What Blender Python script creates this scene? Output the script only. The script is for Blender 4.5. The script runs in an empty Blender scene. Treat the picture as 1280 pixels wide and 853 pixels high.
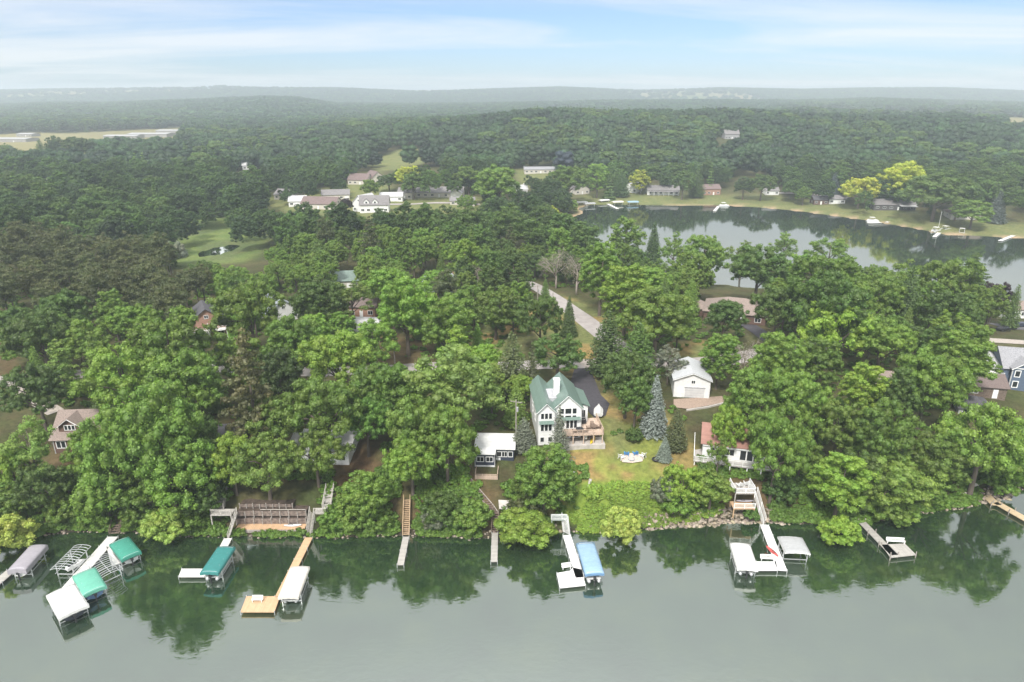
import bpy, math, random
import numpy as np
from mathutils import Vector, Matrix, Quaternion
rng = np.random.default_rng(11)
random.seed(11)
R = math.radians
scene = bpy.context.scene
COL = scene.collection
F = 1280 * 24 / 36.0
HC = 70.0
PITCH = R(20.0)
CP, SP = math.cos(PITCH), math.sin(PITCH)

# ---------------------------------------------------------------- camera geometry used to read off sizes and places
def ray(u, v):
    xc = (u - 640.0) / F
    yc = -(v - 426.5) / F
    return xc, CP + yc * SP, -SP + yc * CP
def unproj(u, v, z=0.0):
    dx, dy, dz = ray(u, v)
    t = (z - HC) / dz
    return dx * t, dy * t
def depth_of(x, y, z):
    return y * CP + (HC - z) * SP
def proj(x, y, z):
    zc = y * CP - (z - HC) * SP
    yc = y * SP + (z - HC) * CP
    return 640 + F * x / zc, 426.5 - F * yc / zc

# ---------------------------------------------------------------- mesh helpers
def link(o, parent=None):
    COL.objects.link(o)
    if parent is not None:
        o.parent = parent
    return o
def tag(o, label=None, cat=None, group=None, kind=None):
    if label: o['label'] = label
    if cat: o['category'] = cat
    if group: o['group'] = group
    if kind: o['kind'] = kind
    return o
def thing(name, label, cat, loc=(0, 0, 0), rz=0.0, group=None):
    o = bpy.data.objects.new(name, None)
    o.empty_display_size = 0.5
    o.location = loc
    o.rotation_euler = (0, 0, rz)
    link(o)
    return tag(o, label, cat, group)
def np_mesh(name, verts, faces4=None, faces3=None, mat=None, smooth=False):
    me = bpy.data.meshes.new(name)
    verts = np.asarray(verts, dtype=np.float32).reshape(-1, 3)
    loops = []; starts = []; totals = []; p = 0
    if faces4 is not None and len(faces4):
        f = np.asarray(faces4, dtype=np.int32).reshape(-1, 4)
        loops.append(f.ravel()); starts.append(p + 4 * np.arange(len(f))); totals.append(np.full(len(f), 4)); p += 4 * len(f)
    if faces3 is not None and len(faces3):
        f = np.asarray(faces3, dtype=np.int32).reshape(-1, 3)
        loops.append(f.ravel()); starts.append(p + 3 * np.arange(len(f))); totals.append(np.full(len(f), 3)); p += 3 * len(f)
    loops = np.concatenate(loops); starts = np.concatenate(starts).astype(np.int32); totals = np.concatenate(totals).astype(np.int32)
    me.vertices.add(len(verts)); me.vertices.foreach_set('co', verts.ravel())
    me.loops.add(len(loops)); me.loops.foreach_set('vertex_index', loops)
    me.polygons.add(len(starts)); me.polygons.foreach_set('loop_start', starts); me.polygons.foreach_set('loop_total', totals)
    if smooth:
        me.polygons.foreach_set('use_smooth', np.ones(len(starts), dtype=bool))
    me.update(calc_edges=True)
    if mat is not None:
        me.materials.append(mat)
    return me
class MB:
    """collects boxes, bars, tubes and prisms; build() links them as one mesh object"""
    def __init__(s):
        s.v = []; s.f = []
    def add(s, vs, fs):
        o = len(s.v)
        s.v.extend([tuple(p) for p in vs]); s.f.extend([tuple(i + o for i in f) for f in fs])
        return s
    def box(s, x0, x1, y0, y1, z0, z1):
        return s.add([(x0, y0, z0), (x1, y0, z0), (x1, y1, z0), (x0, y1, z0), (x0, y0, z1), (x1, y0, z1), (x1, y1, z1), (x0, y1, z1)],
                     [(0, 3, 2, 1), (4, 5, 6, 7), (0, 1, 5, 4), (1, 2, 6, 5), (2, 3, 7, 6), (3, 0, 4, 7)])
    def bar(s, a, b, w, h=None, up=(0, 0, 1)):
        h = w if h is None else h
        a = Vector(a); b = Vector(b); d = (b - a).normalized()
        u = Vector(up)
        if abs(d.dot(u)) > 0.97: u = Vector((0, 1, 0))
        sx = d.cross(u).normalized() * (w / 2); sy = sx.cross(d).normalized() * (h / 2)
        vs = [p + q for p in (a, b) for q in (-sx - sy, sx - sy, sx + sy, -sx + sy)]
        return s.add(vs, [(0, 1, 2, 3), (7, 6, 5, 4), (0, 4, 5, 1), (1, 5, 6, 2), (2, 6, 7, 3), (3, 7, 4, 0)])
    def tube(s, pts, rad, n=7, cap=True):
        pts = [Vector(p) for p in pts]
        if not hasattr(rad, '__len__'): rad = [rad] * len(pts)
        rings = []; vs = []
        for i, p in enumerate(pts):
            d = (pts[min(i + 1, len(pts) - 1)] - pts[max(i - 1, 0)]).normalized()
            u = Vector((0, 0, 1)) if abs(d.z) < 0.9 else Vector((1, 0, 0))
            a = d.cross(u).normalized(); b = a.cross(d).normalized()
            rings.append(len(vs))
            for k in range(n):
                t = 2 * math.pi * k / n
                vs.append(p + (a * math.cos(t) + b * math.sin(t)) * rad[i])
        fs = []
        for i in range(len(pts) - 1):
            for k in range(n):
                fs.append((rings[i] + k, rings[i] + (k + 1) % n, rings[i + 1] + (k + 1) % n, rings[i + 1] + k))
        if cap:
            fs.append(tuple(rings[0] + k for k in range(n))[::-1]); fs.append(tuple(rings[-1] + k for k in range(n)))
        return s.add(vs, fs)
    def prism(s, poly, z0, z1):
        n = len(poly)
        vs = [(p[0], p[1], z0) for p in poly] + [(p[0], p[1], z1) for p in poly]
        fs = [tuple(range(n))[::-1], tuple(range(n, 2 * n))] + [(i, (i + 1) % n, n + (i + 1) % n, n + i) for i in range(n)]
        return s.add(vs, fs)
    def slab(s, quad, t):
        """a thin plate: quad of 3D corners, thickened downwards along its normal"""
        q = [Vector(p) for p in quad]; n = len(q)
        nn = (q[1] - q[0]).cross(q[2] - q[0]).normalized()
        if nn.z < 0: nn = -nn
        vs = q + [p - nn * t for p in q]
        return s.add(vs, [tuple(range(n)), tuple(range(n, 2 * n))[::-1]] + [(i, (i + 1) % n, n + (i + 1) % n, n + i) for i in range(n)])
    def build(s, name, mat, parent=None, smooth=False, bevel=0.0):
        me = bpy.data.meshes.new(name)
        me.from_pydata(s.v, [], s.f)
        me.materials.append(mat)
        me.validate(); me.update()
        import bmesh
        bm = bmesh.new(); bm.from_mesh(me)
        bmesh.ops.recalc_face_normals(bm, faces=bm.faces)
        bm.to_mesh(me); bm.free()
        if smooth:
            me.polygons.foreach_set('use_smooth', np.ones(len(me.polygons), dtype=bool))
        o = bpy.data.objects.new(name, me)
        if bevel:
            m = o.modifiers.new('bevel', 'BEVEL'); m.width = bevel; m.segments = 2; m.limit_method = 'ANGLE'
        return link(o, parent)

# ---------------------------------------------------------------- materials
MATS = {}
def nodes(name):
    m = bpy.data.materials.new(name); m.use_nodes = True
    nt = m.node_tree; nt.nodes.clear()
    out = nt.nodes.new('ShaderNodeOutputMaterial')
    return m, nt, out
def N(nt, t, **kw):
    n = nt.nodes.new(t)
    for k, v in kw.items(): setattr(n, k, v)
    return n
def L(nt, a, b): nt.links.new(a, b)
def ramp(nt, fac, stops):
    r = N(nt, 'ShaderNodeValToRGB')
    e = r.color_ramp.elements
    e[0].position = stops[0][0]; e[0].color = (*stops[0][1], 1)
    e[1].position = stops[-1][0]; e[1].color = (*stops[-1][1], 1)
    for p, c in stops[1:-1]:
        k = e.new(p); k.color = (*c, 1)
    if fac is not None: L(nt, fac, r.inputs[0])
    return r.outputs[0]
def mixc(nt, fac, a, b, mode='MIX'):
    n = N(nt, 'ShaderNodeMix', data_type='RGBA', blend_type=mode)
    for i, s in ((0, fac), (6, a), (7, b)):
        if hasattr(s, 'links'): L(nt, s, n.inputs[i])
        elif i == 0: n.inputs[0].default_value = s
        else: n.inputs[i].default_value = (*s, 1)
    return n.outputs[2]
def noise(nt, scale, detail=4, rough=0.55, vec=None, dist=0.0):
    n = N(nt, 'ShaderNodeTexNoise'); n.inputs['Scale'].default_value = scale; n.inputs['Detail'].default_value = detail
    n.inputs['Roughness'].default_value = rough; n.inputs['Distortion'].default_value = dist
    if vec is not None: L(nt, vec, n.inputs['Vector'])
    return n.outputs['Fac']
def coords(nt, kind='Object', scale=None, rot=None):
    c = N(nt, 'ShaderNodeTexCoord').outputs[kind]
    if scale or rot:
        mp = N(nt, 'ShaderNodeMapping'); L(nt, c, mp.inputs[0])
        if scale: mp.inputs['Scale'].default_value = scale
        if rot: mp.inputs['Rotation'].default_value = rot
        return mp.outputs[0]
    return c
def plain(name, col, rough=0.6, var=0.14, nscale=1.2, metal=0.0, spec=0.4, bump=0.0):
    """paint, cloth, metal: base colour with wear-like variation"""
    if name in MATS: return MATS[name]
    m, nt, out = nodes(name)
    b = N(nt, 'ShaderNodeBsdfPrincipled')
    geo = coords(nt, 'Object')
    f = noise(nt, nscale, 5, 0.6, geo)
    c2 = tuple(max(0, c * (1 - 2 * var)) for c in col); c1 = tuple(min(1, c * (1 + var * 0.7)) for c in col)
    L(nt, ramp(nt, f, [(0.28, c2), (0.6, c1)]), b.inputs['Base Color'])
    b.inputs['Roughness'].default_value = rough; b.inputs['Metallic'].default_value = metal
    b.inputs['Specular IOR Level'].default_value = spec
    if bump:
        bp = N(nt, 'ShaderNodeBump'); bp.inputs['Strength'].default_value = bump
        L(nt, noise(nt, nscale * 6, 4, 0.6, geo), bp.inputs['Height']); L(nt, bp.outputs[0], b.inputs['Normal'])
    L(nt, b.outputs[0], out.inputs[0])
    MATS[name] = m
    return m
def striped(name, col, gap, axis=0, period=0.14, width=0.12, rough=0.65, var=0.2, soft=0.02):
    """boards or cladding: dark joints every period along an object axis, each board its own tone"""
    if name in MATS: return MATS[name]
    m, nt, out = nodes(name)
    b = N(nt, 'ShaderNodeBsdfPrincipled'); b.inputs['Roughness'].default_value = rough
    geo = coords(nt, 'Object')
    sep = N(nt, 'ShaderNodeSeparateXYZ'); L(nt, geo, sep.inputs[0])
    d = N(nt, 'ShaderNodeMath', operation='DIVIDE'); L(nt, sep.outputs[axis], d.inputs[0]); d.inputs[1].default_value = period
    fr = N(nt, 'ShaderNodeMath', operation='FRACT'); L(nt, d.outputs[0], fr.inputs[0])
    fl = N(nt, 'ShaderNodeMath', operation='FLOOR'); L(nt, d.outputs[0], fl.inputs[0])
    wn = N(nt, 'ShaderNodeTexWhiteNoise', noise_dimensions='1D'); L(nt, fl.outputs[0], wn.inputs['W'])
    lo = tuple(c * (1 - var) for c in col); hi = tuple(min(1, c * (1 + var * .6)) for c in col)
    c = ramp(nt, wn.outputs[0], [(0, lo), (1, hi)])
    c = mixc(nt, 0.35, c, ramp(nt, noise(nt, 1.5, 5, .6, geo), [(0.3, tuple(q * .6 for q in col)), (0.65, hi)]))
    j = ramp(nt, fr.outputs[0], [(0, (1, 1, 1)), (width, (0, 0, 0))])
    rr = N(nt, 'ShaderNodeRGBToBW'); L(nt, j, rr.inputs[0])
    L(nt, mixc(nt, rr.outputs[0], c, gap), b.inputs['Base Color'])
    L(nt, b.outputs[0], out.inputs[0])
    MATS[name] = m
    return m

# ---------------------------------------------------------------- terrain
def sst(a, b, x):
    t = np.clip((x - a) / (b - a), 0, 1)
    return t * t * (3 - 2 * t)
def inside(poly, x, y):
    poly = np.asarray(poly); r = np.zeros(np.shape(x), dtype=bool)
    j = len(poly) - 1
    for i in range(len(poly)):
        xi, yi = poly[i]; xj, yj = poly[j]
        if yi != yj:
            r ^= ((yi > y) != (yj > y)) & (x < (xj - xi) * (y - yi) / (yj - yi) + xi)
        j = i
    return r
def segdist(pts, x, y, closed=True):
    d = np.full(np.shape(x), 1e9)
    n = len(pts)
    for i in range(n if closed else n - 1):
        ax, ay = pts[i]; bx, by = pts[(i + 1) % n]
        ex, ey = bx - ax, by - ay
        t = np.clip(((x - ax) * ex + (y - ay) * ey) / (ex * ex + ey * ey + 1e-9), 0, 1)
        d = np.minimum(d, np.hypot(x - ax - t * ex, y - ay - t * ey))
    return d
def sdist(poly, x, y):
    d = segdist(poly, x, y)
    return np.where(inside(poly, x, y), -d, d)
def vnoise(x, y, s, seed=0):
    """cheap value noise"""
    x = np.asarray(x, dtype=float) / s + seed * 17.3; y = np.asarray(y, dtype=float) / s - seed * 9.1
    xi = np.floor(x); yi = np.floor(y); fx = x - xi; fy = y - yi
    fx = fx * fx * (3 - 2 * fx); fy = fy * fy * (3 - 2 * fy)
    def hsh(a, b):
        q = np.sin(a * 127.1 + b * 311.7 + seed * 3.3) * 43758.5453
        return q - np.floor(q)
    return (hsh(xi, yi) * (1 - fx) + hsh(xi + 1, yi) * fx) * (1 - fy) + (hsh(xi, yi + 1) * (1 - fx) + hsh(xi + 1, yi + 1) * fx) * fy
SHORE = [unproj(u, v, 0) for u, v in [(-500, 700), (-150, 690), (0, 682), (60, 668), (110, 664), (150, 664), (200, 668), (270, 671), (400, 671), (500, 671), (620, 672), (690, 666),
         (780, 664), (830, 658), (900, 655), (960, 652), (1010, 656), (1080, 656), (1150, 642), (1200, 636), (1262, 622), (1300, 600), (1400, 590), (1800, 560)]]
SHX = np.array([p[0] for p in SHORE]); SHY = np.array([p[1] for p in SHORE])
def shore_y(x):
    return np.interp(x, SHX, SHY) + 0.8 * (vnoise(x, 0 * np.asarray(x, float), 4.0, 5) - 0.5) + 0.5 * (vnoise(x, 0 * np.asarray(x, float), 1.3, 6) - 0.5)
def polar(u, y):
    return ((u - 640) / 853.3 / 1.03 * y, y)
LAKE = [unproj(u, v, 0) for u, v in [(694, 281), (706, 275), (722, 270), (732, 266), (724, 261), (735, 257), (790, 257), (850, 258), (905, 257.5), (960, 261), (1000, 265), (1080, 276), (1140, 286), (1180, 294), (1280, 299), (1400, 306), (1700, 330)]]
LAKE += [polar(u, y) for u, y in [(1750, 190), (1500, 200), (1280, 222), (1150, 240), (1000, 250), (850, 262), (760, 285), (712, 312)]]
MARSH = [unproj(u, v, 2) for u, v in [(228, 278), (268, 272), (300, 288), (330, 294), (325, 306), (300, 326), (225, 332), (208, 305)]]
POND = [unproj(u, v, 2) for u, v in [(240, 318), (262, 311), (288, 306), (302, 307), (292, 313), (268, 319), (250, 321)]]
def slope_at(v):
    dx, dy, dz = ray(640, v)
    return dz / dy
R1 = ([-400, 0, 200, 340, 430, 520, 600, 650, 700, 760, 850, 920, 1000, 1100, 1200, 1280, 1700],
      [176, 174, 172, 166, 160, 154, 149, 141, 139, 143, 142, 141, 146, 150, 151, 158, 165], 900.0, 20.0)
R2 = ([-400, 0, 60, 130, 200, 260, 330, 370, 420, 520, 640, 760, 900, 1000, 1100, 1280, 1700],
      [133, 133, 130, 130, 127, 125, 121, 122, 131, 132, 130, 127, 126, 127, 124, 130, 130], 2600.0, 18.0)
R3 = ([-400, 0, 100, 250, 280, 310, 420, 520, 600, 700, 800, 900, 1000, 1100, 1180, 1280, 1700],
      [115, 114, 112, 110, 108, 110, 111, 115, 113, 110, 114, 111, 113, 111, 111, 115, 114], 4500.0, 14.0)
def crest(rd, u):
    us, vs, d, th = rd
    v = np.interp(u, us, vs)
    xc = -(v - 426.5) / F
    sl = (-SP + xc * CP) / (CP + xc * SP)
    return np.maximum(0, HC + d * sl - th)
def height(x, y):
    x = np.asarray(x, dtype=float); y = np.asarray(y, dtype=float)
    d = y - shore_y(x)
    right = sst(38, 60, x)
    top = 4.6 - 1.6 * right
    bank = np.where(d < 0, np.maximum(-3.0, d * 0.45), 0.55 * sst(0, 1.2, d) + (top - 0.55) * sst(1.0, 6.8, d))
    p = bank + (7.6 - top) * sst(7, 24, d) + 1.0 * sst(24, 60, d)
    p = p + (vnoise(x, y, 14, 1) - .5) * 0.7 * sst(8, 25, d)
    D = sdist(LAKE, x, y)
    south = np.where(y < 330, 1.0, 0.0)
    k = np.where(D < 0, np.maximum(-1.5, D * 0.25), (0.15 + 0.04 * np.minimum(D, 30)))
    p = np.where(D < 0, k, np.where(d > 30, k + (p - k) * sst(3, 85, D), p))
    # lower ground round the marsh, the village and on towards the hills
    p = p - 2.5 * sst(260, 330, y) * sst(10, 60, np.maximum(D, 0))
    M = sdist(MARSH, x, y)
    p = np.where(d > 30, 2.0 + (p - 2.0) * sst(0, 60, M), p)
    Pn = sdist(POND, x, y)
    p = np.where(Pn < 0, np.maximum(0.8, 2.0 + Pn * 0.3), p)
    yy = np.maximum(y, 60.0)
    u = 640 + 908 * x / yy
    dist = np.where(D > 0, D, 0)
    far = np.zeros_like(p)
    e1 = crest(R1, u); e2 = crest(R2, u); e3 = crest(R3, u)
    rough = 1 + 0.12 * (vnoise(x, y, 160, 3) - .5)
    far = np.maximum(far, e1 * rough * np.where(yy < 900, sst(470, 900, yy), 0.62 + 0.38 * sst(1250, 900, yy)) if False else e1 * rough * np.where(yy < 900, sst(470, 905, yy), 1 - (0.75 - .68 * sst(930, 1010, u)) * sst(930, 1350, yy)))
    far = np.maximum(far, e2 * rough * np.where(yy < 2600, sst(1500, 2600, yy), 1 - 0.4 * sst(2650, 3400, yy)))
    far = np.maximum(far, e3 * np.where(yy < 4500, sst(3000, 4500, yy), 1 - 0.5 * sst(4600, 7000, yy)))
    p = np.where(y > 300, np.maximum(p, 0) * 1.0 * np.where(D < 0, 0, 1) + far + np.where(D < 0, p, 0), p)
    return p
def H(x, y): return float(height(np.array([x]), np.array([y]))[0])
def G(u, v, lift=0.0):
    """the ground point seen at a pixel (march along the ray)"""
    dx, dy, dz = ray(u, v)
    z = 7.0
    for _ in range(40):
        t = (z - HC) / dz
        z2 = H(dx * t, dy * t) + lift
        if abs(z2 - z) < 0.01: break
        z = z + 0.6 * (z2 - z)
    t = (z - HC) / dz
    return Vector((dx * t, dy * t, z - lift))
# ================================================================ camera, sun, sky
cam_d = bpy.data.cameras.new('camera'); cam = bpy.data.objects.new('camera', cam_d); COL.objects.link(cam)
cam_d.lens = 24; cam_d.sensor_width = 36; cam_d.clip_end = 30000; cam_d.clip_start = 0.5
cam.location = (0, 0, HC); cam.rotation_euler = (R(90) - PITCH, 0, 0)
scene.camera = cam
SUN_EL, SUN_AZ = R(50), R(200)          # azimuth measured clockwise from +Y
sun_d = bpy.data.lights.new('sun', 'SUN'); sun_d.energy = 2.6; sun_d.angle = R(10); sun_d.color = (1.0, 0.96, 0.9)
sun = bpy.data.objects.new('sun', sun_d); COL.objects.link(sun)
sd = Vector((math.sin(SUN_AZ) * math.cos(SUN_EL), math.cos(SUN_AZ) * math.cos(SUN_EL), math.sin(SUN_EL)))
sun.rotation_euler = sd.to_track_quat('Z', 'Y').to_euler(); sun.location = (0, -50, 200)
w = bpy.data.worlds.new('World'); scene.world = w; w.use_nodes = True
nt = w.node_tree; nt.nodes.clear()
wo = N(nt, 'ShaderNodeOutputWorld'); bg = N(nt, 'ShaderNodeBackground'); bg.inputs[1].default_value = 0.1
L(nt, bg.outputs[0], wo.inputs[0])
sky = N(nt, 'ShaderNodeTexSky', sky_type='NISHITA'); sky.sun_disc = False; sky.sun_elevation = SUN_EL; sky.sun_rotation = SUN_AZ
sky.air_density = 1.0; sky.dust_density = 0.3; sky.ozone_density = 2.0
tc = N(nt, 'ShaderNodeTexCoord').outputs['Generated']
sep = N(nt, 'ShaderNodeSeparateXYZ'); L(nt, tc, sep.inputs[0])
# thin streaks low down, a grey-white deck higher up: direction divided by height gives a flat cloud layer
zc = N(nt, 'ShaderNodeMath', operation='MAXIMUM'); L(nt, sep.outputs[2], zc.inputs[0]); zc.inputs[1].default_value = 0.0
za = N(nt, 'ShaderNodeMath', operation='ADD'); L(nt, zc.outputs[0], za.inputs[0]); za.inputs[1].default_value = 0.06
dv = N(nt, 'ShaderNodeVectorMath', operation='DIVIDE'); L(nt, tc, dv.inputs[0])
cb = N(nt, 'ShaderNodeCombineXYZ')
for i in range(3): L(nt, za.outputs[0], cb.inputs[i])
L(nt, cb.outputs[0], dv.inputs[1])
mp = N(nt, 'ShaderNodeMapping'); mp.inputs['Scale'].default_value = (0.16, 0.34, 0.0); mp.inputs['Location'].default_value = (1.7, 0.3, 0.0); mp.inputs['Rotation'].default_value = (0, 0, R(-12)); L(nt, dv.outputs[0], mp.inputs[0])
cl = noise(nt, 1.0, 7, 0.58, mp.outputs[0], 0.6)
streak = ramp(nt, cl, [(0.44, (0, 0, 0)), (0.63, (0.65, 0.65, 0.65))])
deck = ramp(nt, sep.outputs[2], [(0.10, (0, 0, 0)), (0.2, (1, 1, 1))])
band = ramp(nt, sep.outputs[2], [(0.0, (0.05, 0.05, 0.05)), (0.04, (0.02, 0.02, 0.02)), (0.10, (0, 0, 0))])
cover = mixc(nt, 1.0, mixc(nt, 1.0, streak, deck, 'SCREEN'), band, 'SCREEN')
cvr = N(nt, 'ShaderNodeRGBToBW'); L(nt, cover, cvr.inputs[0])
deckcol = ramp(nt, cl, [(0.3, (.92, .95, 1.0)), (0.7, (1.06, 1.06, 1.06))])
lum = ramp(nt, sep.outputs[2], [(0.0, (5.2, 5.2, 5.2)), (0.15, (5.2, 5.2, 5.2)), (0.45, (4.8, 4.8, 4.8)), (0.68, (6.0, 6.0, 6.0)), (1.0, (13.0, 13.0, 13.0))])
deckcol = mixc(nt, 1.0, deckcol, lum, 'MULTIPLY')
skyc = mixc(nt, 1.0, sky.outputs[0], ramp(nt, sep.outputs[2], [(0.0, (.40, .52, .735)), (0.12, (.50, .57, .745))]), 'MULTIPLY')
L(nt, mixc(nt, cvr.outputs[0], skyc, deckcol), bg.inputs[0])
scene.view_settings.view_transform = 'Standard'; scene.view_settings.look = 'None'
scene.view_settings.gamma = 1.0; scene.view_settings.exposure = 0.92
cy = scene.cycles
cy.max_bounces = 6; cy.diffuse_bounces = 3; cy.glossy_bounces = 3; cy.transmission_bounces = 3; cy.volume_bounces = 1; cy.transparent_max_bounces = 8
cy.use_denoising = True

# ================================================================ ground
def hw(y): return 150 + 1.15 * np.maximum(y, 0)
rows = np.concatenate([np.array([-160, -60, 0, 40, 60, 72]), np.arange(78, 112, 0.5), np.arange(112, 250, 1.3), 250 * 1.022 ** np.arange(1, 160)])
cols = np.linspace(-1, 1, 441); cols = np.sign(cols) * np.abs(cols) ** 1.15
GX = hw(rows)[:, None] * cols[None, :]; GY = np.repeat(rows[:, None], len(cols), 1)
GZ = height(GX, GY)
GZ[GY < 60] = -3.0
def poly_mask(px, x, y, z=7.0, soft=3.0):
    P = [unproj(u, v, z) for u, v in px]
    return 1 - sst(-soft, soft, sdist(P, x, y) + (vnoise(x, y, 4, 8) - .5) * soft)
FLOOR = np.array([0.075, 0.065, 0.036]); LAWN = np.array([0.115, 0.15, 0.042]); DRY = np.array([0.25, 0.185, 0.08]); DIRT = np.array([0.13, 0.085, 0.05])
MARSHC = np.array([0.125, 0.17, 0.055]); SANDC = np.array([0.33, 0.25, 0.17]); FARLAWN = np.array([0.150, 0.165, 0.068]); FIELD = np.array([0.22, 0.20, 0.10])
gc = np.empty(GX.shape + (3,)); gc[:] = FLOOR
n1 = vnoise(GX, GY, 9, 21)[..., None]; n2 = vnoise(GX, GY, 2.2, 22)[..., None]
gc = gc * (0.75 + 0.5 * n1) + np.array([0.0, 0.02, 0.0]) * n2
def blend(mask, col):
    global gc
    gc = gc * (1 - mask[..., None]) + np.asarray(col) * mask[..., None]
YARD = [(690, 570), (735, 530), (760, 500), (830, 520), (865, 560), (870, 600), (830, 604), (745, 612), (730, 640), (700, 630), (690, 600)]
my = poly_mask(YARD, GX, GY, 7.0, 2.5)
blend(my, LAWN * 1.35 + np.array([.03, .01, 0]))
blend(my * sst(0.42, 0.62, vnoise(GX, GY, 7, 31) * .6 + vnoise(GX, GY, 2.5, 32) * .4)[...], DRY)
blend(poly_mask([(725, 596), (840, 600), (860, 650), (700, 668), (700, 630)], GX, GY, 5, 2), np.array([0.16, 0.23, 0.045]))
for px in ([(675, 420), (700, 380), (770, 430), (740, 470), (690, 460)], [(700, 365), (790, 405), (800, 440), (740, 400)], [(600, 405), (660, 400), (640, 450), (590, 450)], [(660, 380), (690, 390), (680, 420), (655, 410)],
           [(845, 430), (900, 425), (890, 460), (845, 450)], [(740, 500), (765, 490), (790, 540), (770, 560)]):
    m = poly_mask(px, GX, GY, 8.5, 3); blend(m, FARLAWN); blend(m * sst(.4, .6, vnoise(GX, GY, 8, 33)), DRY)
for px in ([(415, 600), (420, 545), (470, 545), (480, 600), (455, 612)], [(570, 560), (620, 595), (640, 680), (600, 670), (570, 620)], [(480, 590), (560, 610), (560, 640), (480, 625)], [(900, 575), (980, 560), (985, 610), (900, 605)],
           [(1180, 590), (1225, 590), (1222, 635), (1170, 640)], [(470, 420), (540, 430), (540, 465), (470, 465)], [(0, 430), (30, 430), (30, 480), (0, 480)], [(270, 540), (300, 520), (330, 560), (280, 600)],
           [(60, 560), (110, 560), (110, 610), (70, 610)], [(540, 360), (580, 350), (590, 380), (545, 385)], [(430, 380), (470, 375), (470, 410), (430, 400)]):
    blend(poly_mask(px, GX, GY, 7, 2.5) * (.6 if px[0][0] != 415 else .95), DIRT)
blend(1 - sst(-4, 8, sdist(MARSH, GX, GY) + 10 * (vnoise(GX, GY, 18, 91) - .5)), MARSHC)
blend((1 - sst(-6, 0, sdist(MARSH, GX, GY))) * sst(.45, .6, vnoise(GX, GY, 12, 92)) * .7, np.array([0.10, 0.125, 0.06]))
DL = sdist(LAKE, GX, GY)
shore_lawn = sst(700, 740, 640 + 830 * GX / np.maximum(GY, 60)) * (1 - sst(28, 46, DL + 16 * (vnoise(GX, GY, 40, 41) - .5))) * (DL > 0) * (GY > 300)
blend(shore_lawn, FARLAWN)
blend((1 - sst(1.5, 4.5, DL + 2 * (vnoise(GX, GY, 20, 42) - .5))) * (DL > -2) * (GY > 330), SANDC)
FAR_CLEAR = [([(462, 207), (485, 191), (512, 186), (545, 189), (542, 198), (505, 212), (480, 214)], FARLAWN), ([(330, 262), (335, 242), (420, 235), (470, 215), (490, 240), (600, 248), (620, 268), (520, 278), (440, 272)], FARLAWN),
             ([(-60, 172), (40, 166), (130, 168), (135, 180), (90, 196), (-60, 205)], FIELD * 1.0), ([(100, 166), (230, 160), (230, 180), (130, 190)], FIELD * .9), ([(640, 212), (700, 212), (690, 232), (655, 232)], FARLAWN),
             ([(680, 135), (780, 134), (780, 138), (690, 139)], FIELD), ([(40, 195), (120, 190), (118, 205), (45, 212)], FARLAWN)]
for px, c in FAR_CLEAR:
    P = [tuple(G(u, v)[:2]) for u, v in px]
    blend(1 - sst(-3, 6, sdist(P, GX, GY)), c)
    FAR_CLEAR[[q[0] for q in FAR_CLEAR].index(px)] = (P, c)
# open farmland on the plateau behind the right-hand ridge and on the far hills
UU = 640 + 908 * GX / np.maximum(GY, 60)
def farmland(x, y):
    u = 640 + 908 * x / np.maximum(y, 60)
    a = sst(960, 1060, y) * (1 - sst(1900, 2300, y)) * sst(930, 1010, u) * sst(.38, .5, vnoise(x, y, 260, 51))
    b = sst(2900, 3400, y) * sst(.72, .78, vnoise(x, y / 2.0, 700, 52)) * 0.9
    c = sst(1000, 1100, y) * (1 - sst(1500, 1700, y)) * sst(.6, .66, vnoise(x, y, 300, 53)) * 0.8
    return np.clip(np.maximum(np.maximum(a, b), c), 0, 1)
fm = farmland(GX, GY)
patch = vnoise(np.floor(GX / 170) * 170, np.floor(GY / 230) * 230, 50, 55)[..., None]
blend(fm, 0)
gc += fm[..., None] * (np.array([0.13, 0.17, 0.06]) * (1 - patch) + np.array([0.26, 0.21, 0.12]) * patch)
wet = (1 - sst(0.0, 1.2, GZ)) * (GY < 130)
blend(np.clip(wet, 0, 1), np.array([0.05, 0.045, 0.035]))
nr, nc = GX.shape
idx = np.arange(nr * nc).reshape(nr, nc)
q4 = np.stack([idx[:-1, :-1], idx[:-1, 1:], idx[1:, 1:], idx[1:, :-1]], -1).reshape(-1, 4)
gm, nt, out = nodes('ground')
b = N(nt, 'ShaderNodeBsdfPrincipled'); b.inputs['Roughness'].default_value = 0.95; b.inputs['Specular IOR Level'].default_value = 0.1
at = N(nt, 'ShaderNodeAttribute', attribute_name='soil')
pos = N(nt, 'ShaderNodeNewGeometry').outputs['Position']
f1 = ramp(nt, noise(nt, 0.9, 8, 0.7, pos), [(0.3, (0.6, 0.62, 0.6)), (0.7, (1.35, 1.3, 1.25))])
f2 = ramp(nt, noise(nt, 0.13, 4, 0.6, pos), [(0.3, (0.8, 0.9, 0.8)), (0.7, (1.2, 1.1, 1.1))])
c = mixc(nt, 1.0, mixc(nt, 1.0, at.outputs['Color'], f1, 'MULTIPLY'), f2, 'MULTIPLY')
L(nt, c, b.inputs['Base Color'])
bp = N(nt, 'ShaderNodeBump'); bp.inputs['Strength'].default_value = 0.6; bp.inputs['Distance'].default_value = 0.3
L(nt, noise(nt, 2.2, 6, 0.7, pos), bp.inputs['Height']); L(nt, bp.outputs[0], b.inputs['Normal'])
L(nt, b.outputs[0], out.inputs[0])
me = np_mesh('ground', np.stack([GX, GY, GZ], -1).reshape(-1, 3), q4, None, gm, True)
ca = me.color_attributes.new('soil', 'FLOAT_COLOR', 'POINT')
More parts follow.
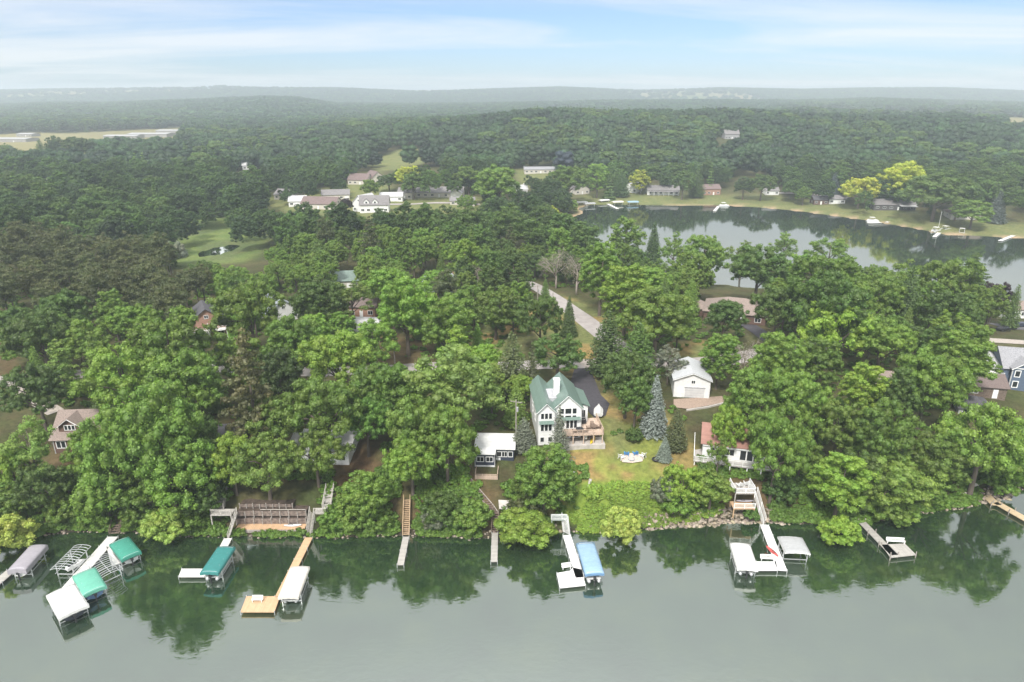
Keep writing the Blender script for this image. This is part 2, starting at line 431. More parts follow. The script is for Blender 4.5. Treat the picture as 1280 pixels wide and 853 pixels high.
ca.data.foreach_set('color', np.concatenate([np.clip(gc, 0, 1), np.ones(gc.shape[:2] + (1,))], -1).astype(np.float32).ravel())
tag(link(bpy.data.objects.new('ground', me)), kind='structure')

# ================================================================ water
def water_mat(name, body, refl, ripple, bumpd):
    m, nt, out = nodes(name)
    d = N(nt, 'ShaderNodeBsdfDiffuse'); g = N(nt, 'ShaderNodeBsdfGlossy'); g.inputs['Roughness'].default_value = 0.03
    g.inputs['Color'].default_value = (0.94, 0.98, 0.94, 1)
    pos = N(nt, 'ShaderNodeNewGeometry').outputs['Position']
    L(nt, ramp(nt, noise(nt, 0.11, 5, 0.65, pos), [(0.32, tuple(c * .7 for c in body)), (0.5, body), (0.7, (body[0] * 1.7, body[1] * 1.35, body[2] * 1.1))]), d.inputs[0])
    lw = N(nt, 'ShaderNodeFresnel'); lw.inputs['IOR'].default_value = refl
    mpx = N(nt, 'ShaderNodeMapping'); mpx.inputs['Scale'].default_value = (1, 1.6, 1); L(nt, pos, mpx.inputs[0])
    bp = N(nt, 'ShaderNodeBump'); bp.inputs['Strength'].default_value = ripple; bp.inputs['Distance'].default_value = bumpd
    calm = ramp(nt, noise(nt, 0.035, 3, 0.5, pos), [(0.35, (0.35, 0.35, 0.35)), (0.65, (1, 1, 1))])
    hgt = mixc(nt, 1.0, noise(nt, 0.75, 4, 0.55, mpx.outputs[0], 0.4), calm, 'MULTIPLY')
    L(nt, hgt, bp.inputs['Height'])
    for n in (d, g): L(nt, bp.outputs[0], n.inputs['Normal'])
    L(nt, bp.outputs[0], lw.inputs['Normal'])
    ms = N(nt, 'ShaderNodeMixShader'); L(nt, lw.outputs[0], ms.inputs[0]); L(nt, d.outputs[0], ms.inputs[1]); L(nt, g.outputs[0], ms.inputs[2])
    L(nt, ms.outputs[0], out.inputs[0])
    return m
wm = water_mat('lake_water', (0.019, 0.038, 0.019), 3.7, 0.20, 0.10)
xs = np.linspace(-420, 420, 200)
ys = shore_y(xs) + 2.5
vs = [(x, -160, 0) for x in xs] + [(x, y, 0) for x, y in zip(xs, ys)]
n = len(xs)
tag(link(bpy.data.objects.new('lake_water', np_mesh('lake_water', vs, [(i, i + 1, n + i + 1, n + i) for i in range(n - 1)], None, wm))), kind='structure')
wm2 = water_mat('bay_water', (0.018, 0.028, 0.02), 9.0, 0.13, 0.06)
def water_sheet(name, poly, z, mat, grow):
    P = np.array(poly); c = P.mean(0)
    mb = MB(); q = [(p[0], p[1], z) for p in P]
    mb.add(q, [tuple(range(len(q)))])
    return tag(mb.build(name, mat), kind='structure')
def grow_poly(P, g):
    P = np.array(P); n = len(P); A = 0.5 * sum(P[i][0] * P[(i + 1) % n][1] - P[(i + 1) % n][0] * P[i][1] for i in range(n)); s = 1 if A > 0 else -1
    o = []
    for i in range(n):
        t = P[(i + 1) % n] - P[i - 1]; t = t / np.linalg.norm(t)
        o.append(P[i] + s * g * np.array([t[1], -t[0]]))
    return o
water_sheet('bay_water', grow_poly(LAKE, 2.0), 0.02, wm2, 0)
water_sheet('pond_water', grow_poly(POND, 1.0), 1.78, wm2, 0)

# ================================================================ the air
hm, nt, out = nodes('haze')
pv = N(nt, 'ShaderNodeVolumePrincipled'); pv.inputs['Color'].default_value = (0.82, 0.91, 1.0, 1); pv.inputs['Density'].default_value = 0.00027; pv.inputs['Anisotropy'].default_value = 0.25
L(nt, pv.outputs[0], out.inputs['Volume'])
mb = MB(); mb.box(-9500, 9500, -170, 8300, -4.2, 128.0)
tag(mb.build('haze', hm), 'pale summer haze in the air over the lake and hills', None, None, 'stuff')
# ================================================================ foliage
def leaf_mat(name, far=False):
    m, nt, out = nodes(name)
    oi = N(nt, 'ShaderNodeObjectInfo')
    if far:
        ca = N(nt, 'ShaderNodeAttribute', attribute_name='tint', attribute_type='INSTANCER'); col = ca.outputs['Color']
    else:
        col = oi.outputs['Color']
    tn = N(nt, 'ShaderNodeAttribute', attribute_name='tone')
    col = mixc(nt, 1.0, col, tn.outputs['Color'], 'MULTIPLY')
    d = N(nt, 'ShaderNodeBsdfDiffuse'); t = N(nt, 'ShaderNodeBsdfTranslucent')
    L(nt, col, d.inputs[0])
    L(nt, mixc(nt, 1.0, col, (1.15, 1.25, 0.6), 'MULTIPLY'), t.inputs[0])
    ms = N(nt, 'ShaderNodeMixShader'); ms.inputs[0].default_value = 0.3
    L(nt, d.outputs[0], ms.inputs[1]); L(nt, t.outputs[0], ms.inputs[2])
    g = N(nt, 'ShaderNodeBsdfGlossy'); g.inputs['Roughness'].default_value = 0.55
    ms2 = N(nt, 'ShaderNodeMixShader'); ms2.inputs[0].default_value = 0.035
    L(nt, ms.outputs[0], ms2.inputs[1]); L(nt, g.outputs[0], ms2.inputs[2])
    L(nt, ms2.outputs[0], out.inputs[0])
    return m
LEAF = leaf_mat('leaves'); LEAF_FAR = leaf_mat('leaves_distant', True)
BARK = plain('bark', (0.13, 0.105, 0.085), 0.9, 0.3, 2.0, bump=0.5)
BARK_PALE = plain('pale_bark', (0.42, 0.39, 0.34), 0.85, 0.25, 2.0, bump=0.3)
_ico = None
def ico():
    global _ico
    if _ico is None:
        import bmesh
        bm = bmesh.new(); bmesh.ops.create_icosphere(bm, subdivisions=1, radius=1.0)
        bm.verts.ensure_lookup_table()
        _ico = (np.array([v.co[:] for v in bm.verts]), np.array([[v.index for v in f.verts] for f in bm.faces])); bm.free()
    return _ico
def unit(a): return a / np.maximum(np.linalg.norm(a, axis=-1, keepdims=True), 1e-9)
def leaf_quads(c, nrm, size, r, aspect=0.62):
    """one kite-shaped leaf spray per point"""
    n = len(c)
    t = unit(np.cross(nrm, r.normal(size=(n, 3)))); bt = np.cross(nrm, t)
    s = size[:, None] if hasattr(size, '__len__') else size
    fold = nrm * s * 0.22
    v = np.stack([c - t * s, c + bt * s * aspect - fold, c + t * s, c - bt * s * aspect - fold], 1)
    return v.reshape(-1, 3), np.arange(4 * n).reshape(n, 4)
def finish(name, V, Q, T, toneV, mat):
    me = np_mesh(name, V, Q, T, mat)
    ca = me.color_attributes.new('tone', 'FLOAT_COLOR', 'POINT')
    col = np.ones((len(V), 4), dtype=np.float32)
    col[:, :3] = toneV if toneV.ndim == 2 else toneV[:, None]
    ca.data.foreach_set('color', col.ravel())
    return me
def clumped(name, clumps, seed, per, leaf, mat, core=0.78, squash=0.8, droop=0.0, updown=0.15, rnd=0.42):
    """clumps: (centre, radius) list -> shells of leaves over rough cores"""
    r = np.random.default_rng(seed)
    V = []; Q = []; T = []; tone = []; nv = 0
    iv, itr = ico()
    for c, rad in clumps:
        c = np.asarray(c); ct = r.uniform(0.82, 1.16)
        warm = np.array([1 + r.uniform(-.07, .09), 1.0, 1 + r.uniform(-.1, .05)])
        n = max(6, int(per * (rad / 0.16) ** 2))
        d = unit(r.normal(size=(n, 3)) + np.array([0, 0, updown]))
        rr = rad * r.uniform(0.72, 1.08, n)[:, None] * (1 + 0.18 * np.sin(d[:, :1] * 5 + seed) * np.cos(d[:, 1:2] * 6))
        p = c + d * rr * np.array([1, 1, squash]); p[:, 2] -= droop * rad * (d[:, 0] ** 2 + d[:, 1] ** 2)
        nn = unit(d + r.normal(size=(n, 3)) * rnd)
        v, q = leaf_quads(p, nn, leaf * r.uniform(0.6, 1.3, n), r)
        V.append(v); Q.append(q + nv); nv += len(v)
        lt = np.repeat(r.uniform(0.78, 1.22, n) * ct, 4)[:, None] * warm
        tone.append(lt)
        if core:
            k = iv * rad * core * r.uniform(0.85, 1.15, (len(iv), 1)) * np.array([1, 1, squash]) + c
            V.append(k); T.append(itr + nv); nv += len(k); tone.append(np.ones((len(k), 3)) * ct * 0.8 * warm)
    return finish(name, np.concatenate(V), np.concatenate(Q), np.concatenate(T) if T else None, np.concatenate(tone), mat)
def dome_clumps(seed, n, rx, rz, zc, rmin, rmax, lo=-0.55, jitter=(0.62, 0.98), inner=6, lean=0.0):
    r = np.random.default_rng(seed); out = []; tries = 0
    lob = [(unit(r.normal(size=3)), r.uniform(-.18, .16)) for _ in range(7)]
    while len(out) < n and tries < 4000:
        tries += 1
        d = unit(r.normal(size=3))
        if d[2] < lo: continue
        f = r.uniform(*jitter) + sum(a * max(0, float(d @ q)) ** 3 for q, a in lob)
        rad = r.uniform(rmin, rmax)
        c = np.array([d[0] * rx * f, d[1] * rx * f, d[2] * rz * f]) * 1.0
        if any(np.linalg.norm(c - o[0]) < (rad + o[1]) * 0.62 for o in out): continue
        out.append((c, rad))
    for _ in range(inner):
        d = unit(r.normal(size=3)) * 0.35
        out.append((np.array([d[0] * rx, d[1] * rx, d[2] * rz]), r.uniform(rmin, rmax)))
    return [(np.array([c[0] + lean * (c[2]), c[1], c[2] + zc]), q) for c, q in out]
def lobed(seed, n, rx, rz, zc, rmin, rmax, lo=-0.55, jitter=(0.62, 0.98), sub=9, sr=(.042, .075), lean=0.0):
    """big lobes, each carrying many small leafy clumps on its outer and upper side"""
    r = np.random.default_rng(seed + 500); big = dome_clumps(seed, n, rx * .88, rz * .88, zc, rmin, rmax, lo, jitter, 4, lean); out = []
    ctr = np.array([0, 0, zc - rz * .25])
    for c, rad in big:
        c = np.asarray(c); o = unit((c - ctr)[None])[0]
        out.append((c, rad * .66))
        k = 0; m = max(4, int(sub * (rad / .18) ** 2))
        while k < m:
            d = unit(r.normal(size=3) + o * .9 + np.array([0, 0, .35]))
            if d @ o < -.25: continue
            k += 1; out.append((c + d * rad * r.uniform(.72, 1.12) * np.array([1, 1, .85]), r.uniform(*sr) * (1 if r.random() > .12 else .6)))
    return big, out
# each kind: crown mesh + trunk mesh, drawn for a crown 1 wide; total height below
KIND = {}
def trunk_mesh(name, h, r0, clumps, seed, bark, base_h=0.0):
    r = np.random.default_rng(seed); mb = MB()
    lean = r.uniform(-.03, .03, 2)
    top = h * 0.8
    P = [(0, 0, -0.08), (lean[0] * .3, lean[1] * .3, h * .22), (lean[0], lean[1], h * .5), (lean[0] * 1.4, lean[1] * 1.2, top)]
    mb.tube([(0, 0, -0.12), (0, 0, 0.0)] + P[1:], [r0 * 1.5, r0 * 1.15, r0 * .95, r0 * .65, r0 * .15], 8)
    cs = sorted(clumps, key=lambda c: -np.hypot(c[0][0], c[0][1]))
    for c, rad in cs[:9]:
        z0 = max(h * 0.2, min(c[2] - 0.12, h * 0.55) * r.uniform(.75, 1))
        k = np.clip((z0 - h * .22) / (h * .3), 0, 1)
        a = np.array([lean[0] * k, lean[1] * k, z0]); e = np.asarray(c); m = (a + e) / 2 + np.array([0, 0, 0.05])
        mb.tube([a, m, e], [r0 * .5, r0 * .32, r0 * .1], 6)
    return mb_mesh(mb, name, bark)
def mb_mesh(mb, name, mat):
    me = bpy.data.meshes.new(name); me.from_pydata(mb.v, [], mb.f); me.materials.append(mat); me.update()
    me.polygons.foreach_set('use_smooth', np.ones(len(me.polygons), dtype=bool))
    return me
def add_kind(key, seeds, height_, fn, name, cat, bark=None, r0=0.028):
    L_ = []
    for s in seeds:
        cl, me = fn(s)
        L_.append((me, trunk_mesh('trunk', height_, r0, cl, s, bark or BARK)))
    KIND[key] = (L_, height_, name, cat)
def k_round(s):
    cl, c2 = lobed(s, 22, 0.46, 0.38, 0.66, 0.12, 0.21); return cl, clumped('crown', c2, s, 420, 0.0135, LEAF, core=.72)
def k_tall(s):
    cl, c2 = lobed(s, 27, 0.45, 0.60, 0.92, 0.12, 0.21, -.8); return cl, clumped('crown', c2, s, 400, 0.0145, LEAF, core=.72)
def k_spread(s):
    cl, c2 = lobed(s, 26, 0.48, 0.26, 0.52, 0.10, 0.18, -.45, sr=(.038, .068)); return cl, clumped('crown', c2, s, 480, 0.0125, LEAF, squash=0.75, core=.72)
def k_loose(s):
    cl, c2 = lobed(s, 20, 0.45, 0.52, 0.80, 0.10, 0.17, -.7, (.5, 1.06), 8, (.04, .07)); return cl, clumped('crown', c2, s, 380, 0.0135, LEAF, core=0.6)
def k_weep(s):
    cl = dome_clumps(s, 50, 0.42, 0.34, 0.52, 0.09, 0.15, -0.6); return cl, clumped('crown', cl, s, 200, 0.02, LEAF, droop=0.5, squash=1.0)
def k_pine(s):
    r = np.random.default_rng(s); cl = []
    for lv in range(11):
        z = 0.45 + lv * 0.145; rad = 0.46 * (1 - (lv / 11.5) ** 1.6) * r.uniform(.85, 1.1); n = max(1, int(7 - lv * .45)); a0 = r.uniform(0, 6.3)
        for k in range(n):
            a = a0 + 6.283 * k / n + r.uniform(-.3, .3); q = rad * r.uniform(.72, 1.08)
            for f, cr in ((1.0, .085), (.55, .095)):
                cl.append((np.array([math.cos(a) * q * f, math.sin(a) * q * f, z - .03 * f + r.uniform(-.03, .03) + .06 * q * f]), cr * r.uniform(.8, 1.2)))
    cl.append((np.array([0, 0, 2.02]), .06))
    return cl, clumped('crown', cl, s, 130, 0.026, LEAF, core=0.7, squash=0.5, rnd=0.8)
def k_redpine(s):
    cl = dome_clumps(s, 46, 0.40, 0.52, 1.16, 0.085, 0.135, -0.75, (0.45, 1.02), 5); return cl, clumped('crown', cl, s, 170, 0.021, LEAF, core=0.62, squash=0.62, rnd=0.9)
def conifer(s, hgt, levels, droop, needle, base=0.04, taper=0.95, ragged=0.18, dens=1.0):
    r = np.random.default_rng(s); P = []; Nn = []; sz = []; tn = []
    for lv in range(levels):
        f = lv / (levels - 1); z = base * hgt + (hgt * (1 - base)) * f; rad = 0.5 * (1 - f) ** taper * r.uniform(1 - ragged, 1 + ragged * .5) + 0.012
        nb = max(5, int(26 * (1 - f) + 5)); a0 = r.uniform(0, 6.3)
        for k in range(nb):
            a = a0 + 6.283 * k / nb + r.uniform(-.15, .15); q = rad * r.uniform(1 - ragged, 1.08); bt = r.uniform(.82, 1.18)
            m = max(2, int(11 * dens * q / 0.5 + 2))
            for j in range(m):
                t = (j + r.uniform(0, 1)) / m; t = t ** .6
                side = r.normal() * 0.035 * (1.2 - t) * 2
                P.append((math.cos(a) * q * t - math.sin(a) * side, math.sin(a) * q * t + math.cos(a) * side, z - droop * q * t + r.normal() * .012 + (0.05 * q if t > .85 else 0)))
                Nn.append((math.cos(a) * .55 + r.normal() * .45, math.sin(a) * .55 + r.normal() * .45, .75 + r.normal() * .3)); sz.append(needle * r.uniform(.7, 1.3)); tn.append(bt * r.uniform(.82, 1.2))
    P = np.array(P); v, q4 = leaf_quads(P, unit(np.array(Nn)), np.array(sz), r, 0.55)
    # a slim inner cone so that the sky does not show straight through
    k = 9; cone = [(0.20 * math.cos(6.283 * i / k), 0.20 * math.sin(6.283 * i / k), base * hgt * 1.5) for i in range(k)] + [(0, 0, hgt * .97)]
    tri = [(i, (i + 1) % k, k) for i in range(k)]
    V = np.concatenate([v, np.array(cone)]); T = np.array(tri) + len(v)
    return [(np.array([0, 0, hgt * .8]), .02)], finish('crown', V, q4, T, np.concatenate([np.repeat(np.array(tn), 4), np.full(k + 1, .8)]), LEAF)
add_kind('round', (1, 2, 3, 4), 1.08, k_round, 'broadleaf_tree', 'tree')
add_kind('tall', (5, 6, 7), 1.55, k_tall, 'broadleaf_tree', 'tree')
add_kind('spread', (8, 9, 10), 0.82, k_spread, 'broadleaf_tree', 'tree')
add_kind('loose', (11, 12, 13), 1.36, k_loose, 'broadleaf_tree', 'tree', None, 0.024)
add_kind('birch', (14, 15), 1.36, k_loose, 'birch_tree', 'tree', BARK_PALE, 0.02)
add_kind('weep', (16, 17), 0.92, k_weep, 'willow_tree', 'tree')
add_kind('pine', (18, 19), 2.1, k_pine, 'pine_tree', 'tree', None, 0.03)
add_kind('redpine', (20, 21, 22), 1.75, k_redpine, 'pine_tree', 'tree', None, 0.022)
add_kind('spruce', (23, 24), 2.3, lambda s: conifer(s, 2.3, 34, .22, .038, .04, .78, .12, 1.2), 'spruce_tree', 'tree', None, 0.035)
add_kind('cedar', (25, 26), 2.0, lambda s: conifer(s, 2.0, 30, -.25, .034, .02, .62, .16), 'cedar_tree', 'tree', None, 0.035)
add_kind('sparse', (27, 28), 2.4, lambda s: conifer(s, 2.4, 22, .12, .034, .06, .8, .35, .75), 'spruce_tree', 'tree', None, 0.03)
def k_bush(s):
    cl, c2 = lobed(s, 16, 0.42, 0.38, 0.34, 0.13, 0.2, -.5, sr=(.055, .09)); return cl, clumped('crown', c2, s, 300, 0.02, LEAF)
KIND['bush'] = ([(k_bush(s)[1], None) for s in (31, 32, 33)], 0.78, 'bush', 'bush')
def bare(s):
    r = np.random.default_rng(s); mb = MB()
    def grow(p, d, l, rad, n):
        e = p + d * l; mb.tube([p, (p + e) / 2 + r.normal(size=3) * l * .05, e], [rad, rad * .8, rad * .6], 4 if n < 3 else 5, False)
        if n == 0: return
        for _ in range(3):
            grow(e if r.random() < .6 else p + d * l * .7, unit(d + r.normal(size=3) * .55 + np.array([0, 0, .12])), l * r.uniform(.6, .85), rad * .55, n - 1)
    mb.tube([(0, 0, -.1), (0, 0, .45)], [.03, .024], 6)
    for _ in range(4):
        grow(np.array([0, 0, r.uniform(.3, .5)]), unit(np.array([r.normal() * .45, r.normal() * .45, 1])), .32, .016, 4)
    return mb
BARK_GREY = plain('grey_bark', (0.36, 0.31, 0.27), 0.9, 0.2, 3.0)
def k_grey(s):
    cl = dome_clumps(s, 34, 0.38, 0.46, 0.84, 0.07, 0.12, -0.6, (0.5, 1.0), 3); return cl, clumped('crown', cl, s, 60, 0.018, LEAF, core=0.0)
KIND['grey'] = ([(k_grey(s)[1], mb_mesh(bare(s), 'trunk', BARK_GREY)) for s in (41, 42)], 1.36, 'bare_tree', 'tree')

TINT = {'mid': (.082, .128, .030), 'bright': (.096, .160, .034), 'emerald': (.068, .130, .032), 'dark': (.054, .088, .026), 'deep': (.042, .068, .024), 'lime': (.120, .178, .034), 'olive': (.090, .130, .034), 'pale': (.108, .160, .052),
        'yellow': (.36, .40, .05), 'grey': (.155, .145, .100), 'brown': (.088, .106, .040), 'blue': (.235, .275, .245), 'maroon': (.040, .026, .028), 'willow': (.185, .225, .070), 'silver': (.165, .185, .13), 'rust': (.095, .100, .040)}
def _viv(c, k):
    g = c[1]; return (c[0] * 1.86 * k, g * 1.94 * k, c[2] * 1.35 * k)
TINT = {k: (_viv(v, 1.0) if k not in ('rust', 'blue', 'silver', 'grey', 'maroon', 'yellow', 'brown') else tuple(q * 1.2 for q in v)) for k, v in TINT.items()}
TWORD = {'mid': 'green', 'bright': 'bright green', 'emerald': 'emerald green', 'dark': 'dark green', 'deep': 'very dark green', 'lime': 'lime green', 'olive': 'olive green', 'pale': 'pale green', 'yellow': 'yellow', 'grey': 'greyish', 'brown': 'brownish', 'blue': 'blue-green', 'maroon': 'dark maroon', 'willow': 'pale yellow-green', 'rust': 'rust-tinged green', 'silver': 'silvery grey-green'}
KWORD = {'round': 'round-crowned tree', 'tall': 'tall full tree', 'spread': 'wide spreading tree', 'loose': 'airy open-crowned tree', 'birch': 'slender pale-trunked tree', 'weep': 'drooping willow', 'pine': 'layered pine', 'redpine': 'bushy pine', 'spruce': 'pointed spruce', 'cedar': 'dense cone-shaped cedar', 'sparse': 'thin spruce', 'grey': 'half-bare grey tree', 'bush': 'rounded bush'}
TREES = []
def plant(kind, x, y, w_, h_, tint, label=None, group=None, z=None, cat=None):
    vs, hk, nm, ct = KIND[kind]
    crown, trunk = vs[random.randrange(len(vs))]
    z = H(x, y) if z is None else z
    t = thing(nm, label, cat or ct, (x, y, z), random.uniform(0, 6.28), group)
    t.scale = (w_, w_, h_ / hk)
    c = TINT[tint] if isinstance(tint, str) else tint
    k = random.uniform(.82, 1.16)
    col = tuple(q * k * random.uniform(.95, 1.05) for q in c) + (1,)
    if trunk is not None:
        link(bpy.data.objects.new('trunk', trunk), t)
        cr = link(bpy.data.objects.new('crown', crown), t)
    else:
        cr = link(bpy.data.objects.new('foliage', crown), t)
    cr.color = col
    TREES.append(dict(o=t, kind=kind, tint=tint, x=x, y=y, w=w_, h=h_, z=z, label=label))
    return t
def plant_px(u, v, wpx, kind, tint, label=None, asp=1.0, group=None, maxh=26):
    """a tree whose crown top is seen at pixel (u, v) and whose crown is wpx wide there"""
    hk = KIND[kind][1] * asp
    g = 7.5
    for _ in range(30):
        w_ = 8.0
        for _ in range(8):
            zt = g + w_ * hk
            x, y = unproj(u, v, zt - 0.03 * w_)
            w_ = 0.5 * w_ + 0.5 * wpx * depth_of(x, y, zt - .3 * w_) / F
            w_ = min(w_, maxh / hk)
        g2 = H(x, y)
        if abs(g2 - g) < .02: break
        g = g * .5 + g2 * .5
    h_ = w_ * hk
    ys = float(shore_y(np.array([x]))[0]) + 2.6
    if y < ys:                                   # keep the foot on the bank, the crown may reach over the water
        x *= ys / y; y = ys; g2 = H(x, y); dx, dy, dz = ray(u, v); h_ = HC + dz / dy * y - g2
    return plant(kind, x, y, w_, h_, tint, label, group, z=g2)
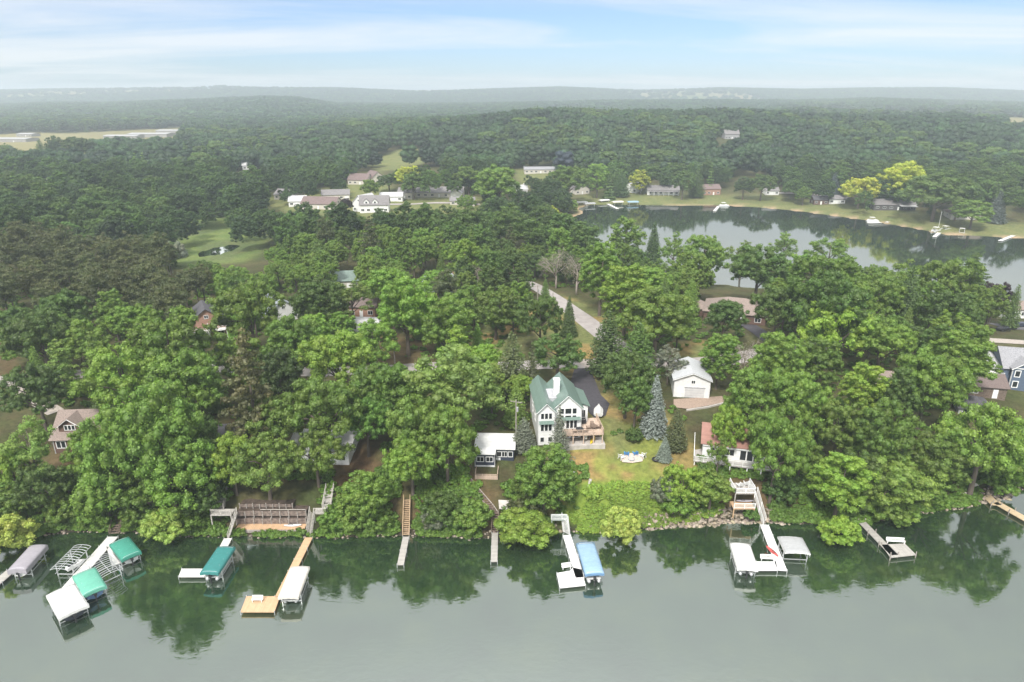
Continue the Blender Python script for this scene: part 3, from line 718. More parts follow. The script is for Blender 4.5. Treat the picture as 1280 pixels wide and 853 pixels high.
# ================================================================ trees one can point to: crown-top pixel, crown width, kind, colour, shape, label
T = [
 (300,408,92,'pine','rust',1.1,'big layered pine with rust-tinged needles behind the left lakefront oaks'),
 (570,406,62,'pine','lime',.62,'light green pine with wide flat branches beside the left stretch of road'),
 (67,424,52,'pine','pale',.8,'pale yellow-green pine standing above the brown-roofed house'),
 (712,371,24,'spruce','deep',.95,'lone dark slim conifer on the grass verge of the diagonal road'),
 (822,471,40,'spruce','blue',.86,'tall blue-green spruce on the lawn between the two white houses'),
 (832,547,22,'spruce','blue',.62,'small young blue spruce at the edge of the lawn'),
 (848,512,34,'cedar','brown',.85,'brownish cedar between the blue spruce and the red-roofed house'),
 (700,508,38,'sparse','silver',.85,'thin see-through grey spruce in front of the green-roofed house'),
 (655,524,36,'cedar','silver',.62,'grey-green conifer at the left corner of the green-roofed house'),
 (640,417,50,'cedar','brown',.9,'brownish cedar behind the green-roofed house, left of a slimmer one'),
 (666,428,30,'sparse','brown',1.0,'slim rusty conifer close behind the green-roofed house'),
 (645,480,34,'cedar','olive',.9,'olive conifer beside the utility pole left of the green-roofed house'),
 (762,390,58,'cedar','deep',.75,'dark broad cedar by the head of the black driveway'),
 (800,405,62,'cedar','dark',.72,'dark cedar right of the one by the head of the driveway'),
 (819,278,26,'spruce','deep',.9,'very dark pointed spruce standing against the bay water'),
 (648,326,40,'pine','dark',.7,'blue-toned pine beyond the top of the diagonal road'),
 (1215,343,38,'cedar','pale',.8,'pale feathery conifer left of the maroon tree'),
 (1274,357,24,'cedar','dark',1.2,'dark columnar cedar by the bay at the right edge'),
 (1222,316,46,'pine','dark',.6,'dark long-branched pine against the bay above the maroon tree'),
 (1143,334,40,'cedar','deep',1.1,'tall nearly black cedar in the woods near the bay on the right'),
 (845,640,1,None,None,1,''),
 (1249,352,42,'round','maroon',1.1,'dark maroon-leaved tree above the parked cars at the right'),
 (935,424,44,'grey','grey',1.0,'bare grey tree standing right of the white garage'),
 (696,312,42,'grey','grey',.9,'left of two half-dead grey trees over the top of the diagonal road'),
 (722,318,44,'grey','grey',.9,'right of two half-dead grey trees over the top of the diagonal road'),
 (580,298,46,'tall','lime',.85,'light green tall tree with bare grey lower branches left of the diagonal road'),
 (597,330,34,'grey','grey',.7,'small bare grey tree below the light green tall tree'),
 (478,336,58,'round','bright',.9,'bright rounded tree deep in the woods behind the road'),
 (506,359,84,'round','bright',.95,'large bright green maple above the left stretch of road'),
 (557,384,72,'round','mid',.95,'deep green maple right of the large bright one above the road'),
 (547,338,44,'round','bright',.9,'bright tree right in front of the grey-roofed bungalow'),
 (619,360,62,'round','mid',.95,'full green tree left of the grassy verge of the diagonal road'),
 (641,372,52,'loose','dark',.8,'dark open tree at the left edge of the grassy verge'),
 (676,369,58,'round','dark',1.15,'dense dark chestnut standing on the verge beside the diagonal road'),
 (697,425,70,'spread','dark',.85,'low broad dark tree by the gate of the black driveway'),
 (753,304,66,'tall','bright',.95,'tall bright tree at the right side of the diagonal road'),
 (785,333,78,'tall','lime',.8,'light yellowish-green tree right of the diagonal road'),
 (824,364,96,'round','mid',.85,'very round green tree between the road and the tan hip roof'),
 (812,335,60,'round','bright',.8,'bright tree just behind the very round one by the road'),
 (908,377,58,'round','dark',.9,'compact round tree in front of the tan hip-roofed house'),
 (783,273,48,'tall','mid',.9,'tall green tree rising against the bay left of the dark spruce'),
 (845,290,38,'loose','mid',1,'airy tree right of the dark spruce by the bay'),
 (884,295,62,'round','mid',.95,'broad green tree on the bay shore right of the dark spruce'),
 (930,300,46,'loose','mid',.9,'loose-crowned tree on the near shore of the bay'),
 (952,308,70,'round','dark',.95,'dark broad tree on the near shore behind the tan hip roof'),
 (983,291,44,'loose','pale',.9,'pale airy tree against the water of the bay'),
 (1041,293,62,'loose','bright',.85,'light open tree rising against the bay on the near shore'),
 (1040,318,84,'round','mid',.95,'bulky green tree below the light open one by the bay'),
 (975,357,66,'round','dark',1.05,'dark tree right beside the tan hip-roofed house'),
 (1036,350,104,'spread','dark',1.15,'huge dark oak right of the tan hip-roofed house'),
 (1051,388,92,'spread','lime',1.0,'yellow-green wide oak in the middle of the right-hand woods'),
 (902,419,54,'tall','bright',.9,'bright upright tree right behind the white garage'),
 (978,426,74,'round','mid',.95,'green tree right of the bare grey tree'),
 (950,462,84,'round','mid',1.05,'bushy dark-based oak behind the red-roofed house'),
 (1005,470,70,'round','bright',1.0,'bright oak right of the bushy one behind the red-roofed house'),
 (1028,430,64,'round','mid',.9,'plain green oak uphill of the red-roofed house'),
 (913,509,42,'round','lime',1.35,'yellowish tree reaching over the red roof'),
 (901,543,34,'loose','mid',1.1,'soft green tree at the front wall of the red-roofed house'),
 (958,513,48,'round','mid',1.3,'green tree over the right end of the red-roofed house'),
 (978,518,74,'round','bright',1.25,'tall bright tree right of the white balcony'),
 (1006,548,52,'round','mid',.9,'dull green tree downhill of the bright one by the balcony'),
 (858,580,52,'round','lime',1.0,'fresh lime-green tree on the bank below the lawn'),
 (892,592,62,'round','mid',.95,'dense green tree on the bank left of the white beach deck'),
 (1120,575,120,'spread','olive',1.1,'wide olive-green oak on the bank above the grey dock'),
 (1075,560,64,'loose','dark',.95,'dark tree on the bank behind the large yellow-green one'),
 (1110,512,78,'round','mid',1,'green oak uphill of the wide olive-green one'),
 (1176,545,84,'round','mid',.95,'green oak uphill of the tan walkway'),
 (1240,512,120,'spread','bright',1.2,'wide bright oak at the right edge over the tan walkway'),
 (1266,560,70,'round','bright',.9,'bright bushy tree at the right edge right above the tan walkway'),
 (1168,440,88,'round','mid',1.05,'large oak left of the grey-roofed shed'),
 (1209,415,84,'tall','bright',.8,'bright tall oak in front of the blue house'),
 (1192,388,54,'loose','lime',.8,'light tree beyond the bright tall oak by the blue house'),
 (1196,370,74,'spread','dark',.95,'broad dark tree on the near shore below the pale conifer'),
 (1192,327,74,'spread','mid',1.15,'broad tree on the near shore at the right end of the woods'),
 (1102,346,58,'round','mid',1.1,'rounded tree in front of the nearly black tall cedar'),
 (1086,457,66,'tall','lime',.85,'yellow-green tall oak in the right-hand woods'),
 (1108,405,80,'spread','mid',1.0,'broad oak in the right-hand woods below the near shore'),
 (1135,470,60,'round','dark',1.0,'dark oak between two brighter oaks in the right-hand woods'),
 (1055,500,66,'round','mid',1.0,'green oak above the large yellow-green shore tree'),
 (1256,540,60,'loose','pale',.8,'pale feathery tree beside the grey-roofed shed'),
 (8,560,50,'round','lime',1.0,'vivid lime tree at the left edge of the shore woods'),
 (50,578,66,'round','dark',1.0,'dark maple below the brown-roofed house'),
 (26,522,74,'loose','pale',.85,'greyish-green airy tree at the left edge beside the brown-roofed house'),
 (38,458,74,'round','deep',1.05,'deep dark tree over the drive left of the brown-roofed house'),
 (44,391,80,'round','dark',.95,'dark tree at the far left in front of the pine grove'),
 (102,408,62,'round','mid',.9,'green tree in front of the right part of the pine grove'),
 (160,382,58,'round','bright',.9,'bright small tree poking out of the pine grove'),
 (200,391,112,'round','mid',.95,'huge oak crown at the top of the left lakefront oaks'),
 (150,433,100,'round','bright',1.0,'bright oak crown at the left side of the lakefront oaks'),
 (228,442,96,'round','mid',1.0,'green oak crown at the right side of the lakefront oaks'),
 (192,492,118,'round','mid',1.0,'massive oak crown in the middle of the left lakefront oaks'),
 (138,528,92,'round','mid',1.0,'green oak right of the brown-roofed house'),
 (222,552,104,'round','bright',1.0,'bright oak low in the left lakefront woods'),
 (122,582,76,'weep','bright',1.1,'drooping bright tree over the bank behind the empty lift frame'),
 (178,590,84,'round','mid',.95,'green tree on the bank above the pale round shrub'),
 (246,598,58,'round','dark',.95,'dark tree left of the wooden stairs and terraces'),
 (240,520,70,'round','dark',1.0,'dark oak between the left lakefront oaks and the rust-tinged pine'),
 (308,353,86,'round','olive',1.05,'big olive-green tree beside the brick gable'),
 (391,351,68,'round','dark',.95,'dark round tree right of the slate-roofed house'),
 (437,350,58,'loose','olive',.85,'dull olive tree in front of the green roof'),
 (424,392,38,'round','bright',.85,'small bright tree left of the white-roofed shed'),
 (420,416,88,'round','lime',.95,'yellow-green oak below the white-roofed shed'),
 (463,404,62,'round','bright',.9,'bright oak right of the white-roofed shed'),
 (365,398,74,'round','mid',1.0,'green oak below the slate-roofed house'),
 (345,445,70,'round','deep',1.0,'very dark tree beside the rust-tinged pine'),
 (402,478,112,'spread','olive',.95,'wide olive oak hiding the white cottage above the terraces'),
 (345,500,80,'spread','olive',.9,'olive oak over the dark-roofed cabin'),
 (484,456,90,'round','mid',.95,'green oak beside the left stretch of road'),
 (455,495,62,'round','emerald',1.0,'emerald maple between duller oaks above the bare slope'),
 (285,546,58,'round','lime',1.05,'vivid yellow-green maple over the left wooden stairs'),
 (328,552,84,'spread','olive',.95,'olive oak over the wooden terraces'),
 (392,545,74,'spread','mid',.95,'green oak at the right side above the terraces'),
 (565,446,124,'round','pale',.8,'large pale-leaved oak uphill of the small navy cottage'),
 (522,503,92,'spread','mid',1.1,'broad front oak left of the navy cottage'),
 (556,512,78,'round','mid',1.0,'bushy oak directly left of the navy cottage'),
 (604,433,58,'round','lime',.95,'light tree right of the large pale-leaved oak'),
 (651,470,40,'round','lime',.85,'small bright tree behind the utility pole'),
 (512,545,70,'round','bright',.9,'bright oak above the stairs of the plain narrow dock'),
 (681,560,76,'tall','bright',.72,'bright ash in front of the navy cottage and the green-roofed house'),
 (700,582,42,'round','bright',.9,'small bright tree at the right of the ash'),
 (652,598,30,'round','mid',.9,'green tree at the left foot of the bright ash'),
 (786,443,66,'round','dark',1.15,'full dark tree right of the black driveway'),
 (838,430,46,'loose','silver',.9,'greyish airy tree at the left of the white garage'),
 (796,478,52,'round','dark',.9,'dark tree by the boat on the driveway'),
 (455,597,70,'round','mid',.75,'bushy tree on the bank right of the terraces'),
 (106,538,58,'round','mid',1.0,'green tree covering the right end of the brown-roofed house'),
 (190,298,46,'weep','silver',1.0,'silvery willow at the edge of the marsh'),
 (214,302,36,'weep','silver',1.0,'smaller silvery willow next to the marsh'),
]
for e in T:
    if e[3] is None: continue
    plant_px(e[0], e[1], e[2], e[3], e[4], e[6], e[5] * (1.3 if e[1] >= 470 and e[3] in ('round', 'spread', 'tall', 'loose') else 1.1 if e[3] in ('round', 'spread') else 1.0))
q = unproj(1044, 656, .4); plant('tall', q[0], q[1] + .8, 11.5, 13.2, tuple(q * 1.2 for q in TINT['lime']), 'large yellow-green tree leaning over the water right of the grey canopy', None, .3)
NAMED = len(TREES)
# ---------------------------------------------------------------- what must stay in sight: pixel box and the distance of what is seen there
KEEP = []
def keep(u0, v0, u1, v1, vb=None):
    KEEP.append((u0, v0, u1, v1, G((u0 + u1) / 2, vb or v1).y))
for k in [(668,466,757,562),(735,545,870,602),(728,596,835,655),(716,452,776,520),(590,543,645,604),(596,600,630,678),(416,560,474,610),(262,606,412,674),(845,442,905,517),(858,520,892,578),(916,553,960,584),(906,596,962,658),
          (686,362,764,424),(655,385,742,452),(476,448,548,470),(840,440,888,462),(58,510,112,594),(246,398,274,426),(343,366,358,396),(440,396,470,410),(424,342,440,350),(522,345,534,358),(222,296,308,327),(878,364,952,402),(928,398,968,428),
          (1203,472,1242,532),(1240,424,1284,482),(1236,394,1284,420),(1168,598,1228,642),(640,480,652,520),(490,425,500,465),(300,315,330,330),(0,435,32,482),(500,590,516,676),(684,640,716,672),(130,655,160,680)]:
    keep(*k)
def blocks(x, y, z, w_, h_, lowf=.3):
    u, vt = proj(x, y, z + h_); _, vb = proj(x, y, z + h_ * lowf); uc, _ = proj(x, y, z + h_ * .6)
    wp = w_ * F / depth_of(x, y, z + h_ * .6) * .46
    ub, vbs = proj(x, y, z)
    for u0, v0, u1, v1, yd in KEEP:
        if u0 - 2 < ub < u1 + 2 and v0 < vbs < v1 + 2: return True
        if y < yd + 3 and uc + wp > u0 and uc - wp < u1 and vb > v0 and vt < v1: return True
    return False
ROADS = []
def on_road(x, y, m):
    for pts, wd in ROADS:
        if segdist(pts, np.array([x]), np.array([y]), False)[0] < wd / 2 + m: return True
    return False
ROADS += [([tuple(G(u, v)[:2]) for u, v in p], w_) for p, w_ in [
    ([(655, 352), (676, 362), (700, 378), (735, 403), (768, 430), (800, 452), (850, 455), (900, 452), (960, 440), (1040, 430)], 6.2),
    ([(800, 452), (745, 455), (640, 458), (545, 459), (480, 462), (400, 466), (320, 462), (200, 458), (80, 470), (-60, 480)], 6.0)]]
HOUSE_SPOTS = []   # filled by hand: (x, y, radius) where buildings stand
for u, v, r_ in [(710,545,9),(618,580,7),(866,490,9),(890,565,8),(930,570,5),(88,560,9),(260,418,6),(357,395,7),(450,405,6),(440,352,7),(548,358,9),(915,392,11),(1225,500,6),(1215,520,5),(1265,470,9),(1262,410,8),(300,548,6),(400,560,7),(745,490,7),(755,520,6),(445,392,6),(1110,490,5)]:
    p = G(u, v); HOUSE_SPOTS.append((p.x, p.y, r_))
PINE_ZONE = [unproj(u, v, 8) for u, v in [(-80, 330), (60, 318), (160, 330), (240, 345), (262, 372), (262, 440), (200, 440), (90, 420), (-80, 440)]]
def free(x, y, w_, f=.43):
    for t in TREES:
        if t['kind'] == 'bush': continue
        if (t['x'] - x) ** 2 + (t['y'] - y) ** 2 < (f * (t['w'] + w_)) ** 2: return False
    for hx, hy, r_ in HOUSE_SPOTS:
        if (hx - x) ** 2 + (hy - y) ** 2 < (r_ + .25 * w_) ** 2: return False
    return True
def pick_tint(x, y):
    a = float(vnoise(x, y, 34, 61)) * .6 + random.random() * .4
    return 'deep' if a < .12 else 'dark' if a < .36 else 'mid' if a < .66 else 'olive' if a < .72 else 'bright' if a < .86 else 'pale' if a < .92 else 'lime'
YMAX = 300
nb = sum(1 for t in TREES if KIND[t['kind']][2] == 'broadleaf_tree'); npn = 0
cand = []
for _ in range(16000):
    y = math.sqrt(random.uniform(97 ** 2, YMAX ** 2)); x = random.uniform(-.78, .78) * y
    cand.append((x, y))
cand.sort(key=lambda p: p[1])
cand = [c for i, c in enumerate(cand)]
for x, y in cand:
    if y - float(shore_y(np.array([x]))[0]) < 9: continue
    inp = bool(inside(PINE_ZONE, np.array([x]), np.array([y]))[0])
    if inp and random.random() < .93:
        kind = 'redpine'; w_ = random.uniform(7.5, 10.5); h_ = w_ * random.uniform(1.6, 2.0); tint = random.choice(['brown', 'brown', 'brown', 'olive', 'dark'])
        tint = tuple(a * .95 for a in TINT[tint])
    else:
        kind = random.choices(['round', 'tall', 'spread', 'loose', 'pine', 'redpine', 'cedar'], [40, 16, 14, 14, 3, 4, 4])[0]
        w_ = random.uniform(8.5, 14.5) if kind in ('round', 'spread') else random.uniform(7, 11)
        if kind == 'cedar': w_ = random.uniform(4, 6)
        h_ = w_ * KIND[kind][1] * random.uniform(.9, 1.15); tint = pick_tint(x, y)
        if kind in ('redpine', 'pine'): tint = random.choice(['brown', 'dark', 'olive'])
    h_ = min(h_, 21); D = float(sdist(LAKE, np.array([x]), np.array([y]))[0])
    if D < 5: continue
    if nb > 268 and y > 200: YMAX = y; break
    if not free(x, y, w_) or on_road(x, y, w_ * .3): continue
    z = H(x, y)
    if z < 1 or blocks(x, y, z, w_, h_): continue
    t = plant(kind, x, y, w_, h_, tint if isinstance(tint, str) else 'brown', None, None, z)
    nb += KIND[kind][2] == 'broadleaf_tree'
print('ymax', YMAX, 'trees', len(TREES), 'broadleaf', nb)
# ================================================================ far woods and undergrowth: one object each
PROTO = bpy.data.collections.new('distant_shapes')
def scatter(name, label, pts, scl, idx, tint, protos, tall=None):
    """points carrying one far-off crown each"""
    col = bpy.data.collections.new(name + '_shapes')
    for i, me in enumerate(protos):
        o = bpy.data.objects.new('%s_%02d' % (name, i), me); col.objects.link(o)
    n = len(pts)
    me = bpy.data.meshes.new(name); me.vertices.add(n); me.vertices.foreach_set('co', np.asarray(pts, dtype=np.float32).ravel())
    a = me.attributes.new('scl', 'FLOAT_VECTOR', 'POINT'); a.data.foreach_set('vector', np.asarray(scl, dtype=np.float32).ravel())
    a = me.attributes.new('pick', 'INT', 'POINT'); a.data.foreach_set('value', np.asarray(idx, dtype=np.int32))
    rot = np.zeros((n, 3), dtype=np.float32); rot[:, 2] = rng.uniform(0, 6.283, n)
    a = me.attributes.new('turn', 'FLOAT_VECTOR', 'POINT'); a.data.foreach_set('vector', rot.ravel())
    a = me.attributes.new('tint', 'FLOAT_COLOR', 'POINT'); a.data.foreach_set('color', np.concatenate([tint, np.ones((n, 1))], 1).astype(np.float32).ravel())
    o = bpy.data.objects.new(name, me)
    ng = bpy.data.node_groups.new(name, 'GeometryNodeTree')
    ng.interface.new_socket('Geometry', in_out='INPUT', socket_type='NodeSocketGeometry'); ng.interface.new_socket('Geometry', in_out='OUTPUT', socket_type='NodeSocketGeometry')
    gi = ng.nodes.new('NodeGroupInput'); go = ng.nodes.new('NodeGroupOutput')
    ip = ng.nodes.new('GeometryNodeInstanceOnPoints'); ci = ng.nodes.new('GeometryNodeCollectionInfo')
    ci.inputs[0].default_value = col; ci.inputs[1].default_value = True; ci.inputs[2].default_value = True
    ip.inputs['Pick Instance'].default_value = True
    def attr(nm, ty):
        q = ng.nodes.new('GeometryNodeInputNamedAttribute'); q.data_type = ty; q.inputs[0].default_value = nm
        return [s for s in q.outputs if s.enabled and s.name == 'Attribute'][0]
    ng.links.new(gi.outputs[0], ip.inputs['Points']); ng.links.new(ci.outputs[0], ip.inputs['Instance'])
    ng.links.new(attr('pick', 'INT'), ip.inputs['Instance Index']); ng.links.new(attr('scl', 'FLOAT_VECTOR'), ip.inputs['Scale'])
    er = ng.nodes.new('FunctionNodeEulerToRotation'); ng.links.new(attr('turn', 'FLOAT_VECTOR'), er.inputs[0]); ng.links.new(er.outputs[0], ip.inputs['Rotation'])
    ng.links.new(ip.outputs[0], go.inputs[0])
    m = o.modifiers.new('scatter', 'NODES'); m.node_group = ng
    link(o)
    return tag(o, label, None, None, 'stuff')
def far_crown(s, n, rx, rz, zc, per, leaf, rmin=.16, rmax=.27):
    cl = dome_clumps(s, n, rx, rz, zc, rmin, rmax, -.9, (.62, .9), 2)
    return clumped('crown', cl, s, per, leaf, LEAF_FAR, core=.9, rnd=.45)
def far_conifer(s, h):
    return conifer(s, h, 12, .2, .10, .05, .9, .25, .5)[1]
def retint(me):
    me.materials.clear(); me.materials.append(LEAF_FAR); return me
FARP = [far_crown(101, 24, .36, .40, .56, 90, .032), far_crown(102, 26, .38, .38, .54, 90, .032), far_crown(103, 30, .35, .54, .72, 90, .032), far_crown(104, 22, .39, .34, .50, 90, .034), far_crown(105, 27, .34, .56, .76, 90, .032), retint(far_conifer(106, 2.2)), far_crown(107, 20, .36, .5, 1.0, 90, .036)]
pts = []
clearP = [P for P, c in FAR_CLEAR]
VILLAGE_KEEP = []
for u0, v0, u1, v1, vb in [(338,240,402,262,262),(400,236,440,250,252),(430,244,520,266,268),(436,216,482,232,234),(480,236,515,252,254),(525,232,600,254,258),(560,246,592,258,262),(640,237,658,246,248),(660,208,692,216,220),(720,226,735,240,246),(780,228,850,246,250),(872,230,900,246,250),
          (1094,246,1148,266,270),(1192,255,1245,272,278),(1032,246,1055,258,262),(640,205,700,222,226),(905,158,926,172,176),(130,158,216,170,182),(0,162,50,180,190),(300,204,320,212,216),(925,210,960,222,226),(1185,118,1205,130,132),
          (230,288,306,326,329),(460,185,545,212,214),(1265,140,1280,152,153)]:
    VILLAGE_KEEP.append((u0, v0, u1, v1, G((u0 + u1) / 2, vb).y))
def forest_points(y0, y1, spacing, seed):
    r = np.random.default_rng(seed); area = 1.6 * (y1 * y1 - y0 * y0) / 2; n = int(area / spacing ** 2 * 1.7)
    y = np.sqrt(r.uniform(y0 * y0, y1 * y1, n)); x = r.uniform(-.82, .82, n) * y
    # thin by a grid: one per cell
    key = np.floor(x / spacing).astype(int) * 100003 + np.floor(y / spacing).astype(int)
    _, first = np.unique(key, return_index=True); x = x[first]; y = y[first]
    D = sdist(LAKE, x, y); ok = D > 4
    ok &= ~((y > 300) & (640 + 830 * x / y > 705) & (D < 34 + 14 * (vnoise(x, y, 40, 41) - .5)) & (r.random(len(x)) < .86))
    ok &= (sdist(MARSH, x, y) > 1) | ((sdist(MARSH, x, y) > -16) & (r.random(len(x)) < .5))
    ok &= sdist(POND, x, y) > 6
    for P in clearP: ok &= (sdist(P, x, y) > r.uniform(0, 8, len(x))) | ((r.random(len(x)) < .34) & (y < 620))
    ok &= r.random(len(x)) > farmland(x, y) * .985
    for pts_, wd in ROADS: ok &= segdist(pts_, x, y, False) > wd / 2 + 2.5
    for hx, hy, r_ in HOUSE_SPOTS: ok &= np.hypot(x - hx, y - hy) > r_ + 2
    return x[ok], y[ok], r
def fill_forest(name, label, y0, y1, spacing, seed, size, protos):
    unit_h = protos is globals().get('NEARP')
    x, y, r = forest_points(y0, y1, spacing, seed); z = height(x, y); n = len(x)
    w_ = size[0] + (size[1] - size[0]) * r.random(n) ** 1.3; h_ = np.minimum(w_ * r.uniform(.95, 1.3, n), size[2])
    a = vnoise(x, y, 60, 71) * .55 + r.random(n) * .45
    con = (vnoise(x, y, 90, 73) > .66) & (r.random(n) < .5)
    idx = np.where(con, np.where(r.random(n) < .4, 5, 6), r.integers(0, 5, n))
    ok = np.ones(n, bool)
    for i in range(n):
        if y[i] > 1300: break_ = False
        for u0, v0, u1, v1, yd in VILLAGE_KEEP:
            if y[i] < yd + 14 and yd < y[i] * 3:
                uc, vt = proj(x[i], y[i], z[i] + h_[i]); vb = proj(x[i], y[i], z[i])[1]; wp = w_[i] * F / y[i] * .42
                if uc + wp > u0 and uc - wp < u1 and vb > v0 and vt < v1: ok[i] = False; break
        if ok[i] and y[i] < 300 and blocks(x[i], y[i], z[i], w_[i], h_[i]): ok[i] = False
        if ok[i] and y[i] < YMAX + 12 and not free(x[i], y[i], w_[i], .36): ok[i] = False
    keys = ['deep', 'dark', 'mid', 'olive', 'bright', 'pale', 'silver']; lim = [.16, .42, .68, .75, .86, .94]
    tint = np.array([TINT[keys[int(np.searchsorted(lim, q))]] for q in a]) * r.uniform(.6, 1.15, (n, 1)) * (np.array([.62, .70, .88]) if y0 < 500 else np.array([.36, .46, .90]) if y0 < 1000 else np.array([.34, .44, .9]))  # farther bands tinted darker and bluer: distance haze put into the leaf colour
    tint[con] = np.array(TINT['dark']) * r.uniform(.7, 1.1, (int(con.sum()), 1))
    hs = np.where(idx == 5, .95 / 2.2, np.where(idx == 6, .72, 1.0))
    sc = np.stack([w_ * np.where(idx == 5, .55, 1), w_ * np.where(idx == 5, .55, 1), h_ * np.where(idx == 5, .5, np.where(idx == 6, .72, np.where((idx == 2) | (idx == 4), .8, 1.0)))], 1)
    if unit_h:
        idx = np.where((idx == 1) & (r.random(n) < .5), 7, idx); h_ = np.where(np.isin(idx, [2, 4, 6, 7]), np.minimum(w_ * 1.45, 21), h_)
        sc = np.stack([np.where(idx == 5, w_ * .55, w_), np.where(idx == 5, w_ * .55, w_), np.where(idx == 5, h_ * .5, h_)], 1)
    P = np.stack([x, y, z - .3], 1)[ok]
    print(name, len(P))
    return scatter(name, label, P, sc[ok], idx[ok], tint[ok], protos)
def far_copy(kind, i):
    me = KIND[kind][0][i][0].copy(); me.materials.clear(); me.materials.append(LEAF_FAR)
    co = np.empty(len(me.vertices) * 3, dtype=np.float32); me.vertices.foreach_get('co', co); co = co.reshape(-1, 3); co[:, 2] /= KIND[kind][1]; me.vertices.foreach_set('co', co.ravel()); me.update()
    return me
NEARP = [far_copy('round', 0), far_copy('round', 1), far_copy('tall', 0), far_copy('round', 2), far_copy('tall', 1), FARP[5], far_copy('redpine', 0), far_copy('loose', 0)]
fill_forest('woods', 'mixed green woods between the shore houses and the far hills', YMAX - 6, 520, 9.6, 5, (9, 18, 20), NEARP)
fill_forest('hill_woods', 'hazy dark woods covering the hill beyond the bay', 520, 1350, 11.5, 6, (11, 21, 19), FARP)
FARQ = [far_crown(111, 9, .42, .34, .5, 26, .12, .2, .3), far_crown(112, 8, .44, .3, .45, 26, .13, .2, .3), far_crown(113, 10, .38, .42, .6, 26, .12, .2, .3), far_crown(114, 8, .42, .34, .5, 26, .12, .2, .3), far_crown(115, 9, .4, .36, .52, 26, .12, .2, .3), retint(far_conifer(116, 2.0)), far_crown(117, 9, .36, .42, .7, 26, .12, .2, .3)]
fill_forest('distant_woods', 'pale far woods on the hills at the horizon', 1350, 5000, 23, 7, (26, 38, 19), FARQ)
# ---------------------------------------------------------------- undergrowth and ground cover close by
TUFT = []
for s in (121, 122, 123):
    cl = dome_clumps(s, 9, .34, .24, .16, .14, .22, -.1, (.5, 1.0), 1); TUFT.append(clumped('tuft', cl, s, 40, .085, LEAF_FAR, core=.7))
r = np.random.default_rng(9)
X = []; 
x = r.uniform(-130, 130, 6500); d = np.where(r.random(6500) < .3, r.uniform(.2, 2.0, 6500), r.uniform(1.0, 13, 6500)) ; y = shore_y(x) + d
clr = np.ones(len(x), bool)
NOBUSH = [(288,612,400,666),(600,600,630,680),(906,598,962,658),(498,600,518,676),(690,645,718,672),(832,640,965,664),(1222,606,1280,640),(138,650,156,676)]
u, v = proj(x, y, height(x, y))
for u0, v0, u1, v1 in NOBUSH: clr &= ~((u > u0) & (u < u1) & (v > v0) & (v < v1))
clr &= ~inside([(725, 600), (870, 600), (905, 600), (905, 640), (860, 655), (720, 668), (712, 640)], u, v); clr &= ~((u > 735) & (u < 870) & (v < 600)); clr &= ~((u > 588) & (u < 648) & (v < 607)); clr &= ~((u > 416) & (u < 474) & (v < 610)) ; clr &= ~((u > 286) & (u < 402) & (v < 666)& (v > 600))
x, y = x[clr], y[clr]
x2 = r.uniform(-20, 40, 9000); y2 = r.uniform(86, 112, 9000); u, v = proj(x2, y2, height(x2, y2))
k = inside([(735, 612), (770, 604), (850, 606), (905, 600), (905, 640), (860, 655), (720, 668), (712, 640), (728, 645)], u, v)
x2, y2 = x2[k], y2[k]
x3 = r.uniform(-.8, .8, 5200); y3 = np.sqrt(r.uniform(100 ** 2, 235 ** 2, 5200)); x3 = x3 * y3; u, v = proj(x3, y3, height(x3, y3))
k = np.ones(len(x3), bool)
for u0, v0, u1, v1, yd in KEEP: k &= ~((u > u0 - 3) & (u < u1 + 3) & (v > v0 - 2) & (v < v1 + 6))
for pts_, wd in ROADS: k &= segdist(pts_, x3, y3, False) > wd / 2 + 1.2
for hx, hy, r_ in HOUSE_SPOTS: k &= np.hypot(x3 - hx, y3 - hy) > r_
k &= sdist(LAKE, x3, y3) > 2
x3, y3 = x3[k], y3[k]
x = np.concatenate([x, x2, x3]); y = np.concatenate([y, y2, y3]); z = height(x, y); n = len(x)
big = np.concatenate([r.uniform(1.0, 2.6, n - len(x2) - len(x3)), r.uniform(.7, 1.4, len(x2)) * (1 + 1.3 * (vnoise(x2, y2, 5, 88) > .55)), r.uniform(1.0, 2.8, len(x3))])
t = vnoise(x, y, 6, 77) * .6 + r.random(n) * .4
g = np.array([TINT['dark']]) * (1 - t[:, None]) + np.array([TINT['bright']]) * t[:, None]
m = slice(n - len(x2) - len(x3), n - len(x3)); g[m] = np.array([.27, .40, .06]) * (0.5 + .8 * t[m][:, None])
scatter('undergrowth', 'low leafy undergrowth on the bank and under the trees', np.stack([x, y, z - .05], 1), np.stack([big, big, big * r.uniform(.6, 1.1, n)], 1), r.integers(0, 3, n), g, TUFT)
# ---------------------------------------------------------------- rocks along the water line
iv, itr = ico(); V = []; Tt = []; nv = 0; tone = []
def rock(x, y, z, s):
    global nv
    k = iv * r.uniform(.6, 1.15, (len(iv), 1)) * s * np.array([r.uniform(.8, 1.3), r.uniform(.8, 1.3), r.uniform(.55, .9)]); a = r.uniform(0, 6.28)
    k = np.stack([k[:, 0] * math.cos(a) - k[:, 1] * math.sin(a), k[:, 0] * math.sin(a) + k[:, 1] * math.cos(a), k[:, 2]], 1)
    V.append(k + [x, y, z]); Tt.append(itr + nv); nv += len(k); tone.append(np.repeat(r.uniform(.45, 1.25), len(k))[:, None] * np.array([1, r.uniform(.9, 1.0), r.uniform(.78, .98)]))
for x in r.uniform(-110, 110, 1200):
    y = float(shore_y(np.array([x]))[0]) + r.normal() * .55 + .35; rock(x, y, H(x, y) + .02, r.uniform(.1, .34))
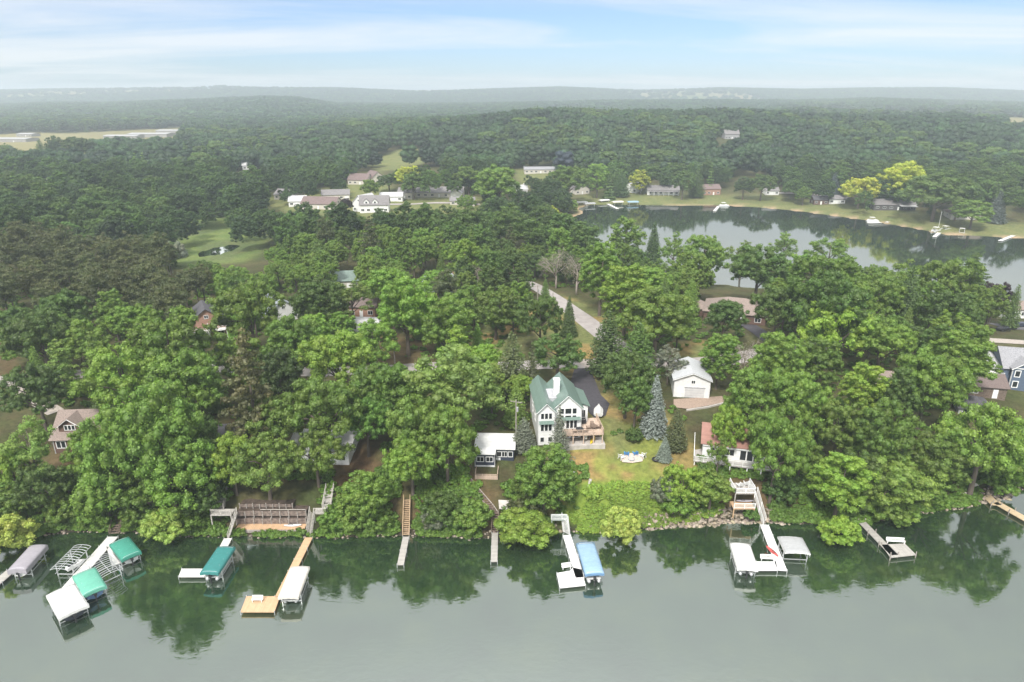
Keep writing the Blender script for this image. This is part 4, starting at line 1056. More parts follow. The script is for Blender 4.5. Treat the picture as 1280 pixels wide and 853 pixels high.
for _ in range(900):
    uu = r.uniform(800, 985) if r.random() < .75 else r.uniform(1150, 1285); p = G(uu, 650); x = p.x; y = float(shore_y(np.array([x]))[0]) + r.uniform(-.4, 2.6); rock(x, y, H(x, y) + .05, r.uniform(.2, .5))
rm, nt, out = nodes('stone'); b = N(nt, 'ShaderNodeBsdfPrincipled'); b.inputs['Roughness'].default_value = .85
at = N(nt, 'ShaderNodeAttribute', attribute_name='tone'); L(nt, mixc(nt, 1.0, at.outputs['Color'], ramp(nt, noise(nt, 3.0, 5, .65, coords(nt, 'Object')), [(.3, (.22, .19, .16)), (.7, (.44, .39, .33))]), 'MULTIPLY'), b.inputs[0]); L(nt, b.outputs[0], out.inputs[0])
tag(link(bpy.data.objects.new('shore_rocks', finish('shore_rocks', np.concatenate(V), None, np.concatenate(Tt), np.concatenate(tone), rm))), 'heaped grey and tan rocks along the water line', None, None, 'stuff')
# ================================================================ buildings
WHITE = striped('white_siding', (.80, .80, .79), (.62, .63, .64), 2, .16, .10, .6, .04)
WHITEPAINT = plain('white_paint', (.82, .82, .81), .5, .05, 1.0)
GREENROOF = striped('green_metal_roof', (.15, .215, .185), (.10, .15, .13), 0, .42, .07, .38, .10)
GREYROOF = plain('grey_shingles', (.27, .27, .285), .9, .2, 5.0, bump=.4)
PALEROOF = striped('pale_metal_roof', (.50, .50, .50), (.40, .40, .41), 0, .6, .05, .45, .05)
WHITEROOF = striped('white_metal_roof', (.68, .68, .67), (.52, .52, .52), 0, .6, .05, .45, .05)
TANROOF = plain('tan_shingles', (.24, .19, .165), .9, .2, 5.0, bump=.4)
BROWNROOF = plain('brown_shingles', (.15, .115, .105), .9, .2, 5.0, bump=.4)
DARKROOF = plain('dark_shingles', (.085, .082, .09), .9, .2, 5.0, bump=.4)
REDROOF = striped('red_roof', (.32, .165, .13), (.24, .12, .095), 1, .3, .10, .7, .12)
SLATE = plain('slate_roof', (.30, .33, .36), .8, .15, 4.0)
NAVY = striped('navy_siding', (.045, .055, .085), (.02, .025, .04), 2, .18, .12, .6, .1)
BLUE = striped('blue_siding', (.10, .135, .195), (.06, .08, .12), 2, .18, .12, .6, .1)
BROWNW = striped('brown_shake', (.135, .08, .06), (.07, .04, .03), 2, .2, .12, .8, .2)
BRICK = striped('brick', (.36, .20, .14), (.42, .36, .32), 2, .12, .14, .9, .2)
GREYSTONE = plain('grey_block', (.36, .36, .37), .9, .15, 3.0)
CREAM = striped('cream_siding', (.60, .56, .50), (.42, .40, .36), 2, .2, .1, .7, .08)
FLATROOF = plain('roof_membrane', (.40, .40, .42), .8, .12, 1.5)
WOODDECK = striped('cedar_deck', (.56, .43, .34), (.22, .14, .09), 0, .15, .09, .75, .15)
GREYDECK = striped('weathered_deck', (.42, .39, .36), (.2, .18, .16), 0, .15, .1, .85, .2)
WEATHER = plain('weathered_wood', (.33, .295, .265), .9, .25, 3.0, bump=.3)
DARKWOOD = plain('dark_timber', (.16, .12, .095), .9, .3, 3.0, bump=.3)
CONC = plain('concrete', (.46, .43, .40), .9, .12, .8)
BLACK = plain('black_metal', (.025, .025, .028), .4, .2, 3.0)
gm_, nt, out = nodes('window_glass')
b = N(nt, 'ShaderNodeBsdfPrincipled'); b.inputs['Base Color'].default_value = (.02, .024, .028, 1); b.inputs['Roughness'].default_value = .06; b.inputs['Specular IOR Level'].default_value = .6
L(nt, b.outputs[0], out.inputs[0]); GLASS = gm_
def window(t, c, w_, h_, n=(0, -1), frame=None, panes=1, fw=.09):
    """window frame part with its pane; c = centre on the wall face, n = outward normal (local)"""
    n = Vector((n[0], n[1], 0)).normalized(); s = Vector((-n.y, n.x, 0)); c = Vector(c)
    f = MB()
    def P(a, b, o): return c + s * a + Vector((0, 0, b)) + n * o
    def bx(mb, a0, a1, b0, b1, o0, o1):
        mb.add([P(a0, b0, o0), P(a1, b0, o0), P(a1, b1, o0), P(a0, b1, o0), P(a0, b0, o1), P(a1, b0, o1), P(a1, b1, o1), P(a0, b1, o1)],
               [(0, 3, 2, 1), (4, 5, 6, 7), (0, 1, 5, 4), (1, 2, 6, 5), (2, 3, 7, 6), (3, 0, 4, 7)])
    W, Hh = w_ / 2, h_ / 2
    bx(f, -W - fw, -W, -Hh - fw, Hh + fw, -.02, .07); bx(f, W, W + fw, -Hh - fw, Hh + fw, -.02, .07)
    bx(f, -W, W, Hh, Hh + fw, -.02, .07); bx(f, -W, W, -Hh - fw, -Hh, -.02, .08)
    for k in range(1, panes):
        a = -W + w_ * k / panes; bx(f, a - .035, a + .035, -Hh, Hh, -.02, .06)
    fo = f.build('window', frame or WHITEPAINT, t)
    g = MB(); bx(g, -W, W, -Hh, Hh, -.015, .03); g.build('pane', GLASS, fo)
    return fo
def door(t, c, w_, h_, n=(0, -1), mat=None):
    n = Vector((n[0], n[1], 0)).normalized(); s = Vector((-n.y, n.x, 0)); c = Vector(c)
    mb = MB(); mb.slab([c - s * w_ / 2 + n * .05, c + s * w_ / 2 + n * .05, c + s * w_ / 2 + n * .05 + Vector((0, 0, h_)), c - s * w_ / 2 + n * .05 + Vector((0, 0, h_))], .06)
    d = mb.build('door', mat or WHITEPAINT, t)
    k = MB(); k.tube([c + s * w_ * .36 + n * .05 + Vector((0, 0, h_ * .48)), c + s * w_ * .36 + n * .13 + Vector((0, 0, h_ * .48))], .035, 6); k.build('handle', BLACK, d)
    return d
def gable_wall(mb, x0, x1, y0, y1, z0, z1, rise, axis):
    """axis 'y': ridge runs along y, gables face +-y"""
    if axis == 'y':
        xm = (x0 + x1) / 2; A = [(x0, z0), (x1, z0), (x1, z1), (xm, z1 + rise), (x0, z1)]
        vs = [(a, y0, z) for a, z in A] + [(a, y1, z) for a, z in A]
    else:
        ym = (y0 + y1) / 2; A = [(y0, z0), (y1, z0), (y1, z1), (ym, z1 + rise), (y0, z1)]
        vs = [(x0, a, z) for a, z in A] + [(x1, a, z) for a, z in A]
    mb.add(vs, [(0, 1, 2, 3, 4), (9, 8, 7, 6, 5)] + [(i, 5 + i, 5 + (i + 1) % 5, (i + 1) % 5) for i in range(5)])
def gable_roof(mb, x0, x1, y0, y1, z1, rise, axis, oh=.4, t=.16):
    if axis == 'y':
        hw_ = (x1 - x0) / 2; k = rise / hw_; xm = (x0 + x1) / 2; zr = z1 + rise + t; ze = z1 - oh * k + t
        mb.slab([(x0 - oh, y0 - oh, ze), (xm, y0 - oh, zr), (xm, y1 + oh, zr), (x0 - oh, y1 + oh, ze)], t)
        mb.slab([(x1 + oh, y0 - oh, ze), (xm + .002, y0 - oh, zr), (xm + .002, y1 + oh, zr), (x1 + oh, y1 + oh, ze)], t)
    else:
        hw_ = (y1 - y0) / 2; k = rise / hw_; ym = (y0 + y1) / 2; zr = z1 + rise + t; ze = z1 - oh * k + t
        mb.slab([(x0 - oh, y0 - oh, ze), (x1 + oh, y0 - oh, ze), (x1 + oh, ym, zr), (x0 - oh, ym, zr)], t)
        mb.slab([(x0 - oh, y1 + oh, ze), (x1 + oh, y1 + oh, ze), (x1 + oh, ym + .002, zr), (x0 - oh, ym + .002, zr)], t)
def hip_roof(mb, x0, x1, y0, y1, z1, rise, oh=.5):
    x0 -= oh; x1 += oh; y0 -= oh; y1 += oh; h = min(x1 - x0, y1 - y0) / 2
    if x1 - x0 > y1 - y0: r0, r1 = (x0 + h, (y0 + y1) / 2), (x1 - h, (y0 + y1) / 2)
    else: r0, r1 = ((x0 + x1) / 2, y0 + h), ((x0 + x1) / 2, y1 - h)
    z = z1 + rise
    vs = [(x0, y0, z1), (x1, y0, z1), (x1, y1, z1), (x0, y1, z1), (*r0, z), (*r1, z), (x0, y0, z1 - .18), (x1, y0, z1 - .18), (x1, y1, z1 - .18), (x0, y1, z1 - .18)]
    if x1 - x0 > y1 - y0: fs = [(0, 1, 5, 4), (1, 2, 5), (2, 3, 4, 5), (3, 0, 4)]
    else: fs = [(0, 1, 4), (1, 2, 5, 4), (2, 3, 5), (3, 0, 4, 5)]
    mb.add(vs, fs + [(6, 7, 1, 0), (7, 8, 2, 1), (8, 9, 3, 2), (9, 6, 0, 3), (9, 8, 7, 6)])
def chimney(t, x, y, z0, z1, w_, mat, parent=None):
    mb = MB(); mb.box(x - w_ / 2, x + w_ / 2, y - w_ / 2, y + w_ / 2, z0, z1); mb.box(x - w_ / 2 - .07, x + w_ / 2 + .07, y - w_ / 2 - .07, y + w_ / 2 + .07, z1, z1 + .14)
    return mb.build('chimney', mat, parent or t)
def corners(t, x0, x1, y0, y1, z0, z1, mat=None, w_=.12):
    mb = MB()
    for x in (x0, x1):
        for y in (y0, y1): mb.box(x - w_ / 2, x + w_ / 2, y - w_ / 2, y + w_ / 2, z0, z1)
    return mb.build('corner_trim', mat or WHITEPAINT, t)
def railing(t, pts, z, h=1.0, mat=None, gap=1.5, pick=.14, name='railing', balusters=True):
    """one railing along a run of points: top and bottom rails, posts and balusters"""
    mb = MB()
    for (a, b) in zip(pts[:-1], pts[1:]):
        a = Vector((*a, z)) if len(a) == 2 else Vector(a); b = Vector((*b, z)) if len(b) == 2 else Vector(b); l = (b - a).length
        u = Vector((0, 0, 1))
        mb.bar(a + u * h, b + u * h, .10, .06); mb.bar(a + u * .12, b + u * .12, .06, .06)
        n = max(1, int(l / gap))
        for i in range(n + 1): p = a.lerp(b, i / n); mb.bar(p - u * .05, p + u * (h + .05), .10)
        if balusters:
            m = max(2, int(l / pick))
            for i in range(1, m): p = a.lerp(b, i / m); mb.bar(p + u * .15, p + u * (h - .03), .035)
    return mb.build(name, mat or WHITEPAINT, t)
def base_at(u, v, lift=0.0):
    p = G(u, v); return (p.x, p.y, p.z + lift)
def simple_house(u, v, rz, w_, d, hw_, rise, axis, wall, roof, label, name='house', nwin=3, dr=True, chim=None, found=.6, hip=False, win_h=1.1, cat='house', side=True, group=None, garage=False, loc=None, oh=.45):
    """origin: middle of the front wall foot"""
    t = thing(name, label, cat, loc or base_at(u, v), R(rz), group)
    x0, x1 = -w_ / 2, w_ / 2
    mb = MB()
    if hip: mb.box(x0, x1, 0, d, -found, hw_)
    else: gable_wall(mb, x0, x1, 0, d, -found, hw_, rise, axis)
    mb.build('wall', wall, t)
    rf = MB()
    if hip: hip_roof(rf, x0, x1, 0, d, hw_ + .05, rise)
    else: gable_roof(rf, x0, x1, 0, d, hw_, rise, axis, oh)
    ro = rf.build('roof', roof, t)
    if chim: chimney(t, chim[0], chim[1], hw_, hw_ + rise + chim[2], .8, chim[3], ro)
    for k in range(nwin):
        x = x0 + w_ * (k + .5) / nwin
        if garage and k == nwin - 1:
            mb = MB(); mb.slab([(x - 1.4, -.04, 0.05), (x + 1.4, -.04, .05), (x + 1.4, -.04, 2.2), (x - 1.4, -.04, 2.2)], .05); mb.build('garage_door', WHITEPAINT, t); continue
        if dr and k == nwin // 2: door(t, (x, 0, 0), 1.0, 2.05); continue
        window(t, (x, 0, 1.5), min(1.6, w_ / nwin * .5), win_h, panes=2)
    if side:
        for s, n in ((x0, (-1, 0)), (x1, (1, 0))): window(t, (s, d * .5, 1.5), 1.2, win_h, n, panes=2)
        if axis == 'y' and rise > 1.6 and not hip: window(t, (0, 0, hw_ + rise * .35), .9, .8, panes=2)
    return t

# ---------------------------------------------------------------- the white house with the green roof
A = G(672, 557)
t = thing('house', 'tall white house with green metal roof and twin front gables', 'house', (A.x, A.y, A.z), R(5))
HA_M = Matrix.Translation(A) @ Matrix.Rotation(R(5), 4, 'Z')
mb = MB(); hwl = 7.2
gable_wall(mb, 0, 3.2, 0, 13, -.8, hwl, 1.6, 'y')
gable_wall(mb, 3.2, 8.5, 1.3, 12, -.8, hwl, 2.5, 'y')
mb.box(8.5, 10.3, 4.2, 11, -.8, 6.0)
mb.build('wall', WHITE, t)
rf = MB(); gable_roof(rf, 0, 3.2, 0, 13, hwl, 1.6, 'y', .35); ro = rf.build('roof', GREENROOF, t)
rf = MB(); gable_roof(rf, 3.2, 8.5, 1.3, 12, hwl + .02, 2.5, 'y', .35); rf.build('roof', GREENROOF, t)
rf = MB(); rf.slab([(8.5, 3.8, 7.0), (10.7, 3.8, 6.0), (10.7, 11.4, 6.0), (8.5, 11.4, 7.0)], .15); rf.build('side_roof', GREENROOF, t)
mb = MB(); mb.box(2.5, 4.6, 3.5, 8.0, hwl - .2, hwl + .95); mb.build('flat_roof', FLATROOF, t)
ch = MB(); ch.box(3.6, 4.7, 4.6, 5.6, hwl, hwl + 4.1); ch.box(3.52, 4.78, 4.52, 5.68, hwl + 4.1, hwl + 4.25); ch.build('chimney', WHITEPAINT, ro)
corners(t, 0, 3.2, 0, 0, -.8, hwl); corners(t, 3.24, 8.5, 1.3, 1.3, -.8, hwl)
for x, wd in ((.85, .55), (1.6, .55), (2.35, .55)):
    window(t, (x, 0, 6.1), wd, 1.15, panes=1); window(t, (x, 0, 3.7), wd, 1.35)
    if x != 1.6: window(t, (x, 0, 1.2), wd + .1, .95)
for x, wd in ((4.75, .7), (5.95, 1.15), (7.15, .75)):
    window(t, (x, 1.3, 6.35), wd, 1.1); window(t, (x, 1.3, 5.25), wd, .35)
for x in (4.3, 5.0): window(t, (x, 1.3, 3.7), .5, 1.3)
for x in (5.9, 6.65, 7.4): window(t, (x, 1.3, 3.6), .55, 1.7)
window(t, (5.5, 1.3, 1.2), 1.4, .9, panes=2); window(t, (7.3, 1.3, 1.2), 1.4, .9, panes=2)
window(t, (9.4, 4.2, 4.3), .8, 1.5, panes=2); window(t, (0, 4, 4.0), 1.0, 1.2, (-1, 0)); window(t, (0, 8, 4.0), 1.0, 1.2, (-1, 0)); window(t, (0, 8, 6.0), 1.0, 1.0, (-1, 0)); window(t, (10.3, 7.5, 4.0), 1.2, 1.2, (1, 0), panes=2)
for x0, x1, y in ((.2, 3.0, 0), (3.7, 8.3, 1.3)):
    aw = MB(); aw.slab([(x0, y - .75, 4.75), (x1, y - .75, 4.75), (x1, y - .0, 5.12), (x0, y - .0, 5.12)], .07); aw.build('awning', GREENROOF, t)
for x0, x1, y, z, rise in ((0, 3.2, -.38, hwl, 1.6), (3.2, 8.5, .92, hwl, 2.5)):
    xm = (x0 + x1) / 2; mb = MB(); k = rise / ((x1 - x0) / 2)
    for a in (x0 - .35, x1 + .35): mb.bar((a, y, z - .35 * k - .06), (xm, y, z + rise - .06), .05, .2, (0, 1, 0))
    mb.build('gable_trim', WHITEPAINT, t)
# deck wrapped round the right front corner: part of the house
dk = MB(); dk.prism([(4.4, -1.3), (12.4, -1.3), (12.4, 5.6), (10.4, 5.6), (10.4, 4.1), (8.6, 4.1), (8.6, 1.25), (4.4, 1.25)], 2.38, 2.55)
deck = dk.build('deck', WOODDECK, t)
for x, y in ((4.6, -1.1), (6.6, -1.1), (8.6, -1.1), (10.5, -1.1), (12.2, -1.1), (12.2, 1.6), (12.2, 5.3)):
    p = MB(); p.box(x - .1, x + .1, y - .1, y + .1, -1.4, 2.38); p.build('post', WOODDECK, deck)
railing(deck, [(4.4, -1.25), (12.35, -1.25), (12.35, 5.55)], 2.55, 1.0, WOODDECK, 1.6, .2)
mb = MB(); mb.box(8.52, 12.2, 1.3, 1.5, -1.6, 2.36); mb.box(4.4, 8.5, 1.1, 1.25, -1.6, .6); mb.build('under_deck_wall', DARKWOOD, t)
tz = max(H(*(HA_M @ Vector((x, y, 0)))[:2]) for x in (4.4, 8.5, 12.6) for y in (-1.6, 1.3)) - A.z + .10
mb = MB(); mb.prism([(4.4, -1.7), (12.7, -1.7), (12.7, 1.3), (4.4, 1.3)], tz - 1.3, tz); mb.build('terrace', CONC, t)
TZ = tz
HOUSE_A = t
def on_a(x, y, z): return HOUSE_A.matrix_basis @ Vector((x, y, z))
# driveway and the boat parked on it
def ground_sheet(name, px, mat, lift=.05, ref=None, step=1.0, kind='structure'):
    P = [tuple(G(u, v)[:2]) for u, v in px]; xs = [p[0] for p in P]; ys = [p[1] for p in P]
    gx = np.arange(min(xs) - step, max(xs) + step * 2, step); gy = np.arange(min(ys) - step, max(ys) + step * 2, step)
    import bmesh
    bm = bmesh.new(); bm.faces.new([bm.verts.new((p[0], p[1], 0)) for p in P])
    for g, n in [(q, (1, 0, 0)) for q in gx] + [(q, (0, 1, 0)) for q in gy]:
        co = (g, 0, 0) if n[0] else (0, g, 0)
        bmesh.ops.bisect_plane(bm, geom=bm.verts[:] + bm.edges[:] + bm.faces[:], plane_co=co, plane_no=n)
    for v_ in bm.verts: v_.co.z = max(H(v_.co.x + a, v_.co.y + c) for a, c in ((0, 0), (.7, 0), (-.7, 0), (0, .7), (0, -.7))) + lift
    bmesh.ops.triangulate(bm, faces=bm.faces[:])
    me = bpy.data.meshes.new(name); bm.to_mesh(me); bm.free(); me.materials.append(mat)
    o = link(bpy.data.objects.new(name, me))
    if kind: tag(o, kind=kind)
    return o
ASPHALT = plain('fresh_asphalt', (.055, .050, .058), .85, .15, 2.0); ROADM = plain('old_road', (.33, .30, .285), .92, .1, .35); PATHM = plain('path_paving', (.40, .35, .31), .9, .15, 2.0)
ground_sheet('driveway', [(719, 458), (734, 455), (743, 474), (751, 494), (762, 505), (757, 520), (744, 524), (736, 516), (728, 498), (712, 482)], ASPHALT)
def strip(name, pts, wd, mat, lift=.05):
    import bmesh
    V = []; Fq = []; P = []
    pts = [Vector((p[0], p[1])) for p in pts]
    for a, b in zip(pts[:-1], pts[1:]):
        n = max(2, int((b - a).length / 1.5)); P += [a.lerp(b, i / n) for i in range(n)]
    P.append(pts[-1])
    for _ in range(4): P = [P[0]] + [(P[i - 1] + P[i] * 2 + P[i + 1]) / 4 for i in range(1, len(P) - 1)] + [P[-1]]
    K = 7
    for i, p in enumerate(P):
        d = (P[min(i + 1, len(P) - 1)] - P[max(i - 1, 0)]).normalized(); nrm = Vector((-d.y, d.x))
        for k in range(K):
            q = p + nrm * wd * (k / (K - 1) - .5); V.append((q.x, q.y, max(H(q.x, q.y), H(q.x + .7, q.y), H(q.x - .7, q.y), H(q.x, q.y + .7), H(q.x, q.y - .7)) + lift))
    for i in range(len(P) - 1):
        for k in range(K - 1): Fq.append((i * K + k, i * K + k + 1, i * K + K + k + 1, i * K + K + k))
    return tag(link(bpy.data.objects.new(name, np_mesh(name, V, Fq, None, mat, True))), kind='structure')
strip('road', ROADS[0][0], 6.2, ROADM); strip('lane', ROADS[1][0], 5.4, ROADM, .062)
strip('drive', [tuple(G(u, v)[:2]) for u, v in [(790, 450), (745, 451), (727, 457)]], 3.4, PATHM, .075)
strip('house_drive', [tuple(G(u, v)[:2]) for u, v in [(925, 400), (940, 410), (965, 428), (985, 440)]], 4.5, ASPHALT, .08)
strip('shore_road', [tuple(G(u, v)[:2]) for u, v in [(1225, 425), (1260, 427), (1330, 432)]], 5.5, PATHM, .05)
strip('parking_lot', [tuple(G(u, v)[:2]) for u, v in [(1246, 408), (1330, 412)]], 9.0, plain('parking_asphalt', (.12, .115, .12), .9, .15, .5), .05)
strip('gravel_lane', [tuple(G(u, v)[:2]) for u, v in [(10, 478), (45, 500), (70, 516)]], 3.2, PATHM, .06)
strip('lakeside_road', [tuple(G(u, v)[:2]) for u, v in [(960, 241), (1000, 242), (1030, 245), (1060, 248)]], 5, ROADM, .15)
strip('village_road', [tuple(G(u, v)[:2]) for u, v in [(440, 256), (490, 256), (540, 254), (600, 256)]], 5, ROADM, .15)

# ---------------------------------------------------------------- small navy cottage
B = G(594, 583)
t = thing('cottage', 'small navy cottage with a white low roof and wooden front deck', 'cottage', (B.x, B.y, B.z + .4), R(-2))
mb = MB(); mb.box(0, 3.6, 0, 6.2, -1.2, 2.3); mb.box(3.6, 7.0, 1.7, 6.2, -1.2, 2.3); mb.build('wall', NAVY, t)
rf = MB(); rf.slab([(-.3, -.5, 2.4), (3.75, -.5, 2.4), (3.75, 6.6, 3.0), (-.3, 6.6, 3.0)], .14); ro = rf.build('roof', WHITEROOF, t)
rf = MB(); rf.slab([(3.752, 1.2, 2.53), (7.3, 1.2, 2.53), (7.3, 6.6, 2.98), (3.752, 6.6, 2.98)], .14); rf.build('roof', WHITEROOF, t)
mb = MB(); mb.box(-.06, 3.66, -.06, 0, -1.2, -.15); mb.build('skirt', WHITEPAINT, t)
corners(t, 0, 3.6, 0, 0, -1.2, 2.2)
window(t, (.95, 0, 1.1), 1.2, .9, panes=2); window(t, (2.65, 0, 1.1), 1.2, .9, panes=2); window(t, (4.3, 1.7, 1.25), .8, .95); window(t, (5.3, 1.7, 1.25), .9, .95, panes=2); window(t, (6.4, 1.7, 1.25), .7, .95); window(t, (0, 3.2, 1.2), 1.1, .9, (-1, 0))
door(t, (3.6 + .55, 1.7, -.5), .8, 1.0)
dk = MB(); dk.box(.2, 4.3, -3.2, -.15, -1.25, -1.08); deck = dk.build('deck', WOODDECK, t)
mb = MB(); mb.box(.2, 4.3, -3.24, -3.2, -1.95, -.35); mb.build('skirt', WOODDECK, deck); railing(deck, [(.25, -.2), (.25, -3.15), (4.25, -3.15), (4.25, -.2)], -1.08, .9, WOODDECK, 1.2, .15)
for x in (.4, 2.2, 4.1):
    p = MB(); p.box(x - .08, x + .08, -3.1, -2.94, -3.6, -1.25); p.build('post', WOODDECK, deck)
# ---------------------------------------------------------------- white garage with its paved court
Cg = G(886, 499)
t = thing('garage', 'white two-storey garage with grey roof and a wide overhead door', 'garage', (Cg.x, Cg.y, Cg.z + .1), R(-7))
mb = MB(); gable_wall(mb, -7.6, 0, 0, 9, -.8, 4.3, 1.5, 'y'); mb.build('wall', WHITE, t)
rf = MB(); gable_roof(rf, -7.6, 0, 0, 9, 4.3, 1.5, 'y', .4); rf.build('roof', plain('light_grey_shingles', (.42, .43, .44), .9, .12, 5.0, bump=.4), t)
mb = MB()
for k in range(4): mb.box(-5.2, -1.1, -.09 - .02 * (k % 2), -.02, .05 + k * .56, .05 + k * .56 + .52)
mb.build('overhead_door', plain('door_grey', (.56, .56, .56), .6, .05), t); mb = MB(); mb.box(-5.35, -.95, -.13, -.02, 2.3, 2.5); mb.build('door_lintel', GREYSTONE, t)
window(t, (-3.6, 0, 3.7), .7, .7, panes=2); door(t, (-6.3, 0, 0), .95, 2.05); corners(t, -7.6, 0, 0, 0, -.8, 4.2)
mb = MB(); mb.bar((-8, -.42, 4.05), (-3.8, -.42, 5.75), .05, .2, (0, 1, 0)); mb.bar((.4, -.42, 4.05), (-3.8, -.42, 5.75), .05, .2, (0, 1, 0)); mb.build('gable_trim', WHITEPAINT, t)
PAVER = plain('tan_pavers', (.30, .225, .175), .9, .15, 3.0)
ground_sheet('paved_court', [(842, 500), (890, 497), (902, 496), (908, 503), (885, 508), (860, 512), (842, 510)], PAVER, .10)
pw = thing('retaining_wall', 'low white retaining wall along the paved garage court', 'wall', tuple(G(880, 512)))
px = [G(u, v) for u, v in [(858, 514), (885, 510), (909, 504), (904, 497)]]
mb = MB()
for a, b in zip(px[:-1], px[1:]): mb.bar(a - Vector(pw.location) - Vector((0, 0, .2)), b - Vector(pw.location) - Vector((0, 0, .2)), .3, 1.1)
mb.build('block_wall', CONC, pw)
# ---------------------------------------------------------------- red-roofed house
Dh = G(877, 574)
t = thing('house', 'white house with red roof half hidden by trees, long balcony', 'house', (Dh.x, Dh.y, Dh.z + .7), R(-15))
mb = MB(); gable_wall(mb, 0, 12, 0, 8, -2.0, 2.8, 2.1, 'x'); mb.build('wall', WHITE, t)
rf = MB(); gable_roof(rf, 0, 12, 0, 8, 2.8, 2.1, 'x', .45); ro = rf.build('roof', REDROOF, t)
chimney(t, 9, 5, 4, 6.2, .8, BRICK, ro)
window(t, (0, 3, 1.6), .8, 1.7, (-1, 0), BLACK); window(t, (0, 5.4, 1.6), .8, 1.2, (-1, 0)); window(t, (7.2, 0, 1.1), 1.0, 1.9); window(t, (8.4, 0, 1.1), 1.0, 1.9); window(t, (9.6, 0, 1.1), 1.0, 1.9); window(t, (2.2, 0, 1.4), 1.6, 1.2, panes=2); window(t, (4.8, 0, 1.4), 1.6, 1.2, panes=2)
mb = MB(); mb.box(-.05, 12.05, -.35, -.05, 2.35, 2.52); mb.build('gutter', WHITEPAINT, t)
dk = MB(); dk.prism([(-1.5, -2.2), (12.4, -2.2), (12.4, -.05), (-.05, -.05), (-.05, 8), (-1.5, 8)], -.25, -.08); deck = dk.build('balcony', GREYDECK, t)
railing(deck, [(-1.45, 7.9), (-1.45, -2.15), (12.35, -2.15), (12.35, -.1)], -.08, 1.0, WHITEPAINT, 1.6, .16)
for x in (-1.3, 2, 5, 8, 10.4, 12.2):
    p = MB(); p.box(x - .09, x + .09, -2.1, -1.92, -3.2, -.25); p.build('post', WHITEPAINT, deck)
# ---------------------------------------------------------------- brown house at the left
E = G(70, 567)
t = thing('house', 'brown shingled house with white-trimmed dormer among lakefront trees', 'house', (E.x, E.y, E.z + .2), R(4))
mb = MB(); gable_wall(mb, 0, 9.2, 0, 9, -.8, 2.9, 3.6, 'x'); mb.build('wall', BROWNW, t)
rf = MB(); gable_roof(rf, 0, 9.2, 0, 9, 2.9, 3.6, 'x', .5); ro = rf.build('roof', TANROOF, t)
dm = MB(); gable_wall(dm, 1.0, 5.0, .9, 5.0, 3.0, 4.9, 1.5, 'y'); dorm = dm.build('dormer', BROWNW, t)
rf = MB(); gable_roof(rf, 1.0, 5.0, .9, 4.6, 4.9, 1.5, 'y', .35); rf.build('dormer_roof', TANROOF, dorm)
mb = MB(); mb.bar((.65, .52, 4.62), (3, .52, 6.42), .06, .24, (0, 1, 0)); mb.bar((5.35, .52, 4.62), (3, .52, 6.42), .06, .24, (0, 1, 0)); mb.build('trim', WHITEPAINT, dorm)
for x in (2.35, 3.0, 3.65): window(dorm, (x, .9, 4.6), .5, .9)
for x, wd in ((.9, .7), (1.75, .7), (4.2, .5), (5.0, 1.1), (5.85, .5), (8.3, .8)): window(t, (x, 0, 1.6), wd, 1.3, fw=.12)
door(t, (7.1, 0, .1), .95, 2.1); corners(t, 0, 9.2, 0, 0, -.8, 2.8)
po = MB(); po.box(2.8, 7.8, -2.4, -.02, -.3, -.12); po.build('porch', GREYDECK, t)
# ---------------------------------------------------------------- right-hand houses
Fh = G(1252, 486)
t = thing('house', 'dark blue house with grey roof and white-framed front gable', 'house', (Fh.x, Fh.y, Fh.z + .2), R(-14))
mb = MB(); gable_wall(mb, 0, 12, 1, 10, -1, 4.6, 3.2, 'x'); mb.build('wall', BLUE, t)
rf = MB(); gable_roof(rf, 0, 12, 1, 10, 4.6, 3.2, 'x', .5); ro = rf.build('roof', GREYROOF, t)
dm = MB(); gable_wall(dm, 1.2, 6.2, 0, 4.5, -1, 4.9, 1.7, 'y'); dm.build('front_bay', BLUE, t)
rf = MB(); gable_roof(rf, 1.2, 6.2, 0, 4.5, 4.9, 1.7, 'y', .4); rf.build('bay_roof', GREYROOF, t)
mb = MB(); mb.bar((.8, -.43, 4.6), (3.7, -.43, 6.6), .06, .3, (0, 1, 0)); mb.bar((6.6, -.43, 4.6), (3.7, -.43, 6.6), .06, .3, (0, 1, 0)); mb.box(1.0, 6.4, -.12, -.02, 4.75, 4.95); mb.build('gable_trim', WHITEPAINT, t)
for x in (2.3, 5.1): window(t, (x, 0, 3.6), .9, 1.3, fw=.16); window(t, (x, 0, 1.1), .9, 1.3, fw=.16)
window(t, (9, 1, 3.6), 1.2, 1.3); window(t, (9, 1, 1.1), 1.2, 1.3); corners(t, 1.2, 6.2, 0, 0, -1, 4.8, None, .2)
mb = MB(); mb.box(-4.5, 0, 3, 9, -1, 4.0); mb.build('annex', WHITE, t); rf = MB(); rf.slab([(-4.9, 2.6, 4.1), (0, 2.6, 4.1), (0, 9.3, 5.6), (-4.9, 9.3, 5.6)], .15); rf.build('annex_roof', PALEROOF, t)
window(t, (-3, 3, 2.4), 1.2, 1.1, panes=2)
railing(t, [(-4.6, .8), (.2, .8)], 2.2, 1.0); mb = MB(); mb.box(-4.7, .2, .7, 3, 2.0, 2.2); mb.build('balcony', GREYDECK, t)
simple_house(1229, 497, -12, 8.5, 7, 2.6, 1.7, 'x', DARKWOOD, BROWNROOF, 'brown-roofed cabin just below the dark blue house', 'cabin', 2, True, hip=False)
simple_house(1217, 524, -14, 6.2, 6, 2.4, 1.6, 'x', GREYSTONE, DARKROOF, 'grey-roofed shed downhill of the brown-roofed cabin', 'shed', 2, True, hip=True, cat='shed')
simple_house(1111, 493, -8, 6, 6, 2.6, 1.6, 'x', BROWNW, TANROOF, 'small tan roof corner showing between right-hand oaks', 'cabin', 2)
